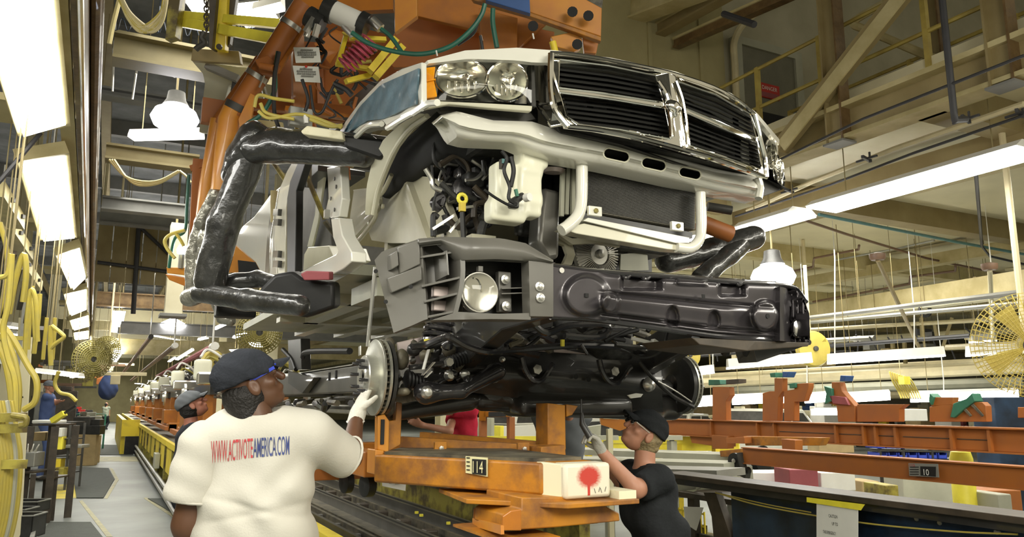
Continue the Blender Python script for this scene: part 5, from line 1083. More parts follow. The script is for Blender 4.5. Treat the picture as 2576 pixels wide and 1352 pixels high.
box('slot', 'dark_void', K, *(lambda c: (c.x-.008, c.x+.008, c.y-.004, c.y+.004, c.z-.05, c.z+.06))(ay((962, 1090), 3.445)))
bar('long_bar', 'orange_rust', K, ay((1008, 1112), 3.7), ay((1378, 1135), 3.3), .05, .05); bar('long_bar', 'orange_rust', K, ay((1060, 1096), 3.9), ay((1378, 1122), 3.4), .04, .035)
for p in ((1105, 1128), (1313, 1130)): c = ay(p, 3.5 if p[0] < 1200 else 3.3); q = MB().box(c.x-.03, c.x+.03, c.y-.02, c.y, c.z-.07, c.z+.03).build('stop_lug', 'orange_rust', K, bevel=.003); lathe('lug_bolt', 'steel', q, [(.012, 0), (.012, .01), (.001, .012)], c-V(0, .02, 0), (0, -1, 0), 6)
MB().prism([ay(p, 3.1) for p in ((1330, 1150), (1350, 1138), (1385, 1142), (1395, 1158))], (0, .1, 0)).build('swivel_block', 'brown_dark', K, bevel=.004)
plan([(1.25, 2.80), (1.52, 2.50), (1.84, 2.50), (1.84, 2.9), (1.3, 3.2)], 1.172, 1.19).build('shelf_plate', 'orange_rust', K, bevel=.003); box('shelf_wedge', 'cream_paint', K, 1.76, 1.84, 2.52, 2.66, 1.19, 1.22)
MB().prism([ay(p, 2.58) for p in ((1312, 1252), (1522, 1250), (1526, 1276), (1558, 1292), (1560, 1312), (1400, 1328), (1280, 1336), (1282, 1300), (1312, 1282))], (0, .30, 0)).build('lower_box', 'orange_rust', K, bevel=.005, smooth=True)
MB().prism([ay(p, 2.9) for p in ((1238, 1232), (1320, 1250), (1320, 1290), (1238, 1285))], (0, .03, 0)).build('tray_back', 'orange', K)
tr = plan([(1.27, 2.97), (1.27, 2.56), (1.42, 2.50), (1.50, 2.52), (1.50, 2.97)], 1.065, 1.075).build('tray_floor', 'orange_rust', K)
for pts, y in (([(1196, 1285), (1200, 1272), (1228, 1265), (1260, 1268), (1272, 1290), (1290, 1335), (1262, 1335), (1192, 1315)], 2.52),):
    MB().prism([ay((1265, 1336), 2.5), ay((1265, 1300), 2.5), ay((1285, 1286), 2.5), ay((1312, 1282), 2.5), ay((1312, 1336), 2.5)], (0, .012, 0)).build('tray_front', 'orange', K, bevel=.003)
    MB().prism([ay((1192, 1312), 2.95), ay((1194, 1282), 2.95), ay((1218, 1266), 2.95), ay((1250, 1264), 2.95), ay((1262, 1300), 2.95)], (0, .012, 0)).build('tray_side', 'orange', K, bevel=.003)
    bar('tray_lip', 'orange_light', K, ay((1192, 1314), 2.95), ay((1264, 1334), 2.5), .012, .03)
for i, (px, py) in enumerate(((1216, 1304), (1238, 1300), (1246, 1300), (1252, 1296), (1260, 1300), (1254, 1306))):
    c = az((px, py), 1.083); tag(MB().lathe([(.005, 0), (.011, 0), (.011, .012), (.005, .012), (.005, 0)], c, (.3*(i % 3), -1, .5), 9).build('yellow_nut', 'yellow_bright', smooth=True), ['single yellow nut lying apart in the orange tray', 'yellow nut at the left of the heap in the tray', 'yellow nut second from left in the tray heap', 'yellow nut at the back of the tray heap', 'yellow nut at the right end of the tray heap', 'yellow nut lowest in the tray heap'][i], 'nut')
# left part of the carrier and its caster
box('cross_arm', 'orange', K, 1.0, 1.55, 4.1, 4.25, 1.22, 1.34, bevel=.006); box('cross_arm', 'orange_dull', K, .95, 1.6, 4.7, 4.85, 1.10, 1.26, bevel=.006); box('side_member', 'orange', K, 1.12, 1.22, 3.7, 6.5, 1.20, 1.32, bevel=.006)
for p, y, r in (((925, 1222), 3.8, .055), ((872, 1215), 4.6, .06)):
    c = ay(p, y); w_ = lathe('caster', 'black_rubber', K, [(.001, -.02), (r*.4, -.025), (r, -.02), (r, .02), (r*.4, .025), (.001, .02)], c, (1, .2, 0), 18); bar('fork', 'brown_dark', w_, c+V(.03, 0, 0), c+V(.02, 0, .14), .02, .05)
sgn = MB().prism([ay(p, 4.6) for p in ((962, 1202), (1022, 1206), (1020, 1236), (963, 1224))], (0, .01, 0)).build('line_sign', 'white'); tag(sgn, 'small white sign with two grey squares hung beside the track', 'sign')
for p in ((985, 1211), (1000, 1213)): c = ay(p, 4.59); box('square', 'grey_metal', sgn, c.x-.015, c.x+.015, c.y-.003, c.y, c.z-.015, c.z+.012)
# ================================================================== OVERHEAD CARRIER WITH PADDED CLAMPS
G = thing('overhead_gantry', 'orange overhead gantry with black padded arms gripping the white truck body', 'gantry', (1.2, 4.2, 3.6))
def gd(p, d=4.6): return ad(p, d)
def gt(pts, r, m, nm_='tube', n=12, d=4.6, par=G): return tube(nm_, m, par, [gd(p[:2], p[2] if len(p) > 2 else d) for p in pts], r, n)
gt([(765, 10), (590, 285)], .062, 'orange_dull', 'upper_leg'); gt([(592, 272), (578, 300), (560, 480)], .068, 'orange_light', 'lower_leg')
gt([(548, 300, 4.8), (520, 470, 4.8), (502, 640, 4.8)], .045, 'orange_light', 'rear_leg'); gt([(660, 150, 4.8), (548, 310, 4.8)], .045, 'orange_dull', 'rear_leg')
for p, q, r in (((735, 57), (728, 68), .068), ((600, 262), (592, 278), .072), ((650, 186), (643, 197), .07)): gt([p, q], r, 'grey_dark' if q[1] == 278 else 'steel', 'collar')
MB().prism([gd(p, 4.5) for p in ((640, 150), (672, 138), (700, 160), (688, 190), (655, 186))], FW*.06).build('clevis', 'orange_dull', G, bevel=.006); gt([(655, 165, 4.45), (688, 172, 4.45)], .02, 'orange_dull', 'pin')
MB().prism([gd(p, 4.55) for p in ((630, 235), (640, 240), (628, 330), (605, 330), (600, 300))], FW*.02).build('leg_gusset', 'orange_light', G)
MB().prism([gd(p, 4.62) for p in ((705, 140), (760, 60), (768, 70), (700, 185))], FW*.02).build('leg_web', 'orange', G)
bar('leg_edge', 'steel_bright', G, gd((652, 220), 4.52), gd((665, 190), 4.52), .008, .008); bar('left_bar', 'orange_dull', G, gd((498, 400), 5.0), gd((486, 650), 5.0), .06, .03); bar('hook_bar', 'orange_dull', G, gd((480, 425), 5.0), gd((515, 412), 5.0), .02, .04)
box('leg_box', 'orange_dull', G, *(lambda c: (c.x-.12, c.x+.05, c.y, c.y+.06, c.z-.1, c.z+.06))(gd((560, 275), 4.9)))
# tall orange posts and cross bars behind the signs
for a, b, d, w_, m in (((748, 60), (750, 275), 4.9, .07, 'orange'), ((712, 150), (716, 300), 5.2, .09, 'orange_dull'), ((800, 120), (806, 290), 5.6, .05, 'orange_dull'), ((1300, 90), (1310, 160), 5.2, .05, 'orange_dull')): bar('post', m, G, gd(a, d), gd(b, d), w_, .06, up=(0, 1, 0))
for a, b, d, h, m in (((625, 262), (905, 285), 5.0, .07, 'orange_dull'), ((620, 285), (910, 305), 5.1, .04, 'orange_dull'), ((720, 275), (900, 300), 4.8, .03, 'orange'), ((765, 60), (1010, 120), 5.4, .12, 'orange_dull'), ((690, 200), (960, 240), 5.8, .1, 'orange_dull'), ((760, 20), (990, 10), 5.0, .1, 'orange')): bar('cross_bar', m, G, gd(a, d), gd(b, d), .05, h)
MB().prism([gd(p, 5.6) for p in ((690, 100), (1040, 120), (1040, 240), (860, 290), (700, 300))], FW*.03).build('back_plate', 'orange_dull', G)
MB().prism([gd(p, 5.2) for p in ((790, 110), (845, 75), (880, 85), (830, 160))], FW*.02).build('brace_plate', 'orange', G)
for pts, d, m, nm_ in (([(992, -20), (1049, -20), (1049, 40), (993, 82)], 4.6, 'orange_light', 'gusset'), ([(1040, -20), (1240, -20), (1330, 38), (1380, 52), (1300, 125), (1205, 120), (1205, 77), (1049, 40)], 4.9, 'orange', 'girder_side'),
        ([(993, 82), (1049, 42), (1205, 80), (1210, 125), (1150, 165), (990, 170), (960, 140)], 5.1, 'orange_dull', 'girder_recess'), ([(1180, -14), (1331, 30), (1512, 92), (1514, 20), (1440, -20)], 4.5, 'orange_light', 'front_girder'),
        ([(1190, 0), (1325, 38), (1512, 104), (1512, 92), (1331, 30), (1180, -14)], 4.45, 'orange_rust', 'girder_flange'), ([(1221, -14), (1332, -14), (1334, 34), (1221, 0)], 4.38, 'blue', 'blue_plate'), ([(1205, 20), (1302, 45), (1300, 150), (1212, 150)], 4.8, 'orange', 'hanger_panel'),
        ([(1385, 92), (1440, 80), (1465, 98), (1462, 120), (1445, 130), (1400, 118)], 4.5, 'orange_light', 'pivot_bracket'), ([(1465, 90), (1508, 95), (1500, 135), (1470, 132)], 4.6, 'orange', 'end_bracket'), ([(1300, 60), (1395, 80), (1390, 140), (1302, 130)], 5.0, 'orange_dull', 'inner_web'), ([(1410, -20), (1520, -20), (1512, 40), (1440, 10)], 4.7, 'grime', 'trolley')):
    MB().prism([gd(p, d) for p in pts], FW*.06).build(nm_, m, G, bevel=.004)
for p in ((1341, 66), (1452, 112), (1440, 30), (1480, 40)): lathe('girder_hole', 'dark_void', G, [(.03, 0), (.03, .006), (.001, .006)], gd(p, 4.42), -FW, 12)
gt([(1390, 105, 4.4), (1400, 145, 4.4)], .02, 'yellow', 'stay')
# padded arms: wrinkled plastic over foam
def wrinkle(a, s=.006):
    def f(p):
        x, y, z = p[..., 0], p[..., 1], p[..., 2]; n = .45*np.sin(9*x+7*z+a)+.35*np.sin(23*x-31*z+4*np.sin(11*x)+a)+.25*np.abs(np.sin(47*x+39*z+5*np.sin(17*z)))
        return s*.7*n
    return f
def pad(pts, r, m, nm_, k=.03, s=.007, lab=None, res=.014):
    q = [gd(p[:2], p[2]) for p in pts]; fs = [s_cap(q[i], q[i+1], r, r) for i in range(len(q)-1)]
    return blob(nm_, s_disp(s_union(fs, k) if len(fs) > 1 else fs[0], wrinkle(len(pts), s)), res, m, G, lab)
pad([(645, 372, 4.35), (700, 366, 4.3), (915, 378, 4.1)], .094, 'black_wrap', 'padded_arm', lab='black plastic wrapped top arm')
pad([(628, 395, 4.4), (565, 560, 4.4), (528, 705, 4.4)], .090, 'black_wrap', 'padded_arm', lab='black wrapped slanting arm')
pad([(640, 350, 4.36), (612, 400, 4.42), (600, 440, 4.45)], .100, 'black_wrap', 'padded_elbow', s=.012)
pad([(505, 738, 4.4), (620, 755, 4.2), (755, 768, 4.0)], .058, 'black_wrap', 'padded_arm', lab='black wrapped bottom arm')
pad([(600, 385, 4.7), (545, 490, 4.7), (505, 560, 4.7)], .045, 'silver_wrap', 'taped_arm', lab='arm wrapped in silvery tape'); pad([(548, 500, 4.75), (520, 600, 4.75), (505, 705, 4.75)], .048, 'silver_wrap', 'taped_arm', s=.008)
pad([(505, 560, 4.78), (486, 640, 4.78), (482, 725, 4.78)], .042, 'silver_wrap', 'taped_arm', s=.01); pad([(478, 748, 4.5), (512, 735, 4.4)], .06, 'silver_wrap', 'taped_end', s=.01)
pad([(560, 715, 4.5), (650, 700, 4.5), (700, 715, 4.4)], .05, 'black_wrap', 'loose_wrap', s=.016)
MB().prism([gd(p, 4.0) for p in ((858, 338), (965, 350), (975, 362), (972, 392), (955, 402), (868, 372))], FW*.16).build('pad_block', 'black_rubber', G, bevel=.02, smooth=True)
MB().prism([gd(p, 3.95) for p in ((756, 330), (772, 316), (860, 330), (864, 352), (762, 338))], FW*.12).build('foam_strip', 'cream_paint', G, bevel=.006)
MB().prism([gd(p, 4.2) for p in ((690, 690), (735, 682), (760, 700), (840, 712), (842, 775), (770, 800), (700, 790), (640, 770), (650, 730))], FW*.16).build('pad_block', 'black_rubber', G, bevel=.02, smooth=True)
MB().prism([gd(p, 4.1) for p in ((755, 690), (770, 682), (828, 684), (828, 705), (765, 706))], FW*.10).build('red_stop', 'maroon', G, bevel=.006); box('pad_foot', 'black_rubber', G, *(lambda c: (c.x-.12, c.x+.1, c.y, c.y+.12, c.z-.03, c.z+.05))(gd((600, 785), 4.5)), bevel=.01)
MB().prism([gd(p, 4.9) for p in ((585, 612), (640, 660), (655, 690), (575, 686), (568, 640))], FW*.03).build('orange_plate', 'orange_light', G)
MB().prism([gd(p, 4.85) for p in ((598, 655), (640, 660), (655, 690), (600, 686))], FW*.02).build('plate_window', 'dark_void', G)
pad([(545, 765, 5.0), (560, 800, 5.0), (580, 808, 5.0)], .035, 'silver_wrap', 'taped_hook', s=.004)
# arm on the far side of the truck
pad([(1680, 655, 5.1), (1790, 632, 5.2), (1895, 598, 5.3)], .085, 'black_wrap', 'padded_arm', lab='black wrapped arm beyond the right of the body')
pad([(1765, 700, 5.0), (1830, 645, 5.15), (1880, 600, 5.3)], .070, 'black_wrap', 'padded_arm', s=.01)
tube('arm_tube', 'orange_dull', G, [gd((1760, 560), 5.0), gd((1838, 590), 5.05)], .055, 12); gt([(1780, 520, 5.0), (1840, 530, 5.0)], .03, 'grey_dark', 'arm_fitting')
# air cylinders, valves, cords
A_ = [('cylinder', 'white', (838, 28), (905, 58), .062), ('cylinder_cap', 'black_plastic', (815, 20), (840, 32), .07), ('cylinder_cap', 'black_plastic', (905, 55), (925, 65), .066), ('motor', 'black_plastic', (775, 40), (812, 62), .06), ('valve', 'steel', (868, 62), (890, 85), .03), ('valve', 'steel', (935, 50), (958, 72), .028), ('fitting', 'steel_bright', (770, 92), (782, 60), .018)]
for nm_, m, a, b, r in A_: tube(nm_, m, G, [gd(a, 4.35), gd(b, 4.35)], r, 14)
for a, b in (((768, 80), (790, 45)), ((792, 92), (800, 62))): bar('clamp_plate', 'steel_bright', G, gd(a, 4.3), gd(b, 4.3), .03, .02)
yb_ = [((945, 195), (1012, 118), .05), ((930, 180), (995, 100), .05), ((870, 205), (930, 190), .035), ((880, 95), (970, 100), .03), ((845, 160), (940, 175), .03), ((870, 90), (850, 160), .025)]
for a, b, w_ in yb_: bar('yellow_channel', 'yellow', G, gd(a, 4.4), gd(b, 4.5), w_, w_*.8)
for k in range(2):
    cc = coil(gd((868, 168), 4.3), gd((935, 100+10*k), 4.3), .055-.01*k, 8-k, 10); tube('pink_cord', 'pink_cord', G, cc, .006, 5)
def gh(pts, r, m, d=4.3, nm_='hose'): return tube(nm_, m, G, spline([gd(p, d) for p in pts]), r, 8)
gh([(885, 82), (925, 108), (985, 128), (1060, 136), (1130, 118), (1180, 80), (1210, 40), (1220, 10)], .013, 'green_hose', 4.1); gh([(1240, 22), (1240, 60), (1250, 120)], .014, 'green_hose', 4.2); gh([(1200, 60), (1188, 85), (1150, 112)], .012, 'black_rubber', 4.2)
gh([(958, 72), (985, 95), (1010, 130)], .012, 'green_hose', 4.2); gh([(700, 130), (692, 180), (690, 230), (660, 285), (622, 312)], .013, 'green_hose', 4.5); gh([(702, 130), (690, 200), (690, 280), (702, 325)], .012, 'black_rubber', 4.45)
gh([(640, 270), (650, 240), (690, 248), (740, 255)], .010, 'hose_yellow'); gh([(650, 280), (680, 298), (760, 288), (860, 322)], .010, 'hose_yellow'); gh([(655, 260), (672, 285), (740, 300)], .010, 'hose_yellow'); gh([(780, 300), (830, 318), (862, 316)], .012, 'hose_yellow')
gh([(780, 215), (790, 280), (810, 282), (828, 240), (840, 215), (850, 200)], .008, 'black_rubber'); gh([(840, 210), (870, 225), (885, 240)], .016, 'black_rubber'); gh([(760, 200), (775, 250), (768, 280)], .01, 'black_rubber')
for p in ((1340, 90), (1210, 95), (1097, 133)): bar('cable_tie', 'white', G, gd((p[0], p[1]-6), 4.05), gd((p[0]+3, p[1]+8), 4.05), .006, .006)
gh([(1208, 90), (1212, 110), (1215, 130)], .008, 'black_rubber', 4.0)
box('junction', 'grey_metal', G, *(lambda c: (c.x-.08, c.x+.05, c.y, c.y+.05, c.z-.06, c.z+.05))(gd((765, 292), 4.4)), bevel=.005); bar('junction_pin', 'white', G, gd((768, 290), 4.3), gd((770, 310), 4.3), .02, .02)
MB().prism([gd(p, 4.7) for p in ((640, 300), (710, 308), (712, 320), (642, 318))], FW*.02).build('cream_bar', 'beam_cream', G)
for i in range(30):
    px, py = R3.uniform(770, 930), R3.uniform(60, 280); q = [(px, py), (px+R3.uniform(-30, 40), py+R3.uniform(5, 40)), (px+R3.uniform(-20, 60), py+R3.uniform(10, 60))]
    gh(q, R3.choice((.005, .008, .011)), R3.choice(('black_rubber', 'grey_dark', 'pipe_dark', 'hose_yellow', 'orange_dull')), 4.7, 'loose_hose')
for i in range(12): c = gd((R3.uniform(700, 900), R3.uniform(330, 640)), 6.2); tube('rear_clutter', R3.choice(('orange_dull', 'yellow_dirty', 'grime')), G, [c, c+V(R3.uniform(-.3, .3), 0, R3.uniform(-.5, .5))], .02, 6)
gt([(905, 300, 4.8), (850, 350, 4.8)], .05, 'grey_dark', 'side_bumper'); gt([(690, 480, 6.2), (690, 560, 6.2)], .03, 'beam_cream', 'pale_post')
for i, (ps, lb) in enumerate((([(738, 119), (802, 119), (807, 157), (744, 158)], 'upper of the two white notice cards on the orange post'), ([(736, 165), (801, 168), (806, 208), (743, 205)], 'lower of the two white notice cards on the orange post'))):
    q = [gd(p, 4.55) for p in ps]; s_ = tag(MB().prism(q, FW*.008).build('notice_card', 'paper'), lb, 'sign')
    for r_ in range(4):
        f0, f1 = (.28, .78) if r_ in (0, 3) else (.14, .9); v = .2+.15*r_; a = q[0].lerp(q[3], v).lerp(q[1].lerp(q[2], v), f0); b = q[0].lerp(q[3], v).lerp(q[1].lerp(q[2], v), f1)
        for c_ in range(9): u0 = a.lerp(b, c_/9)-FW*.006; u1 = a.lerp(b, (c_+.7)/9)-FW*.006; bar('blurred_print', 'pipe_grey', s_, u0, u1, .004, .009)
    c = q[0].lerp(q[2], .5); lathe('dot', 'red', s_, [(.008, 0), (.008, .003), (.001, .003)], c-V(0, 0, .075)-FW*.006, -FW, 8)
# left side console of the gantry
CB = thing('clamp_console', 'orange bracket box with pendant lamp left of the black padded arm', 'bracket', gd((450, 700), 5.4))
for pts, m in (([(418, 672), (470, 674), (472, 694), (420, 688)], 'orange_light'), ([(415, 690), (470, 700), (468, 722), (425, 705)], 'orange')): MB().prism([gd(p, 5.3) for p in pts], FW*.12).build('bracket_arm', m, CB, bevel=.005)
lathe('pendant_lamp', 'lit_blue', CB, [(.001, -.04), (.03, -.03), (.035, 0), (.02, .03)], gd((458, 628), 5.3), (0, 0, 1), 12); tube('lamp_stem', 'steel', CB, [gd((458, 640), 5.3), gd((455, 675), 5.3)], .02)
tube('air_hose', 'green_hose', CB, spline([gd(p, 5.25) for p in ((475, 440), (470, 520), (465, 580), (440, 600), (430, 640), (425, 675))]), .011); tube('air_hose', 'hose_yellow', CB, spline([gd(p, 5.2) for p in ((465, 580), (430, 590), (415, 605), (420, 625), (440, 650))]), .012); tube('air_hose', 'hose_yellow', CB, spline([gd(p, 5.2) for p in ((440, 585), (455, 605), (462, 620))]), .011)
# ================================================================== YELLOW HOIST BEAMS TOP LEFT
def D(p, d): return ad(p, d)
t = thing('hoist_post', 'rust streaked yellow hoist post hanging at the top, chain on its left', 'hoist', D((555, 60), 5.5))
MB().prism([D(p, 5.5) for p in ((545, -20), (572, -20), (565, 126), (532, 122))], FW*.08).build('post', 'yellow', t, bevel=.004); MB().prism([D(p, 5.45) for p in ((526, -20), (546, -20), (533, 122), (526, 120))], FW*.10).build('rusty_flange', 'brown_dark', t); MB().prism([D(p, 5.55) for p in ((572, -20), (596, -20), (578, 110), (565, 126))], FW*.05).build('dark_flange', 'brown_dark', t)
lathe('pin', 'brown_dark', t, [(.02, 0), (.02, .02), (.001, .02)], D((553, 119), 5.42), -FW, 8); MB().prism([D(p, 5.6) for p in ((484, 122), (600, 128), (605, 160), (480, 152))], FW*.06).build('foot_plate', 'beam_tan', t, bevel=.004)
t = thing('hoist_chain', 'dark chain with hook hanging beside the yellow hoist post', 'chain', D((512, 50), 5.3))
for k in range(9):
    c = D((520-(k % 2), -8+k*10), 5.3); MB().tube([c+(RT*math.cos(x*PI/4)*(.016 if k % 2 else .006)+V(0, 0, .024*math.sin(x*PI/4))) for x in range(8)], .006, 5, closed=True).build('link', 'brown_dark', t, smooth=True)
tube('hook', 'grey_dark', t, spline([D(p, 5.3) for p in ((516, 80), (508, 95), (515, 108), (500, 118), (492, 125))]), .02)
for a, b, h, lb in (((450, 38), (720, 62), .06, 'upper yellow bar crossing behind the hoist post'), ((450, 55), (690, 98), .07, 'lower yellow bar crossing behind the hoist post')):
    tag(MB().bar(D(a, 6.0), D(b, 5.0), .05, h).build('yellow_bar', 'yellow_bright', bevel=.004), lb, 'beam')
tag(MB().prism([D(p, 5.8) for p in ((425, -20), (455, -20), (440, 92), (415, 100))], FW*.1).build('olive_post', 'yellow_dirty', bevel=.004), 'olive yellow post hanging left of the hoist post', 'post')
t = thing('grey_bracket', 'grey steel bracket cone under the top left beam', 'bracket', D((550, 200), 5.8))
MB().prism([D(p, 5.8) for p in ((480, 150), (600, 168), (640, 170), (600, 210), (575, 215), (545, 340), (500, 332), (515, 210), (510, 185))], FW*.06).build('web', 'grey_green', t, bevel=.004); bar('strut', 'beam_grey', t, D((520, 165), 5.7), D((600, 200), 5.7), .06, .05)
MB().prism([D(p, 5.75) for p in ((585, 200), (620, 198), (590, 290), (570, 285))], FW*.05).build('dark_cheek', 'black_plastic', t)
t = thing('cable_loom', 'cream cable bundle looping down at the top left', 'cable', D((360, 40), 6))
for k in range(14):
    o1, o2 = R3.uniform(-14, 14), R3.uniform(-12, 12); tube('cable', ['cable_cream', 'hose_yellow', 'cable_cream', 'pipe_cream'][k % 4], t, spline([D(p, 6) for p in ((300+o1*.4, -10), (325+o1*.5, 40+o2), (365+o1, 75+o2*.8), (405+o2*.4, 45+o1), (418+o1*.4, -10))]), .010, 6)
tube('cable', 'cable_cream', t, spline([D(p, 6.2) for p in ((300, 0), (285, 60), (275, 110))]), .02, 6)
t = thing('cable_swag', 'cream cables sagging below the second cream roof beam', 'cable', D((360, 450), 8))
for k in range(3): tube('cable', 'cable_cream', t, spline([D(p, 8) for p in ((275+6*k, 402), (310+4*k, 440+3*k), (350, 456+5*k), (400, 455+3*k), (450, 430+k))]), .014, 6)
tube('cable', 'cable_cream', t, spline([D(p, 8) for p in ((452, 430), (470, 445), (480, 460))]), .014, 6)
for i, (x0, x1) in enumerate(((290, 350), (398, 440), (440, 500), (590, 640))):
    tag(MB().tube([D((x0, 30), 6.6)+V(0, 0, 1)]+spline([D((x0+(x1-x0)*k/8, 62+18*math.sin(k*PI/2*1.0+1)+i*6), 6.6) for k in range(9)]), .004, 5).build('coiled_lead', 'blue_deep', smooth=True), 'thin blue coiled lead on the top beam, %s from the left' % ['first', 'second', 'third', 'fourth'][i], 'cable')
t = thing('hanging_rods', 'thin pale rods hanging from the grey roof beam at upper left', 'rod', D((300, 200), 9))
for a, b in (((288, 108), (283, 230)), ((452, 150), (438, 195)), ((345, 170), (333, 250))): tube('rod', 'steel', t, [D(a, 8), D(b, 8)], .012, 6)
# ================================================================== PEOPLE
YR = Matrix.Rotation(-YAW, 3, 'Z')
def cv(r, a, u): return (RT*r + V(sy_, cy_, 0)*a + V(0, 0, u)).normalized()   # right, away, up
def frame(f, u):
    f = f.normalized(); r = f.cross(u).normalized(); u = r.cross(f); return r, f, u
def mesh_join(name, parts, material, parent, label=None):
    vs, fs, n = [], [], 0
    for f, res in parts: v, q = nets(f, res); vs.append(v); fs.append(q+n); n += len(v)
    v = np.concatenate(vs)-np.array(wloc(parent)); q = np.concatenate(fs)
    me = bpy.data.meshes.new(name); me.from_pydata(v.tolist(), [], q.tolist()); me.update(); me.materials.append(M[material])
    me.polygons.foreach_set('use_smooth', [True]*len(me.polygons)); o = bpy.data.objects.new(name, me); COL.objects.link(o); o.parent = parent
    if label: o['label'] = label
    sm = o.modifiers.new('smooth', 'SMOOTH'); sm.factor = .5; sm.iterations = 2; return o
def head_sdf(c, f, u, s=1):
    r, f, u = frame(f, u); R = Matrix((r, f, u)).transposed()
    def q(a, b, d): return c + (r*a+f*b+u*d)*s
    fs = [s_ell(q(0, -.01, .025), (.074*s, .094*s, .088*s), R), s_ell(q(0, .022, -.045), (.056*s, .066*s, .065*s), R), s_ell(q(0, .062, -.085), (.026*s, .022*s, .018*s), R),
          s_cap(q(0, .088, .018), q(0, .108, -.022), .009*s, .014*s), s_cap(q(-.017, .084, -.052), q(.017, .084, -.052), .010*s, .010*s), s_cap(q(-.03, .078, .032), q(.03, .078, .032), .011*s, .011*s),
          s_ell(q(-.045, .052, -.02), (.018*s, .022*s, .018*s), R), s_ell(q(.045, .052, -.02), (.018*s, .022*s, .018*s), R)]
    h = s_union(fs, .016*s)
    for k in (-1, 1): h = s_cut(h, s_ell(q(.031*k, .096, .010), (.017*s, .013*s, .010*s), R), .008*s)
    ears = [s_cut(s_ell(q(.076*k, -.008, -.008), (.012*s, .022*s, .033*s), R), s_ell(q(.090*k, -.004, -.006), (.008*s, .012*s, .02*s), R), .004) for k in (-1, 1)]
    eyes = [s_ell(q(.031*k, .082, .010), (.013*s,)*3) for k in (-1, 1)]
    return s_union([h]+ears+eyes, .005*s), q, R
def hand_sdf(w_, d, n, side, curl=.5, s=1):
    """wrist, pointing direction, palm normal; side +1: thumb on the d x n side"""
    d = d.normalized(); t = d.cross(n).normalized()*side; n = (n-d*n.dot(d)).normalized(); fs = [s_cap(w_, w_+d*.03*s, .026*s, .026*s)]
    R = Matrix((t, d, n)).transposed(); fs.append(s_ell(w_+d*.055*s, (.042*s, .052*s, .018*s), R)); palm = s_union(fs, .02*s); fing = []
    for k, ln in enumerate((.070, .080, .075, .060)):
        b = w_+d*.085*s+t*((1.5-k)*.020*s); a1 = curl*.9; d1 = d*math.cos(a1)+n*math.sin(a1); d2 = d*math.cos(a1+curl*1.3)+n*math.sin(a1+curl*1.3); p1 = b+d1*ln*.5*s; fing.append(s_union([s_cap(b-d*.012*s, p1, .0105*s, .0092*s), s_cap(p1, p1+d2*ln*.5*s, .0092*s, .0075*s)], .003))
    tb = w_+d*.03*s+t*.034*s; td = (d*.7+t*.55+n*.45).normalized(); p1 = tb+td*.035*s; fing.append(s_union([s_cap(tb, p1, .014*s, .011*s), s_cap(p1, p1+(d*.85+n*.5).normalized()*.032*s, .011*s, .009*s)], .004))
    return s_union([palm]+fing, .005*s)
def chain(pts, rs, k=.03): return s_union([s_cap(pts[i], pts[i+1], rs[i], rs[i+1]) for i in range(len(pts)-1)], k)
def cap_hat(q, R, s, par, m='cloth_navy', lab=None, tilt=0, brimdir=1):
    c = q(0, -.008, .030); crown = s_union([s_ell(c, (.092*s, .112*s, .100*s), R), s_ell(q(0, -.02, .075), (.080*s, .092*s, .062*s), R)], .02); r, f, u = [Vector(R.col[i]) for i in range(3)]
    crown = s_half(crown, q(0, 0, .026+tilt), -u*1.0+f*-.10)
    crown = s_disp(crown, lambda p: .003*np.sin(p[..., 0]*60+p[..., 2]*40)*np.sin(p[..., 2]*70+p[..., 1]*30), .004)
    o = blob('cap', crown, .006, m, par, lab); bc = q(0, .125*brimdir, .045+tilt)
    rows = []
    for i in range(9):
        a = (i/8-.5)*2.3; rows.append([q(.082*math.sin(a)*(1-.1*j), brimdir*(.075+.03*math.cos(a)+(.020*j)*math.cos(a)), .048+tilt-.02*math.sin(a)**2-.006*j) for j in range(4)])
    MB().sheet(rows, u*.004).build('cap_brim', m, o, smooth=True); lathe('cap_button', m, o, [(.001, .006), (.008, .003), (.009, 0)], q(0, -.008, .127), u, 8); return o
def shoes(par, ank, toe, m='black_rubber'):
    for a in ank: MBp = blob('shoe', s_half(s_union([s_ell(V(a.x, a.y, .05)+toe*.06, (.05, .05, .05)), s_cap(V(a.x, a.y, .06)-toe*.05, V(a.x, a.y, .045)+toe*.13, .045, .042)], .03), (0, 0, .012), (0, 0, -1)), .012, m, par)
# ---------------------------------------------------------------- the woman in the white T-shirt
c0 = ad((640, 1200), 2.95); W = thing('person', 'person seen from behind in white T-shirt and dark cap, gloved hand on the brake disc', 'person', (c0.x, c0.y, 0))
d_ = 2.95; shL, shR = ad((512, 1112), 2.93), ad((785, 1095), 3.02); nk = ad((655, 1055), 2.97); elR, wrR = ad((880, 1150), 3.24), ad((897, 1052), 3.42); elL, wrL = ad((476, 1320), 2.90), ad((500, 1440), 2.98)
hc = ad((634, 970), 2.99); hf = cv(.78, .40, .50); hu = cv(-.46, -.2, .86)
hs, q, R = head_sdf(hc, hf, hu, 1.06)
hp = V(c0.x, c0.y, .93); hips = [hp-RT*.11, hp+RT*.11]; kn = [V(h.x, h.y, .50)+RT*s*.02 for h, s in zip(hips, (-1, 1))]; an = [V(h.x, h.y, .08)+RT*s*.03 for h, s in zip(hips, (-1, 1))]
body = s_union([s_cap(nk-V(0, 0, .06), hc-V(0, 0, .05), .068, .062), s_box(ad((645, 1200), 3.0), (.13, .06, .2), .06, YR), s_cap(shL, shR, .05, .05), chain([shL, elL, wrL], [.062, .058, .040]), chain([shR, elR, wrR], [.058, .048, .031]), chain([hips[0], kn[0], an[0]], [.10, .065, .045]), chain([hips[1], kn[1], an[1]], [.10, .065, .045])], .04)
hl_ = hand_sdf(wrL, cv(.1, .1, -1), RT, 1, .5)
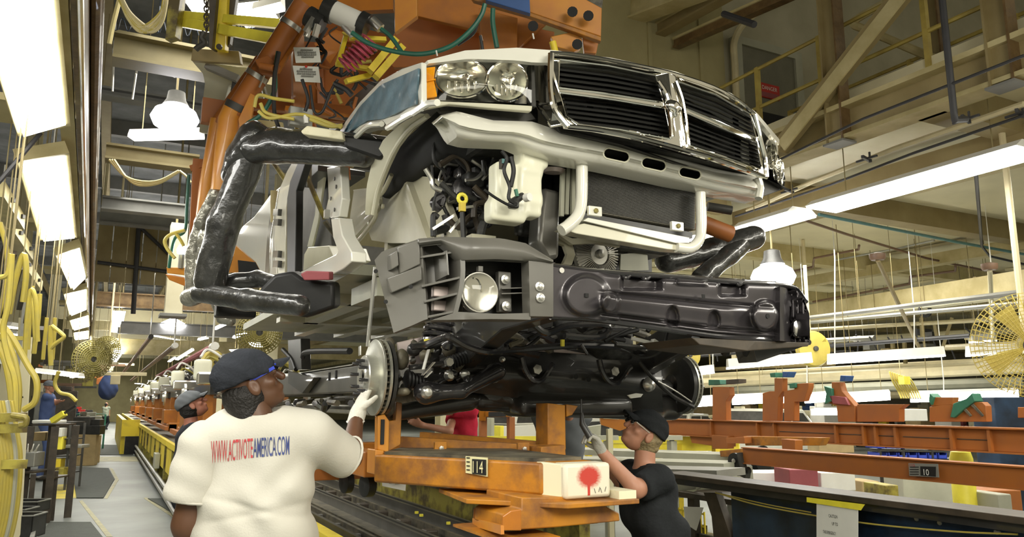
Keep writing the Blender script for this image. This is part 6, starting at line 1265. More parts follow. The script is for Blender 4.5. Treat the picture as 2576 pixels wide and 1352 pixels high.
mesh_join('body', [(body, .012), (hs, .0055), (hl_, .0045)], 'skin_dark', W)
gd_ = (ad((915, 990), 3.50)-wrR).normalized()
mesh_join('glove', [(s_union([hand_sdf(wrR+gd_*.01, gd_, cv(.6, .6, .1), -1, .35, 1.12), s_cap(wrR-gd_*.02, wrR+gd_*.02, .036, .036)], .01), .0045)], 'glove', W, 'white work glove on the raised right hand')
MB().tube([wrR-gd_*.018+(RT*math.cos(k*PI/8)+V(0, 0, 0)+FW*math.sin(k*PI/8))*.037 for k in range(16)], .004, 6, closed=True).build('glove_cuff', 'white', W, smooth=True)
pants = s_union([s_box(V(c0.x, c0.y, .93), (.20, .15, .13), .12, YR), chain([hips[0], kn[0], an[0]+V(0, 0, .03)], [.125, .085, .075]), chain([hips[1], kn[1], an[1]+V(0, 0, .03)], [.125, .085, .075])], .04); blob('trousers', pants, .016, 'cloth_navy', W); shoes(W, an, V(sy_, cy_, 0))
r1, r2 = np.array(RT), np.array(V(sy_, cy_, 0)); c_np = np.array(c0)
def folds(p):
    x = (p-c_np)@r1; z = p[..., 2]
    f_ = .008*np.sin(34*(z+.55*x)+2.5*np.sin(9*x))*np.exp(-((z-1.16)/.10)**2)
    f_ += .007*np.sin(44*(z-.9*x)+1.5*np.sin(7*z))*np.exp(-((x-.13)/.09)**2)*np.exp(-((z-1.28)/.12)**2)
    f_ += .007*np.sin(40*(x*.9+z*.5))*np.exp(-((x+.17)/.07)**2)*np.exp(-((z-1.25)/.13)**2)
    f_ += .012*np.exp(-((z-1.18+.25*x)/.012)**2)*np.exp(-((x-.02)/.22)**2)*.6 + .010*np.exp(-((z-1.145-.18*x)/.012)**2)*np.exp(-((x-.02)/.18)**2)*.6
    return f_+.0015*np.sin(23*x+31*z)
shirt = s_union([s_box(ad((650, 1155), 2.98), (.205, .115, .20), .11, YR), s_box(ad((640, 1290), 2.96), (.215, .15, .16), .13, YR), s_box(ad((640, 1390), 2.96), (.235, .17, .16), .14, YR), s_cap(shL+V(0, 0, -.005), nk-V(0, 0, .045), .070, .070), s_cap(shR, nk-V(0, 0, .045), .072, .070),
                 s_cap(shR, ad((862, 1148), 3.14), .092, .086)], .05)
shirt = s_disp(shirt, folds); shirt = s_half(shirt, ad((480, 1262), 2.90), ad((474, 1290), 2.9)-ad((486, 1225), 2.90)) if False else shirt
cutR = s_half(s_cap(ad((850, 1145), 3.12), ad((960, 1190), 3.3), .2, .2), ad((884, 1150), 3.16), -(ad((884, 1152), 3.16)-ad((800, 1120), 3.05)))
cutL = s_half(s_cap(ad((488, 1230), 2.9), ad((460, 1400), 2.9), .155, .13), ad((482, 1262), 2.9), V(0, 0, 1)-RT*.05)
cutN = s_ell(nk+V(0, 0, .045), (.075, .075, .055)); bb_ = shirt.bb
shirt = s_cut(shirt, cutR, .004); shirt = s_cut(shirt, cutN, .006)
# the left sleeve ends above the elbow, beside the torso
slv = s_half(s_disp(s_cap(shL+V(0, 0, -.01), ad((482, 1235), 2.90), .088, .096), lambda p: .003*np.sin(p[..., 2]*60+p[..., 0]*30), .01), ad((482, 1262), 2.9), V(0, 0, -1)-RT*.15)
SH = mesh_join('t_shirt', [(shirt, .0075), (slv, .0075)], 'cloth_white', W, 'white T-shirt with a red and blue web address')
for (p, d, r, ax_) in ((ad((877, 1149), 3.155), (ad((884, 1152), 3.16)-ad((800, 1120), 3.05)), .082, 0), (ad((482, 1257), 2.9), V(0, 0, -1)-RT*.15, .094, 0)):
    d = d.normalized(); a = d.orthogonal().normalized(); b = d.cross(a); MB().tube([p+(a*math.cos(k*PI/12)+b*math.sin(k*PI/12))*r for k in range(24)], .005, 6, closed=True).build('sleeve_hem', 'cloth_white', SH, smooth=True)
from mathutils.bvhtree import BVHTree
bpy.context.view_layer.update(); bvh = BVHTree.FromObject(SH, bpy.context.evaluated_depsgraph_get()); so = wloc(SH)
def print_on(s, ax0, ax1, m, nm_):
    """lettering laid on the cloth along a baseline between two pixels"""
    (bx0, by0, h0), (bx1, by1, h1) = ax0, ax1; mb = text_mb(s, (0, 0, 0), (1, 0, 0), (0, 1, 0), 1, 1, 0, .004); out = MB(); vs = []
    for v in mb.v:
        px = bx0+(bx1-bx0)*v.x; h = h0+(h1-h0)*v.x; py = by0+(by1-by0)*v.x-h*v.y; d = ray(px, py).normalized(); hit = bvh.ray_cast(CAM-so, d)
        vs.append((hit[0]+so-d*.0025) if hit[0] else ad((px, py), 2.85))
    out.add(vs, mb.f); out.build(nm_, m, SH)
print_on('WWW.ACTIVOTE', (531, 1168, 58), (636, 1153, 50), M.setdefault('ink_red', mat('ink_red', (.50, .06, .07), rough=.8, var=.2, scale=60)), 'red_lettering')
print_on('AMERICA.COM', (637, 1153, 50), (728, 1145, 48), M.setdefault('ink_blue', mat('ink_blue', (.05, .07, .22), rough=.8, var=.2, scale=60)), 'blue_lettering')
cap_hat(q, R, 1.12, W, 'cloth_navy', 'dark charcoal cap', -.004)
hair = s_union([s_ell(q(0, -.035, -.02), (.083, .088, .085), R), s_ell(q(0, -.065, -.075), (.060, .045, .05), R), s_cap(q(-.03, -.06, -.09), q(.03, -.06, -.09), .03, .03)], .03)
hair = s_disp(hair, lambda p: .0015*np.sin(p[..., 2]*90+p[..., 0]*60), .005); hair = s_half(hair, q(0, .012, 0), hf*1.0+hu*.0); blob('hair', hair, .007, 'hair_black', W)
for k in (-1, 1): bar('glasses_temple', M.setdefault('blue_frame', mat('blue_frame', (.02, .05, .5), rough=.3)), W, q(.080*k, -.01, .018), q(.076*k, .085, .022), .004, .012)
tube('glasses_rim', 'blue_frame', W, [q(-.07, .092, .03), q(-.03, .112, .03), q(.03, .112, .03), q(.07, .092, .03)], .004, 6)
# ---------------------------------------------------------------- man reaching up at the right
def worker(label, px, d, face, hup, shirt_m, pants_m, skin_m, hat_m, arms, zfoot=0.0, hs_=1.0, lean=V(0, 0, 0), hips_px=None, glv=None, hair_m=None, sleeve=.55, res=.012, specs=False, facing=None, headoff=.20):
    c = ad(px, d); f_ = facing or face; ff = V(f_.x, f_.y, 0).normalized(); side = ff.cross(V(0, 0, 1))
    w_ = thing('person', label, 'person', (c.x+lean.x, c.y+lean.y, 0)); hsdf, q, R = head_sdf(c, face, hup, hs_); base = V(c.x, c.y, 0)+V(lean.x, lean.y, 0)
    zs = c.z-headoff; sh = [V(c.x, c.y, zs)-side*.17, V(c.x, c.y, zs)+side*.17]; zp = max(.55, zs-.52); pel = base+V(0, 0, zp); hip = [pel-side*.09, pel+side*.09]; kb = ff*(.10+.5*max(0, .93-zp)); kne = [V(h.x, h.y, .03+zp*.52)+kb for h in hip]; ank = [V(h.x, h.y, .09) for h in hip]
    SR = Matrix((side, ff, V(0, 0, 1))).transposed(); ch = V(c.x, c.y, zs-.13)+lean*.25
    torso = [s_box(ch, (.165, .10, .16), .09, SR), s_box(pel+V(0, 0, .14)+ff*.01, (.145, .10, .2), .09, SR), s_cap(sh[0], sh[1], .055, .055)]; legs = [chain([hip[i], kne[i], ank[i]], [.085, .058, .04]) for i in (0, 1)]
    A = []; G_ = []; S_ = [];
    for i, (el, wr, hd, curl) in enumerate(arms):
        A.append(chain([sh[i], el, wr], [.052, .043, .029])); hnd = hand_sdf(wr, hd, ff.lerp(V(0, 0, 1), .3), 1 if i else -1, curl)
        (G_ if (glv and i in glv) else A).append(hnd); m1 = sh[i].lerp(el, sleeve*1.15); S_.append(s_half(s_cap(sh[i], m1+(el-sh[i]).normalized()*.1, .072, .072), m1, el-sh[i]))
    neck = s_cap(V(c.x, c.y, zs-.02), c-V(0, 0, .06)-face*.02, .06, .054)
    mesh_join('body', [(s_union(torso+legs+[neck]+[a for a in A], .03), res*.9), (hsdf, .0065)], skin_m, w_)
    if G_: mesh_join('glove', [(s_union(G_, .01), .005)], 'glove_grey', w_)
    sf = s_disp(s_union([s_box(ch, (.182, .118, .175), .10, SR), s_box(pel+V(0, 0, .15), (.165, .125, .20), .10, SR), s_cap(sh[0], sh[1], .072, .072)]+S_, .035), lambda p: .0035*np.sin(p[..., 2]*38+p[..., 0]*22+2*np.sin(p[..., 1]*15)), .005)
    sf = s_cut(sf, s_ell(V(c.x, c.y, zs+.075), (.07, .07, .055)), .005); blob('shirt', sf, res, shirt_m, w_)
    blob('trousers', s_union([s_box(pel-V(0, 0, .02), (.16, .12, .12), .1, SR)]+[chain([hip[i], kne[i], ank[i]+V(0, 0, .02)], [.10, .075, .065]) for i in (0, 1)], .04), res*1.2, pants_m, w_); shoes(w_, ank, ff)
    if hair_m: blob('hair', s_half(s_disp(s_union([s_ell(q(0, -.035, .0), (.082, .085, .09), R), s_cap(q(0, -.07, -.05), q(0, -.075, -.10), .045, .03)], .03), lambda p: .003*np.sin(p[..., 2]*120), .004), q(0, .005, 0), face), .007, hair_m, w_)
    if hat_m: cap_hat(q, R, 1.06*hs_, w_, hat_m, None)
    if specs:
        for k in (-1, 1):
            MB().tube([q(.033*k+.024*math.cos(a*PI/6), .100, .012+.016*math.sin(a*PI/6)) for a in range(12)], .0025, 5, closed=True).build('glasses_rim', 'chrome_soft', w_, smooth=True)
            MB().add([q(.033*k+.022*math.cos(a*PI/6), .102, .012+.015*math.sin(a*PI/6)) for a in range(12)], [tuple(range(12))]).build('glasses_lens', 'lens', w_); bar('glasses_temple', 'chrome_soft', w_, q(.058*k, .095, .014), q(.078*k, 0, .014), .003, .005)
    return w_, q, R, sh
fr = cv(-.72, -.30, .62); ur = cv(.60, .1, .80)
MR = worker('person in black T-shirt and cap looking up, gloved fist raised with a tool', (1616, 1092), 4.15, fr, ur, 'cloth_black', 'cloth_black', 'skin_fair', 'cloth_black',
       [(ad((1600, 1232), 3.85), ad((1516, 1140), 3.85), cv(-.45, -.05, .8), .95), (ad((1625, 1262), 4.45), ad((1560, 1215), 4.5), cv(-.6, .1, .7), .5)], lean=RT*.08, glv=(0,), hair_m='hair_blond', specs=True, facing=cv(-.8, -.25, 0), sleeve=.7, headoff=.22)[0]
t = tag(MB().tube([ad((1484, 1100), 3.82), ad((1465, 1068), 3.84), ad((1463, 1040), 3.86)], [.018, .016, .008], 10).tube([ad((1463, 1040), 3.86), ad((1462, 1005), 3.88)], .005, 6).build('hand_driver', 'black_plastic', smooth=True), 'dark hand driver held upright in the gloved fist at right', 'tool')
worker('person in navy shirt and grey cap looking up behind the white T-shirt', (486, 1022), 6.6, cv(.70, .30, .60), cv(-.58, -.1, .78), 'cloth_navy', 'cloth_navy', 'skin_pink', 'cloth_grey',
       [(ad((455, 1200), 6.6), ad((470, 1270), 6.5), cv(.1, 0, -1), .4), (ad((600, 1130), 7.0), ad((640, 1060), 7.3), cv(.3, .2, .8), .4)], hair_m='hair_black', hs_=1.0, res=.016, facing=cv(.8, .4, 0), headoff=.21)
worker('person in red T-shirt and jeans bending in behind the orange carrier', (1165, 985), 8.4, cv(-.6, -.5, .3), cv(.3, .2, .9), 'cloth_red', 'denim', 'skin_fair', None,
       [(ad((1100, 1035), 8.1), ad((1065, 1000), 8.0), cv(-.3, 0, .9), .4), (ad((1130, 1085), 8.0), ad((1060, 1070), 7.9), cv(-.9, 0, .3), .4)], hair_m='hair_blond', res=.016, facing=cv(-.7, -.5, 0), headoff=.21, sleeve=.5)
worker('person in grey blue overalls mostly hidden behind the orange centre post', (1412, 985), 6.2, cv(.3, .8, .2), cv(0, 0, 1), 'cloth_grey', 'cloth_grey', 'skin_fair', 'cloth_navy',
       [(ad((1375, 1110), 6.2), ad((1380, 1170), 6.1), cv(0, 0, -1), .4), (ad((1440, 1090), 6.2), ad((1430, 1040), 6.0), cv(0, 0, 1), .4)], res=.018, facing=cv(.3, .8, 0))
ft = az((268, 1083), 0.0)
worker('person in sage shirt and dark trousers walking far down the aisle', (268, 1018), 46, cv(.1, 1, 0), V(0, 0, 1), 'cloth_sage', 'cloth_black', 'skin_fair', None,
       [(ad((262, 1034), 46), ad((262, 1044), 46), V(0, 0, -1), .3), (ad((275, 1034), 46), ad((275, 1044), 46), V(0, 0, -1), .3)], hair_m='hair_black', res=.022, facing=cv(.1, 1, 0))
worker('person in blue working among the far benches left of the aisle', (125, 975), 16, cv(.8, .2, 0), V(0, 0, 1), 'blue_cloth', 'blue_cloth', 'skin_fair', 'cloth_grey',
       [(ad((118, 1010), 16), ad((128, 1018), 16), cv(1, 0, 0), .3), (ad((135, 1010), 16), ad((145, 1010), 16), cv(1, 0, 0), .3)], res=.022, facing=cv(.8, .2, 0))
# ================================================================== RIGHT: SECOND CARRIER LINE
def qx(p, X): return ax(p, X)
def px_(pts, X, m, nm_, par, th=.1, **k): k.setdefault('bevel', .004); return MB().prism([ax(p, X) for p in pts], (th, 0, 0)).build(nm_, m, par, smooth=True, **k)
C2 = thing('carrier_rail', 'long orange carrier beam with tall brackets, crossing behind the right-hand man', 'carrier', (6.5, 5, 1.1))
box('beam', 'orange_dull', C2, 6.5, 6.62, 2.6, 8.6, 1.16, 1.34, bevel=.005); box('top_flange', 'orange_dull', C2, 6.44, 6.68, 2.6, 8.6, 1.34, 1.352); box('bottom_flange', 'orange_dull', C2, 6.44, 6.68, 2.6, 8.6, 1.148, 1.16)
for px in (1792, 1908, 1950, 2105, 2175, 2205, 2255, 2395, 2490): c = ax((px, 1080), 6.49); box('stiffener', 'orange_dull', C2, 6.46, 6.5, c.y-.012, c.y+.012, 1.16, 1.34)
for a, b in ((1960, 2100), (2110, 2165), (2205, 2250), (2270, 2385), (2405, 2485)):
    c, e = ax((a, 1083), 6.495), ax((b, 1085), 6.495); box('grease_streak', 'brown_dark', C2, 6.494, 6.499, e.y, c.y, 1.245, 1.252)
U_ = (([(1792, 974), (1834, 974), (1836, 995), (1826, 1010), (1827, 1060), (1792, 1060)], 'orange_dull'), ([(1918, 990), (1936, 985), (1948, 985), (1948, 952), (1968, 952), (1968, 985), (1958, 1000), (1956, 1060), (1918, 1060)], 'orange_dull'),
      ([(1972, 985), (1998, 980), (1998, 966), (2034, 964), (2034, 975), (2022, 1010), (1998, 1012), (1998, 1060), (1972, 1060)], 'orange_dull'), ([(2092, 962), (2112, 962), (2118, 985), (2140, 1010), (2150, 1022), (2150, 1062), (2108, 1062), (2104, 1022), (2078, 1012), (2092, 990)], 'orange_dull'),
      ([(2156, 1018), (2276, 1018), (2262, 1030), (2262, 1062), (2156, 1062)], 'orange_dull'), ([(2338, 1024), (2380, 1018), (2470, 1012), (2480, 1022), (2482, 1062), (2338, 1062)], 'orange_dull'), ([(2340, 1000), (2398, 1000), (2396, 1020), (2342, 1022)], 'orange_dull'), ([(2560, 1025), (2590, 1025), (2590, 1052), (2560, 1052)], 'orange_dull'))
for q_, m in U_: px_(q_, 6.52, m, 'bracket', C2, .08)
for q_, m in (([(1782, 956), (1810, 956), (1812, 968), (1782, 970)], 'green'), ([(1826, 956), (1858, 954), (1858, 964), (1826, 968)], 'brown_dark'), ([(1936, 940), (1950, 938), (1950, 950), (1938, 950)], 'green'), ([(1968, 936), (1984, 936), (1978, 950), (1968, 950)], 'blue'), ([(1985, 966), (2000, 964), (2000, 976), (1986, 978)], 'green'),
             ([(2072, 972), (2092, 978), (2094, 1008), (2074, 1018), (2078, 990)], 'green'), ([(2114, 945), (2128, 946), (2124, 960), (2112, 960)], 'blue'), ([(2338, 990), (2348, 1000), (2342, 1020), (2336, 1010)], 'green'), ([(2398, 1016), (2430, 1004), (2445, 990), (2452, 1010), (2425, 1030), (2400, 1052), (2390, 1050)], 'green'), ([(2085, 995), (2125, 1000), (2135, 1020), (2095, 1016)], 'maroon')):
    px_(q_, 6.49, m, 'rubber_pad', C2, .12)
for x0 in (2410, 2440): px_([(x0, 1020), (x0+30, 1050), (x0+35, 1046), (x0+8, 1016)], 6.5, 'grime', 'grease_patch', C2, .01)
px_([(1735, 1098), (1790, 1100), (1835, 1115), (1835, 1125), (1790, 1122), (1740, 1115)], 6.5, 'orange_dull', 'lower_shoe', C2); px_([(1790, 1095), (1830, 1098), (1830, 1130), (1792, 1130)], 6.4, 'orange_dull', 'lower_bracket', C2)
px_([(1826, 1102), (1872, 1100), (1873, 1117), (1828, 1116)], 5.8, 'orange_dull', 'channel_end', C2, .3); px_([(1870, 1098), (2070, 1102), (2060, 1122), (1875, 1122)], 5.9, 'orange_rust', 'swing_arm', C2, .1); px_([(1965, 1105), (2000, 1108), (2000, 1140), (1968, 1138)], 5.7, 'orange_dull', 'hinge_block', C2, .1)
C3 = thing('lower_rail', 'lower orange rail with caster wheel and plate numbered 10', 'carrier', (5.3, 4, 1.0))
a_, b_ = ax((1878, 1160), 5.3), ax((2576, 1205), 5.3); bar('beam', 'orange_dull', C3, V(5.3, a_.y, 1.075), V(5.3, 1.4, 1.075), .08, .13); box('flange', 'orange_dull', C3, 5.24, 5.36, 1.4, a_.y, 1.14, 1.15); box('flange', 'orange_dull', C3, 5.24, 5.36, 1.4, a_.y, 1.0, 1.01)
px_([(1810, 1135), (1880, 1128), (1880, 1150), (1812, 1150)], 5.5, 'orange_rust', 'rail_end', C3, .06)
for p, r in (((1851, 1160), .072), ((1878, 1185), .035), ((1860, 1190), .03)):
    c = ax(p, 5.25); wl = lathe('caster_wheel', 'black_rubber', C3, [(.001, -.03), (r*.3, -.03), (r*.35, -.02), (r, -.025), (r, .025), (r*.35, .02), (.001, .03)], c, (1, .15, 0), 20); lathe('wheel_hub', 'steel', wl, [(r*.3, -.034), (.001, -.04)], c, (1, .15, 0), 10)
bar('fork', 'grey_dark', C3, ax((1862, 1140), 5.25), ax((1872, 1185), 5.25), .06, .03); bar('fork', 'grey_dark', C3, ax((1855, 1185), 5.25), ax((1882, 1198), 5.25), .06, .05)
def X5(p): return ax(p, 5.235)
np_ = MB().prism([X5(p) for p in ((2286, 1166), (2360, 1168), (2363, 1202), (2288, 1198))], (-.003, 0, 0)).build('number_plate', 'grey_metal', C3); MB().prism([X5(p)-V(.003, 0, 0) for p in ((2316, 1174), (2355, 1175), (2355, 1200), (2317, 1197))], (-.002, 0, 0)).build('plate_field', 'plate_black', np_)
text_mb('10', X5((2326, 1196))-V(.0, 0, 0), (0, -1, 0), (0, 0, 1), .042, .040, .008).build('lettering', 'white', np_)
for y0 in (1176, 1182, 1188, 1194): bar('plate_mark', 'plate_black', np_, X5((2290, y0))-V(.004, 0, 0), X5((2312, y0))-V(.004, 0, 0), .002, .006)
text_mb('115', X5((2290, 1174))-V(.0, 0, 0), (0, -1, 0), (0, 0, 1), .018, .04, .005).build('lettering', 'red', np_)
# ---------------------------------------------------------------- blue machine bed
BM = thing('blue_machine', 'dark blue machine bed with a black top rail, front right corner', 'machine', (4.0, 3, 0))
def bx_(p): return ax(p, 4.0)
box('top_rail', 'brown_dark', BM, 3.88, 4.12, .4, 5.0, .985, 1.02, bevel=.004); box('rail_lip', 'black_paint', BM, 3.92, 4.08, .4, 5.2, .94, .985)
box('side_panel', 'blue_deep', BM, 4.0, 4.05, .4, 4.35, .55, .94); box('lower_panel', 'blue_deep', BM, 4.02, 4.05, .4, 2.9, .2, .56); box('skirt', 'black_paint', BM, 4.05, 4.5, .4, 4.3, .02, .25)
for y in (.8, 2.0, 3.2, 4.2): bar('bed_leg', 'black_paint', BM, (4.12, y, .02), (4.12, y, .95), .1, .1)
MB().prism([ax(p, 4.0) for p in ((1770, 1240), (1800, 1240), (1838, 1352), (1800, 1400), (1790, 1300))], (.06, 0, 0)).build('end_casting', 'brown_dark', BM)
for p in ((2306, 1306), (2364, 1316)): lathe('panel_bolt', 'steel', BM, [(.014, 0), (.012, -.006), (.001, -.008)], ax(p, 3.998), (1, 0, 0), 8)
wire = spline([ax(p, 3.95) for p in ((1800, 1240), (1900, 1270), (2050, 1298), (2200, 1320), (2400, 1338), (2560, 1345))]); tube('pull_cord', 'hose_yellow', BM, wire, .005, 6); tube('pull_cord', 'hose_yellow', BM, spline([ax(p, 3.95) for p in ((1800, 1240), (1930, 1270), (2040, 1290))]), .004, 6)
lathe('cord_eye', 'steel', BM, [(.016, 0), (.016, .01), (.008, .02)], ax((2510, 1338), 3.97), (-1, 0, 0), 8)
nt = MB().prism([ax(p, 3.86) for p in ((2054, 1268), (2158, 1280), (2158, 1400), (2054, 1400))], (.004, 0, 0)).build('paper_notice', 'paper'); tag(nt, 'white paper notice taped with yellow tape on the blue machine', 'sign')
tp_ = MB().prism([ax(p, 3.855) for p in ((2030, 1252), (2176, 1270), (2166, 1285), (2030, 1264))], (-.003, 0, 0)).build('yellow_tape', 'tape_yellow', nt)
for s_, y0, x0, w_ in (('CAUTION', 1302, 2086, .050), ('UP TO', 1322, 2094, .034), ('THE EMERGENCY', 1342, 2072, .075)):
    text_mb(s_, ax((x0, y0), 3.86), (0, -1, 0), (0, 0, 1), .018, w_*1.25, .004).build('lettering', 'plate_black', nt)
t = tag(MB().prism([ax(p, 4.3) for p in ((1650, 1235), (1715, 1252), (1792, 1216), (1700, 1205))], (0, .03, .004)).build('sheet_tray', 'grey_green'), 'bare sheet metal tray on the table beside the black T-shirt', 'tray')
TB2 = thing('steel_table', 'dark steel table frame between the right-hand man and the blue machine', 'table', (4.3, 4.5, 0))
for px in (1690, 1745): c = ax((px, 1330), 4.3); box('leg', 'brown_dark', TB2, 4.28, 4.34, c.y-.04, c.y+.04, .0, .80)
box('top', 'brown_dark', TB2, 4.2, 4.6, 3.9, 5.2, .80, .84); box('rail', 'black_paint', TB2, 4.3, 4.34, 3.9, 5.2, .45, .52); box('shelf', 'white', TB2, 4.4, 4.7, 4.0, 5.2, .35, .37)
tag(MB().prism([ax(p, 4.2) for p in ((1722, 1276), (1770, 1278), (1752, 1336), (1728, 1320))], (.004, .02, 0)).build('hanging_sheet', 'paper'), 'pale sheet hanging under the steel table', 'sheet')
# yellow wire baskets under the bed
def basket(p, X, w_, lab):
    c = ax(p, X); t = thing('wire_basket', lab, 'basket', (X, c.y, 0)); z = c.z
    box('bottom', 'yellow_dirty', t, X, X+.3, c.y-w_, c.y, z-.25, z-.24)
    for k in range(9): y = c.y-w_*k/8; bar('wire', 'yellow', t, (X, y, z-.25), (X, y, z), .012, .012)
    for zz in (z-.02, z-.13): bar('rim', 'yellow', t, (X, c.y, zz), (X, c.y-w_, zz), .016, .016)
    box('side_plate', 'yellow_dirty', t, X+.02, X+.03, c.y-w_, c.y, z-.24, z-.12)
    for k in range(3): bar('foot', 'yellow_dirty', t, (X+.1, c.y-w_*k/2-.01*(1-k), z-.25), (X+.1, c.y-w_*k/2-.01*(1-k), 0), .03, .03)
    return t
basket((1860, 1300), 4.6, .75, 'yellow wire basket seen under the blue machine bed'); basket((1700, 1276), 4.9, .4, 'yellow wire basket behind the steel table legs')
tag(MB().prism([ax(p, 4.55) for p in ((1975, 1318), (2018, 1320), (2018, 1400), (1975, 1400))], (.01, 0, 0)).build('white_card', 'cardboard'), 'pale card hanging beside the yellow wire basket', 'card')
# ---------------------------------------------------------------- far right floor
def bxd(p0, p1, d, dep, m, nm_, lab, cat, floor=False, group=None):
    a, b = ad(p0, d), ad(p1, d); r_ = (V(b.x-a.x, b.y-a.y, 0)).normalized(); w_ = V(b.x-a.x, b.y-a.y, 0).length; n = V(-r_.y, r_.x, 0); z0, z1 = (0.0 if floor else b.z), a.z
    q = [V(a.x, a.y, z0), V(a.x, a.y, z0)+r_*w_, V(a.x, a.y, z0)+r_*w_+n*dep, V(a.x, a.y, z0)+n*dep]; o = MB().prism(q, (0, 0, z1-z0)).build(nm_, m, bevel=.01)
    return tag(o, lab, cat, group) if lab else o
def far_pickup(px, d, s, lab, rot):
    SS = s
    c = az(px, 0.0) if d is None else V(*ad(px, d).to_tuple()[:2], 0); t = thing('pickup_truck', lab, 'truck', c)
    R_ = Matrix.Rotation(rot, 3, 'Z')
    def pr_(pts, y0, y1, m, nm_, par=t): return MB().prism([c+R_ @ V(x, y0, z)*SS for x, z in pts], R_ @ V(0, y1-y0, 0)*SS).build(nm_, m, par, bevel=.03, smooth=True)
    b_ = pr_([(-2.7, .55), (2.7, .55), (2.75, .95), (2.6, 1.15), (1.3, 1.2), (-2.7, 1.15)], -.95, .95, 'white_truck', 'body'); pr_([(1.25, 1.18), (.6, 1.75), (-.9, 1.78), (-1.1, 1.18)], -.82, .82, 'white_truck', 'cab')
    [pr_(g, y0, y0+.005, 'grey_dark', 'side_glass', b_) for y0 in (-.84, .835) for g in ([(1.02, 1.24), (.55, 1.64), (.02, 1.66), (.02, 1.24)], [(-.08, 1.24), (-.08, 1.66), (-.78, 1.66), (-.92, 1.24)])]; pr_([(-1.08, 1.24), (-1.14, 1.24), (-.94, 1.70), (-.90, 1.70)], -.7, .7, 'grey_dark', 'rear_glass', b_)
    for x in (-1.7, 1.75):
        for y in (-.92, .92): lathe('wheel', 'black_rubber', t, [(a_*SS, b_*SS) for a_, b_ in ((.001, -.1), (.22, -.1), (.38, -.09), (.38, .09), (.22, .1), (.001, .1))], c+R_ @ V(x, y, .38)*SS, R_ @ V(0, 1, 0), 16)
    box('bumper', 'chrome_soft', b_, *(lambda q: (q.x-.1, q.x+.1, q.y-.1, q.y+.1, .5*SS, .7*SS))(c+R_ @ V(-2.75, 0, 0)*SS)); return t
far_pickup((1300, 1080), 22, .82, 'white pickup truck far off between the red shirt and the centre post', .35)
far_pickup((1935, 1080), 19, .80, 'white pickup truck behind the orange bracket rail', .15); far_pickup((1560, 1095), 16, .72, 'white pickup truck close behind the right-hand man', 2.2); far_pickup((1725, 1095), 24, .7, 'white truck seen under the orange rail right of the cap', .3)
for x0, x1, y0, y1, d, m, lab in ((1425, 1462, 1038, 1078, 14, 'blue', 'blue cabinet with a small white label beside the centre post'), (1420, 1440, 1090, 1118, 12, 'yellow_bright', 'yellow bollard post right of the orange centre post'), (1258, 1268, 1072, 1108, 12, 'yellow_bright', 'yellow post before the far pickup truck'), (1236, 1244, 1052, 1108, 11.5, 'grey_green', 'grey green post left of the far pickup truck'),
        (1985, 2060, 1182, 1224, 8.5, 'maroon', 'pinkish red panel under the lower orange rail'), (2064, 2154, 1190, 1236, 8.6, 'paper', 'white board right of the pinkish panel'), (2226, 2262, 1222, 1250, 8.2, 'yellow_dirty', 'small yellow machine case under the rail'), (2060, 2150, 1114, 1140, 11, 'cardboard', 'long cardboard tray between the two orange rails'),
        (2500, 2590, 1000, 1110, 10.5, 'blue_deep', 'dark blue cabinet at the right edge behind the rail'), (1810, 1990, 1190, 1212, 9, 'white', 'white machine case behind the caster wheel'), (2270, 2400, 1200, 1262, 8.8, 'grey_green', 'pale grey green case left of the yellow bollard'), (2168, 2215, 1212, 1248, 9.2, 'cardboard', 'brown carton beside the white board'),
        (1505, 1532, 1100, 1120, 11, 'white', 'small white box on the far yellow rail'), (2480, 2576, 1235, 1300, 7, 'orange_dull', 'orange block low at the right edge behind the blue machine'), (2510, 2550, 1245, 1300, 6.6, 'grey_green', 'grey case beside the orange block at the right edge'), (2262, 2335, 1030, 1060, 11, 'paper', 'bright printed carton behind the orange brackets'), (2000, 2040, 1185, 1200, 9.5, 'grey_metal', 'grey plate on the far counter')):
    nm_ = {'cabinet': 'cabinet', 'bollard': 'bollard', 'post': 'post', 'panel': 'panel_board', 'board': 'board'}.get(lab.split()[1] if lab.split()[1] in ('cabinet', 'post', 'board') else '', 'machine_case'); bxd((x0, y0), (x1, y1), d, .4, m, nm_, lab, 'case', floor=(y1 > 1075 and m not in ('paper', 'cardboard')))
bl = thing('bollard', 'thick yellow bollard with rounded top rising behind the lower orange rail', 'bollard', (*ad((2422, 1200), 6.9).to_tuple()[:2], 0)); c = ad((2422, 1200), 6.9); lathe('post', 'yellow_bright', bl, [(.1, 0), (.095, ad((2422, 1155), 6.9).z), (.08, ad((2422, 1138), 6.9).z), (.001, ad((2422, 1132), 6.9).z)], V(c.x, c.y, 0), (0, 0, 1), 20); lathe('collar', 'yellow', bl, [(.11, 0), (.11, .06), (.1, .06)], V(c.x, c.y, 0), (0, 0, 1), 20)
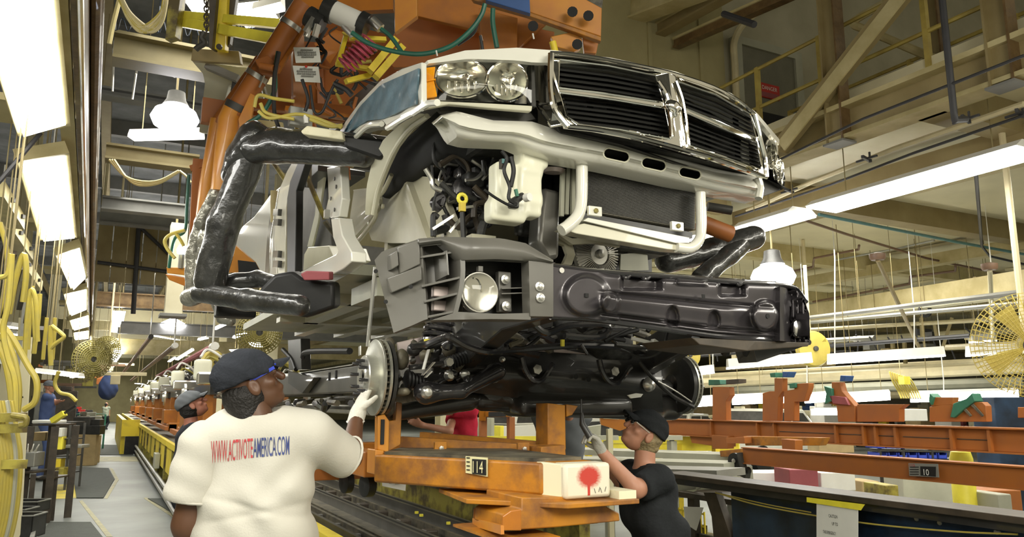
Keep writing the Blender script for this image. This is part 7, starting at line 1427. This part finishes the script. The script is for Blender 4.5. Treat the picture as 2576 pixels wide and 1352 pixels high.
# blue bins
rk = thing('bin_rack', 'black rack carrying two rows of blue bins behind the orange rails', 'rack', ad((2300, 1150), 9.5)); rk.location.z = 0
for px in (2210, 2268, 2340, 2400): bar('rack_post', 'grey_dark', rk, V(*ad((px, 1100), 9.5).to_tuple()[:2], 0), ad((px, 1095), 9.5), .03, .03)
for y0 in (1132, 1152): bar('rack_shelf', 'grey_dark', rk, ad((2200, y0), 9.6), ad((2405, y0+4), 9.6), .3, .02)
for r_, (y0, n) in enumerate(((1114, 8), (1140, 7))):
    for k in range(n):
        x0 = 2205+k*25+r_*6; a = ad((x0, y0), 9.45); b = ad((x0+22, y0+15), 9.45); t = MB()
        r1_ = V(b.x-a.x, b.y-a.y, 0); n_ = V(-r1_.y, r1_.x, 0).normalized()*.25; q = [V(a.x, a.y, b.z), V(a.x, a.y, b.z)+r1_, V(a.x, a.y, b.z)+r1_+n_, V(a.x, a.y, b.z)+n_]
        t.prism(q, (0, 0, .01)); h = a.z-b.z
        for i, f_ in enumerate((.6, 1, 1, 1)): e = (q[(i+1) % 4]-q[i]); t.prism([q[i], q[i]+e, q[i]+e+V(0, 0, h*f_), q[i]+V(0, 0, h*f_)], (V(-e.y, e.x, 0).normalized()*.008))
        tag(t.build('parts_bin', 'blue_bin'), 'open blue parts bin in the %s row of the rack, number %s from the left' % ('upper' if not r_ else 'lower', ['one', 'two', 'three', 'four', 'five', 'six', 'seven', 'eight'][k]), 'bin', 'blue parts bins')
# yellow guard rails and grey counters
gr = thing('guard_rail', 'low yellow guard rail running behind the orange carrier, with posts', 'railing', (*ad((1500, 1120), 10.5).to_tuple()[:2], 0))
for y0 in (1108, 1126): bar('rail', 'yellow_bright', gr, ad((1225, y0-2), 11.2), ad((1860, y0), 9.6), .05, .09)
for px in (1300, 1480, 1650, 1705, 1800): b = ad((px, 1118), 11-.0025*(px-1225)); bar('post', 'yellow', gr, V(b.x, b.y, 0), b, .07, .07)
for px in (1690, 1530): b = ad((px, 1110), 8.8); t = thing('pedestal', 'grey T-shaped pedestal at the %s of the far counter' % ('right' if px > 1600 else 'left'), 'stand', (b.x, b.y, 0)); bar('column', 'grey_green', t, (b.x, b.y, 0), b, .08, .08); bar('head', 'grey_green', t, ad((px-25, 1102), 8.8), ad((px+25, 1102), 8.8), .1, .05); bar('knob', 'grey_dark', t, b, b+V(0, 0, .06), .04, .04)
ct = thing('steel_counter', 'long grey green steel counter running behind the right-hand man', 'counter', (*ad((1650, 1180), 8).to_tuple()[:2], 0))
for k, (ya, yb_, m) in enumerate(((1132, 1150, 'grey_green'), (1156, 1172, 'grey_green'), (1176, 1190, 'grey_metal'))): bar('counter_step', m, ct, ad((1380, ya), 9.4-.7*k), ad((1860-10*k, yb_), 7.9-.7*k), .45, .06)
bar('counter_body', 'grey_green', ct, ad((1420, 1200), 9.2), ad((1870, 1215), 7.8), .5, .30)
for px in (1450, 1640, 1840): b = ad((px, 1200), 9-.0028*(px-1450)); bar('counter_leg', 'grey_metal', ct, V(b.x, b.y, 0), b, .08, .08)
tag(MB().bar(ad((1533, 1080), 6.8), V(*ad((1533, 1150), 6.8).to_tuple()[:2], 0), .05, .03).build('slotted_post', 'slab'), 'pale slotted steel post just left of the right-hand man\'s face', 'post')
oc = thing('far_carrier', 'orange carrier with a numbered plate behind the right-hand man\'s cap', 'carrier', ad((1560, 1060), 9))
for pts, m in (([(1508, 1022), (1592, 1020), (1600, 1070), (1560, 1085), (1512, 1070)], 'orange'), ([(1600, 1020), (1690, 1030), (1690, 1060), (1600, 1060)], 'orange_dull')): MB().prism([ad(p, 9) for p in pts], FW*.12).build('frame', m, oc, bevel=.004)
pp = MB().prism([ad(p, 8.95) for p in ((1518, 1032), (1558, 1032), (1558, 1056), (1518, 1054))], FW*.01).build('number_plate', 'plate_cream', oc); MB().prism([ad(p, 8.93) for p in ((1536, 1036), (1556, 1036), (1556, 1054), (1536, 1053))], FW*.01).build('plate_field', 'plate_black', pp)
text_mb('101', ad((1538, 1052), 8.91), RT, (0, 0, 1), .06, .07, .0).build('lettering', 'plate_cream', pp)
oc = thing('far_carrier', 'orange carrier frames beyond the red-shirted person', 'carrier', ad((1250, 1040), 10))
for pts in (([(1205, 1018), (1300, 1016), (1300, 1030), (1205, 1034)]), ([(1215, 1036), (1290, 1036), (1285, 1050), (1215, 1050)]), ([(1205, 1020), (1222, 1020), (1222, 1060), (1205, 1060)])): MB().prism([ad(p, 10) for p in pts], FW*.12).build('frame', 'orange', oc, bevel=.004)
box('slot', 'dark_void', oc, *(lambda c: (c.x-.12, c.x+.12, c.y-.02, c.y, c.z-.03, c.z+.03))(ad((1250, 1043), 9.9)))
for px in (1215, 1285): c = ad((px, 1050), 10.1); bar('frame_leg', 'orange_dull', oc, V(c.x, c.y, 0), c, .08, .08)
cd = thing('car_door', 'bare dark car door frame standing beyond the gloved fist', 'door', (*ad((1480, 1075), 12).to_tuple()[:2], 0)); tube('window_frame', 'grey_dark', cd, spline([ad(p, 12) for p in ((1456, 1110), (1458, 1075), (1470, 1052), (1495, 1042), (1515, 1045))]), .03); MB().prism([ad(p, 12) for p in ((1458, 1078), (1512, 1070), (1510, 1118), (1462, 1120))], FW*.05).build('door_panel', 'grey_green', cd)
for i in range(70):   # far stock standing on the floor beyond the counters
    px = R3.uniform(1225, 2560); d = R3.uniform(26, 42); h = R3.uniform(.5, 1.7); c = ad((px, 1040), d); s = R3.uniform(.15, .5); m = ['white', 'grey_green', 'orange_dull', 'blue', 'yellow', 'grey_dark', 'cream_paint', 'paper', 'grey_metal', 'maroon', 'white', 'cardboard'][i % 12]
    t = MB().box(c.x-s, c.x+s, c.y-.3, c.y+.3, .1, h).box(c.x-s*.8, c.x-s*.6, c.y-.2, c.y+.2, 0, .1).box(c.x+s*.6, c.x+s*.8, c.y-.2, c.y+.2, 0, .1).box(c.x-s*.7, c.x+s*.2, c.y-.2, c.y+.2, h, h+.15); tag(t.build('stock_container', m, bevel=.02), 'container among the far stock beyond the yellow guard rail, many alike', 'container', 'far stock containers')
# ================================================================== LEFT AISLE SIDE
def stand(lab, p0, p1, d, dep, m, shelf=(.3, .8), nm_='work_bench', th=.05, items=()):
    a, b = ad(p0, d), ad(p1, d); r_ = V(b.x-a.x, b.y-a.y, 0); n = V(-r_.y, r_.x, 0).normalized()*dep; z = a.z; t = thing(nm_, lab, 'bench', (a.x, a.y, 0))
    for q in (V(a.x, a.y, 0), V(a.x, a.y, 0)+r_, V(a.x, a.y, 0)+r_+n, V(a.x, a.y, 0)+n): bar('leg', m, t, q+V(0, 0, .0), q+V(0, 0, z-.03), th, th)
    for f_ in tuple(shelf)+(1,): zz = z*f_-.02; MB().prism([V(a.x, a.y, zz), V(a.x, a.y, zz)+r_, V(a.x, a.y, zz)+r_+n, V(a.x, a.y, zz)+n], (0, 0, .02)).build('shelf' if f_ < 1 else 'top', m, t)
    return t
stand('tall dark steel stand with paper on top beside the left aisle', (78, 1068), (140, 1068), 10.4, .5, 'brown_dark', (.45,), 'steel_stand', .09)
stand('low dark table carrying a grey vise block at the left', (0, 1188), (85, 1186), 10.0, .5, 'brown_dark', (.4,), 'low_table', .06)
stand('black wire rack with yellow boxes left of the aisle', (142, 1062), (178, 1066), 14.2, .5, 'grey_dark', (.25, .5, .75), 'wire_rack', .04)
stand('green bench with tools far left of the aisle', (165, 1042), (235, 1044), 26, .8, 'green', (.5,), 'green_bench', .06)
for (p0, p1, d, m, nm_, lab, cat) in (((80, 1058), (138, 1066), 10.5, 'paper', 'paper_stack', 'pale papers lying on the tall dark stand', 'paper'), ((180, 1094), (236, 1172), 19.5, 'cardboard', 'carton', 'big brown carton standing at the left edge of the aisle', 'box'), ((232, 1096), (250, 1165), 20.5, 'cardboard', 'carton', 'narrow brown carton behind the big one', 'box'),
        ((178, 1072), (250, 1094), 19.6, 'black_plastic', 'black_tray', 'black tray of parts on top of the big carton', 'tray'), ((185, 1050), (225, 1072), 19.7, 'grey_dark', 'parts_case', 'dark parts case on the black tray', 'case'), ((226, 1056), (250, 1072), 19.8, 'black_plastic', 'parts_case', 'small black case beside the dark parts case', 'case'),
        ((42, 1140), (85, 1176), 10.1, 'grey_metal', 'vise_block', 'grey vise block on the low dark table', 'vise'), ((140, 1100), (156, 1132), 14.0, 'yellow_bright', 'yellow_box', 'upper yellow box in the black wire rack', 'box'), ((128, 1156), (150, 1190), 14.0, 'yellow', 'yellow_box', 'middle yellow box in the black wire rack', 'box'), ((125, 1178), (158, 1200), 13.8, 'yellow_dirty', 'yellow_box', 'lowest yellow box in the black wire rack', 'box'),
        ((140, 1078), (155, 1100), 14.0, 'paper', 'white_bottle', 'white container on top of the wire rack', 'container'), ((165, 1120), (205, 1128), 14.0, 'grey_metal', 'flat_tray', 'flat grey tray sticking out of the wire rack', 'tray'), ((85, 1088), (112, 1110), 10.8, 'cardboard', 'carton', 'small brown carton on the tall dark stand shelf', 'box')):
    bxd(p0, p1, d, .3, m, nm_, lab, cat, floor=(nm_ == 'carton' and p1[1] > 1150))
for k in range(5): q = ad((52+k*9, 1128), 10.2); tag(MB().lathe([(.012, 0), (.018, .02), (.008, .05), (.008, .11), (.001, .12)], q-V(0, 0, .06), (.2*(k-2), 0, 1), 8).build('hand_tool', 'steel_bright', smooth=True), 'bright hand tool standing in the vise block, %s from the left' % ['first', 'second', 'third', 'fourth', 'fifth'][k], 'tool', 'tools in the vise block')
lv = thing('yellow_grip', 'yellow grip tool on a black rod above the tall dark stand', 'tool', ad((150, 1050), 10.4)); bar('grip', 'yellow_bright', lv, ad((132, 1060), 10.4), ad((163, 1040), 10.4), .08, .07); bar('rod', 'black_plastic', lv, ad((163, 1040), 10.4), ad((192, 1022), 10.4), .03, .03)
for i, (p0, p1, d) in enumerate((((-20, 1300), (78, 1356), 8.2), ((10, 1264), (92, 1290), 9.4), ((-10, 1284), (60, 1298), 8.9))):
    a, b = ad(p0, d), ad(p1, d); r_ = V(b.x-a.x, b.y-a.y, 0); n = V(-r_.y, r_.x, 0).normalized()*.3; t = thing('crate', ['black crate with a white badge at the lower left corner', 'black crate at the back of the lower left pile', 'thin black crate squeezed between the other two'][i], 'crate', (a.x, a.y, b.z)); q = [V(a.x, a.y, b.z), V(a.x, a.y, b.z)+r_, V(a.x, a.y, b.z)+r_+n, V(a.x, a.y, b.z)+n]; h = a.z-b.z
    MB().prism(q, (0, 0, .01)).build('bottom', 'black_plastic', t)
    for j in range(4): e = q[(j+1) % 4]-q[j]; MB().prism([q[j], q[(j+1) % 4], q[(j+1) % 4]+V(0, 0, h), q[j]+V(0, 0, h)], V(-e.y, e.x, 0).normalized()*.012).build('side', 'black_plastic', t); bar('rim', 'grey_metal', t, q[j]+V(0, 0, h), q[(j+1) % 4]+V(0, 0, h), .02, .012)
    if not i:
        c = ad((12, 1334), 8.15); bd = lathe('badge', 'white', t, [(.04, 0), (.04, .004), (.001, .004)], c, -FW, 5)
# crate stand
cs = thing('crate_rack', 'dark metal rack edge under the lower left crates', 'rack', (*ad((60, 1352), 8.6).to_tuple()[:2], 0)); bar('edge', 'grey_metal', cs, ad((98, 1292), 9.4), ad((80, 1356), 8.0), .04, .04)
for p, d in (((92, 1310), 9.3), ((20, 1310), 9.6)): b = ad(p, d); bar('leg', 'brown_dark', cs, V(b.x, b.y, 0), b, .05, .05)
# yellow air hoses hanging at the left
HP = [([(-10, 700), (20, 690), (30, 640), (22, 760), (8, 830), (20, 900), (38, 960), (40, 1060)], 3.6, .013), ([(0, 560), (18, 640), (10, 740), (-6, 800)], 4.2, .013), ([(22, 790), (40, 700), (60, 640), (66, 690), (58, 760)], 5.0, .018), ([(-10, 800), (30, 850), (70, 920), (92, 960), (88, 1010), (60, 1032)], 4.0, .016), ([(5, 830), (35, 900), (48, 980), (42, 1060)], 3.9, .014),
      ([(-8, 860), (15, 920), (28, 1000), (28, 1070)], 3.7, .014), ([(95, 860), (90, 760), (78, 730), (68, 800), (62, 900)], 5.6, .016), ([(130, 820), (155, 840), (160, 850), (140, 865), (125, 880)], 6.2, .016), ([(128, 820), (126, 870), (128, 920)], 6.2, .018), ([(118, 800), (112, 860), (108, 905)], 6.4, .015), ([(138, 800), (136, 850), (132, 905)], 6.4, .015), ([(88, 850), (84, 790), (80, 740), (86, 730)], 6.0, .015), ([(100, 740), (96, 800), (85, 890)], 6.2, .018), ([(82, 720), (76, 790), (70, 880)], 6.0, .015),
      ([(148, 935), (138, 965), (150, 988), (175, 995), (192, 1010)], 7.5, .018)]
for i, (pts, d, r) in enumerate(HP):
    hz = MB().tube(spline([ad(p, d) for p in pts]), r, 8).build('air_hose', 'hose_yellow', smooth=True); tp0 = max([ad(p, d) for p in pts], key=lambda v: v.z); hang(hz, tp0)
    tag(hz, 'yellow air hose hanging at the left, %s of the fifteen from the left edge inwards' % ['first', 'second', 'third', 'fourth', 'fifth', 'sixth', 'seventh', 'eighth', 'ninth', 'tenth', 'eleventh', 'twelfth', 'thirteenth', 'fourteenth', 'last'][i], 'hose', 'yellow air hoses')
hr = thing('hose_rack', 'close yellow and grey hose bundle bulging in at the lower left edge', 'hose', (*ad((20, 1250), 2.6).to_tuple()[:2], 0))
for k in range(8):
    o = k*8; tube('hose_loop', 'hose_yellow' if k not in (5,) else 'grey_green', hr, spline([ad(p, 2.6+.03*k) for p in ((o-30, 1010), (o-18, 1080), (o-8, 1150), (o-12, 1240), (o-24, 1320), (o-46, 1400))]), .012 if k != 5 else .016, 8)
for y0 in (1052, 1080, 1170): bar('clamp', 'yellow_dirty', hr, ad((-20, y0), 2.6), ad((62, y0-2), 2.7), .03, .03)
tube('hook', 'yellow_dirty', hr, spline([ad(p, 2.6) for p in ((30, 1045), (50, 1048), (66, 1052), (64, 1068), (50, 1072))]), .010)
lp = thing('workstation_post', 'grey white post with punched plate among the yellow hoses', 'post', (*ad((60, 1000), 8.4).to_tuple()[:2], 0)); bar('shaft', 'slab', lp, V(*ad((62, 1100), 8.4).to_tuple()[:2], 0), ad((66, 800), 8.4), .13, .1); bar('punched_plate', 'slab', lp, ad((52, 1022), 8.3), ad((52, 985), 8.3), .12, .02); bar('conduit', 'steel', lp, ad((42, 960), 8.3), ad((68, 700), 8.3), .03, .03)
for p in ((50, 990), (56, 1000), (50, 1012)): lathe('punched_hole', 'dark_void', lp, [(.012, 0), (.012, .003), (.001, .003)], ad(p, 8.24), -FW, 8)
sg = tag(MB().prism([ad(p, 6.0) for p in ((-12, 862), (38, 864), (38, 916), (-12, 916))], FW*.01).build('red_lettered_sign', 'paper'), 'pale sign with red letters NE and P at the left edge', 'sign')
text_mb('NE', ad((8, 888), 5.98), RT, UP, .05, .066, 0, .01).build('lettering', 'red', sg); text_mb('P', ad((16, 908), 5.98), RT, UP, .045, .03, 0, .01).build('lettering', 'red', sg); bar('sign_stay', 'hose_yellow', sg, ad((-12, 850), 6.0), ad((60, 852), 6.0), .03, .03)
for k, (x0, x1, y0, y1) in enumerate(((0, 40, 475, 560), (25, 65, 560, 640), (50, 90, 640, 720))):
    t = thing('cable_tray', 'cream cable tray segment with clamps stepping down at the upper left, %s' % ['nearest', 'middle', 'farthest'][k], 'tray', ad((x0, y0), 6)); bar('pan', 'cable_cream', t, ad((x0-15, y0), 5+k), ad((x1, y1), 6+k), .12, .10)
    for f_ in (.3, .8): c = ad((x0-15, y0), 5+k).lerp(ad((x1, y1), 6+k), f_); bar('clamp', 'pipe_dark', t, c-RT*.09, c+RT*.09, .03, .03); bar('clamp_rod', 'pipe_grey', t, c, c+V(0, 0, .25), .012, .012)
tag(MB().tube([ad((102, 335), 4.2), ad((0, 455), 4.0), ad((-40, 500), 4.0)], .012, 6).build('hanging_cable', 'pipe_dark', smooth=True), 'dark cable stretched under the nearest left tube light', 'cable')
for k in range(9): tag(MB().bar(ad((8+k*14, 560+k*38), 6.5), ad((-20+k*17, 640+k*34), 6.7), .04, .04).build('roof_brace', 'brown_dark'), 'dark brace in the lattice left of the tube lights', 'brace', 'lattice braces at the left')
for i in range(52):
    px = R3.uniform(80, 236) if i % 3 else R3.uniform(80, 190); py = R3.uniform(1000, 1058); d = R3.uniform(22, 42); s = R3.uniform(.1, .35); c = ad((px, py), d); m = ['grey_dark', 'orange_dull', 'grey_green', 'grey_dark', 'brown_dark', 'blue_deep', 'grime', 'grey_metal', 'red', 'teal'][i % 10]
    c = ad((px, 1015), d); h = R3.uniform(.5, 1.3) if i % 3 else R3.uniform(1.4, 2.0); m = m if i % 3 else ['grey_dark', 'brown_dark', 'grey_metal'][i % 9//3]; tag(MB().box(c.x-s, c.x+s, c.y-.3, c.y+.3, .08, h).box(c.x-s*.9, c.x-s*.7, c.y-.1, c.y+.1, 0, .08).box(c.x+s*.7, c.x+s*.9, c.y-.1, c.y+.1, 0, .08).box(c.x-s*.5, c.x+s*.5, c.y-.2, c.y+.1, h, h+.12).build('machine_case', m, bevel=.02), 'machine case among the far work benches left of the aisle, many alike', 'case', 'far machine cases at the left')
tag(blob('hanging_cover', s_disp(s_union([s_ell(ad((272, 978), 24), (.28, .28, .36)), s_cap(ad((272, 960), 24), ad((272, 940), 24), .2, .08)], .1), lambda p: .01*np.sin(p[..., 2]*20+p[..., 0]*30)), .04, 'blue_cloth'), 'blue cover hanging over the far end of the aisle', 'cover')
# far stacked line: chassis on orange carriers
def far_chassis(y, lab):
    t = thing('far_chassis', lab, 'chassis', (2.0, y, 1.0))
    for x in (1.35, 2.5): box('frame_rail', 'black_paint', t, x-.05, x+.05, y-1.0, y+2.2, 1.67, 1.81)
    blob('engine', s_union([s_box((1.95, y+.4, 2.03), (.35, .5, .2), .06), s_box((1.95, y-.1, 1.85), (.2, .4, .15), .05), s_ell((1.6, y+.2, 2.2), (.15, .3, .12))], .05), .05, 'clutter_dark', t)
    for x, s in ((1.02, -1), (2.85, 1)): lathe('brake_disc', 'steel_bright', t, [(.001, .03), (.09, .03), (.10, 0), (.17, 0), (.17, -.03), (.05, -.03)], (x, y-.2, 1.67), (s, 0, 0), 20)
    blob('white_tank', s_box((1.20, y-.85, 2.02), (.12, .08, .15), .03), .03, 'tank', t); box('bumper', 'chrome_soft', t, 1.1, 2.8, y-1.15, y-1.05, 1.80, 1.98, bevel=.03)
    for k in range(14): c = V(R3.uniform(1.1, 2.7), y+R3.uniform(-.9, .9), R3.uniform(1.85, 2.3)); tube('hose', R3.choice(('steel_bright', 'black_rubber', 'steel', 'white', 'yellow_dirty')), t, spline([c, c+V(.1, .1, .12), c+V(.28, .05, .02), c+V(.35, .2, -.1)]), R3.choice((.02, .035, .05)), 6)
    for k in range(9): c = V(R3.uniform(1.05, 2.7), y+R3.uniform(-.9, .5), R3.uniform(1.7, 2.2)); s = R3.uniform(.05, .12); lathe('engine_part', R3.choice(('steel', 'chrome_soft', 'grey_dark', 'steel_bright')), t, [(s, 0), (s*1.1, s), (s*.5, s*1.4), (.001, s*1.5)], c, (R3.uniform(-1, 1), -1, .3), 12)
    box('carrier_beam', 'orange', t, 1.1, 2.8, y-.9, y-.75, 1.02, 1.18, bevel=.01); box('carrier_beam', 'orange', t, 1.1, 1.25, y-.9, y+1.5, 1.02, 1.16, bevel=.01)
    for x in (1.25, 2.3): box('carrier_post', 'orange', t, x, x+.12, y-.85, y-.75, 1.18, 1.67); box('carrier_post', 'orange', t, x, x+.12, y+1.2, y+1.3, 1.16, 1.67)
    for x in (1.2, 2.4): box('carrier_foot', 'orange_dull', t, x, x+.2, y-.9, y-.7, .95, 1.02)
    box('carrier_box', 'orange', t, 1.05, 1.45, y-.2, y+.5, 1.16, 1.42, bevel=.01); box('side_rail', 'orange_dull', t, 1.02, 1.08, y-1.2, y+2.0, 1.05, 1.12)
    return t
fc = far_chassis(12.8, 'unfinished truck chassis on orange carrier next in line behind the woman\'s head')
for k, (y, n) in enumerate(((17.2, 'second'), (21.5, 'third'), (26, 'fourth'), (31, 'fifth'), (37, 'sixth'), (44, 'seventh'))): dup(fc, (0.02*k, y-12.8, 0), 'unfinished truck chassis on orange carrier, %s in the line going away' % n)
for i, (a, b, d0, d1, m) in enumerate((((378, 850), (292, 962), 20, 40, 'pipe_brown'), ((438, 872), (330, 958), 17, 34, 'pipe_brown'), ((535, 874), (395, 948), 12, 26, 'maroon'))):
    t = thing('overhead_tube', ['brown overhead tube running to the far aisle, leftmost of three', 'brown overhead tube with a pale tip, middle of three', 'reddish overhead tube with a pale tip, rightmost of three'][i], 'tube', ad(a, d0)); tube('shaft', m, t, [ad(a, d0), ad(b, d1)], .055); tube('tip', 'white' if i else 'grey_dark', t, [ad(a, d0)+(ad(a, d0)-ad(b, d1)).normalized()*.3, ad(a, d0)], .065)
    tube('drop_rod', 'steel', t, [ad(a, d0), V(ad(a, d0).x, ad(a, d0).y, 8.6)], .015)
for k, (x, y) in enumerate(((-1.9, 20), (-1.9, 32), (4.3, 24), (4.6, 38), (6.6, 16), (13, 18), (13, 30))):
    t = thing('building_column', 'cream steel column standing %s' % ['left of the aisle, nearer one', 'left of the aisle, farther one', 'beyond the line, nearer one', 'beyond the line, farther one', 'under the slab edge', 'right of the bin rack, nearer one', 'far right, behind the nearer column'][k], 'column', (x, y, 0)); h = 4.4 if x > 6.4 else 8.6
    box('web', 'slab', t, x-.02, x+.02, y-.14, y+.14, 0, h-.3*(x > 6.4)); box('flange', 'slab', t, x-.15, x+.15, y-.16, y-.14, 0, h-.3*(x > 6.4)); box('flange', 'slab', t, x-.15, x+.15, y+.14, y+.16, 0, h-.3*(x > 6.4)); box('base_plate', 'beam_grey', t, x-.2, x+.2, y-.2, y+.2, 0, .02)

hc_ = bpy.data.objects['hanging_cover']; hang(hc_, ad((272, 942), 24), r=.01)
box('opening_shade_box', 'dark_void', YC, .62, 1.0, 26.86, 26.9, .02, .55)  # dark box standing in for the shade inside the opening
for i in range(16):   # low pipes, hoists and lamps over the far left benches
    px = R3.uniform(85, 250); d = R3.uniform(16, 34); py = R3.uniform(905, 985); a = ad((px, py), d); L_ = R3.uniform(.4, 1.6)
    m = ['grey_dark', 'orange_dull', 'pipe_cream', 'yellow_dirty', 'grey_metal', 'pipe_brown'][i % 6]; o = MB().bar(a, a+V(L_, R3.uniform(-.5, .5), 0), .06, .10).box(a.x+L_*.3, a.x+L_*.3+.25, a.y-.1, a.y+.1, a.z-.3, a.z-.05).build('bench_hoist', m, bevel=.01)
    hang(o, a+V(L_*.4, 0, 0), r=.008); tag(o, 'small hoist bar hanging over the far left benches, many alike', 'hoist', 'hoists over the far left benches')
for k in range(16):
    d = 26+k*2.6; c = ad((300-k*2.2, 880+k*4.6), d); strip_light(c, c+V(0, 1.3, 0), .34, 'small lamp in the second far row over the line, %s from the camera' % ['1st', '2nd', '3rd', '4th', '5th', '6th', '7th', '8th', '9th', '10th', '11th', '12th', '13th', '14th', '15th', '16th'][k], 'second far lamp row', hood=False)
for k, (px, py, d) in enumerate(((640, 862, 20), (470, 926, 30), (512, 905, 26), (420, 945, 34), (455, 938, 32), (380, 958, 40), (345, 965, 46), (590, 880, 22))):
    c = ad((px, py), d); strip_light(c, c+V(.3, 1.4, 0), .30, 'small lamp among the roof girders over the far line, %s of eight' % ['1st', '2nd', '3rd', '4th', '5th', '6th', '7th', '8th'][k], 'lamps over the far line', hood=False)
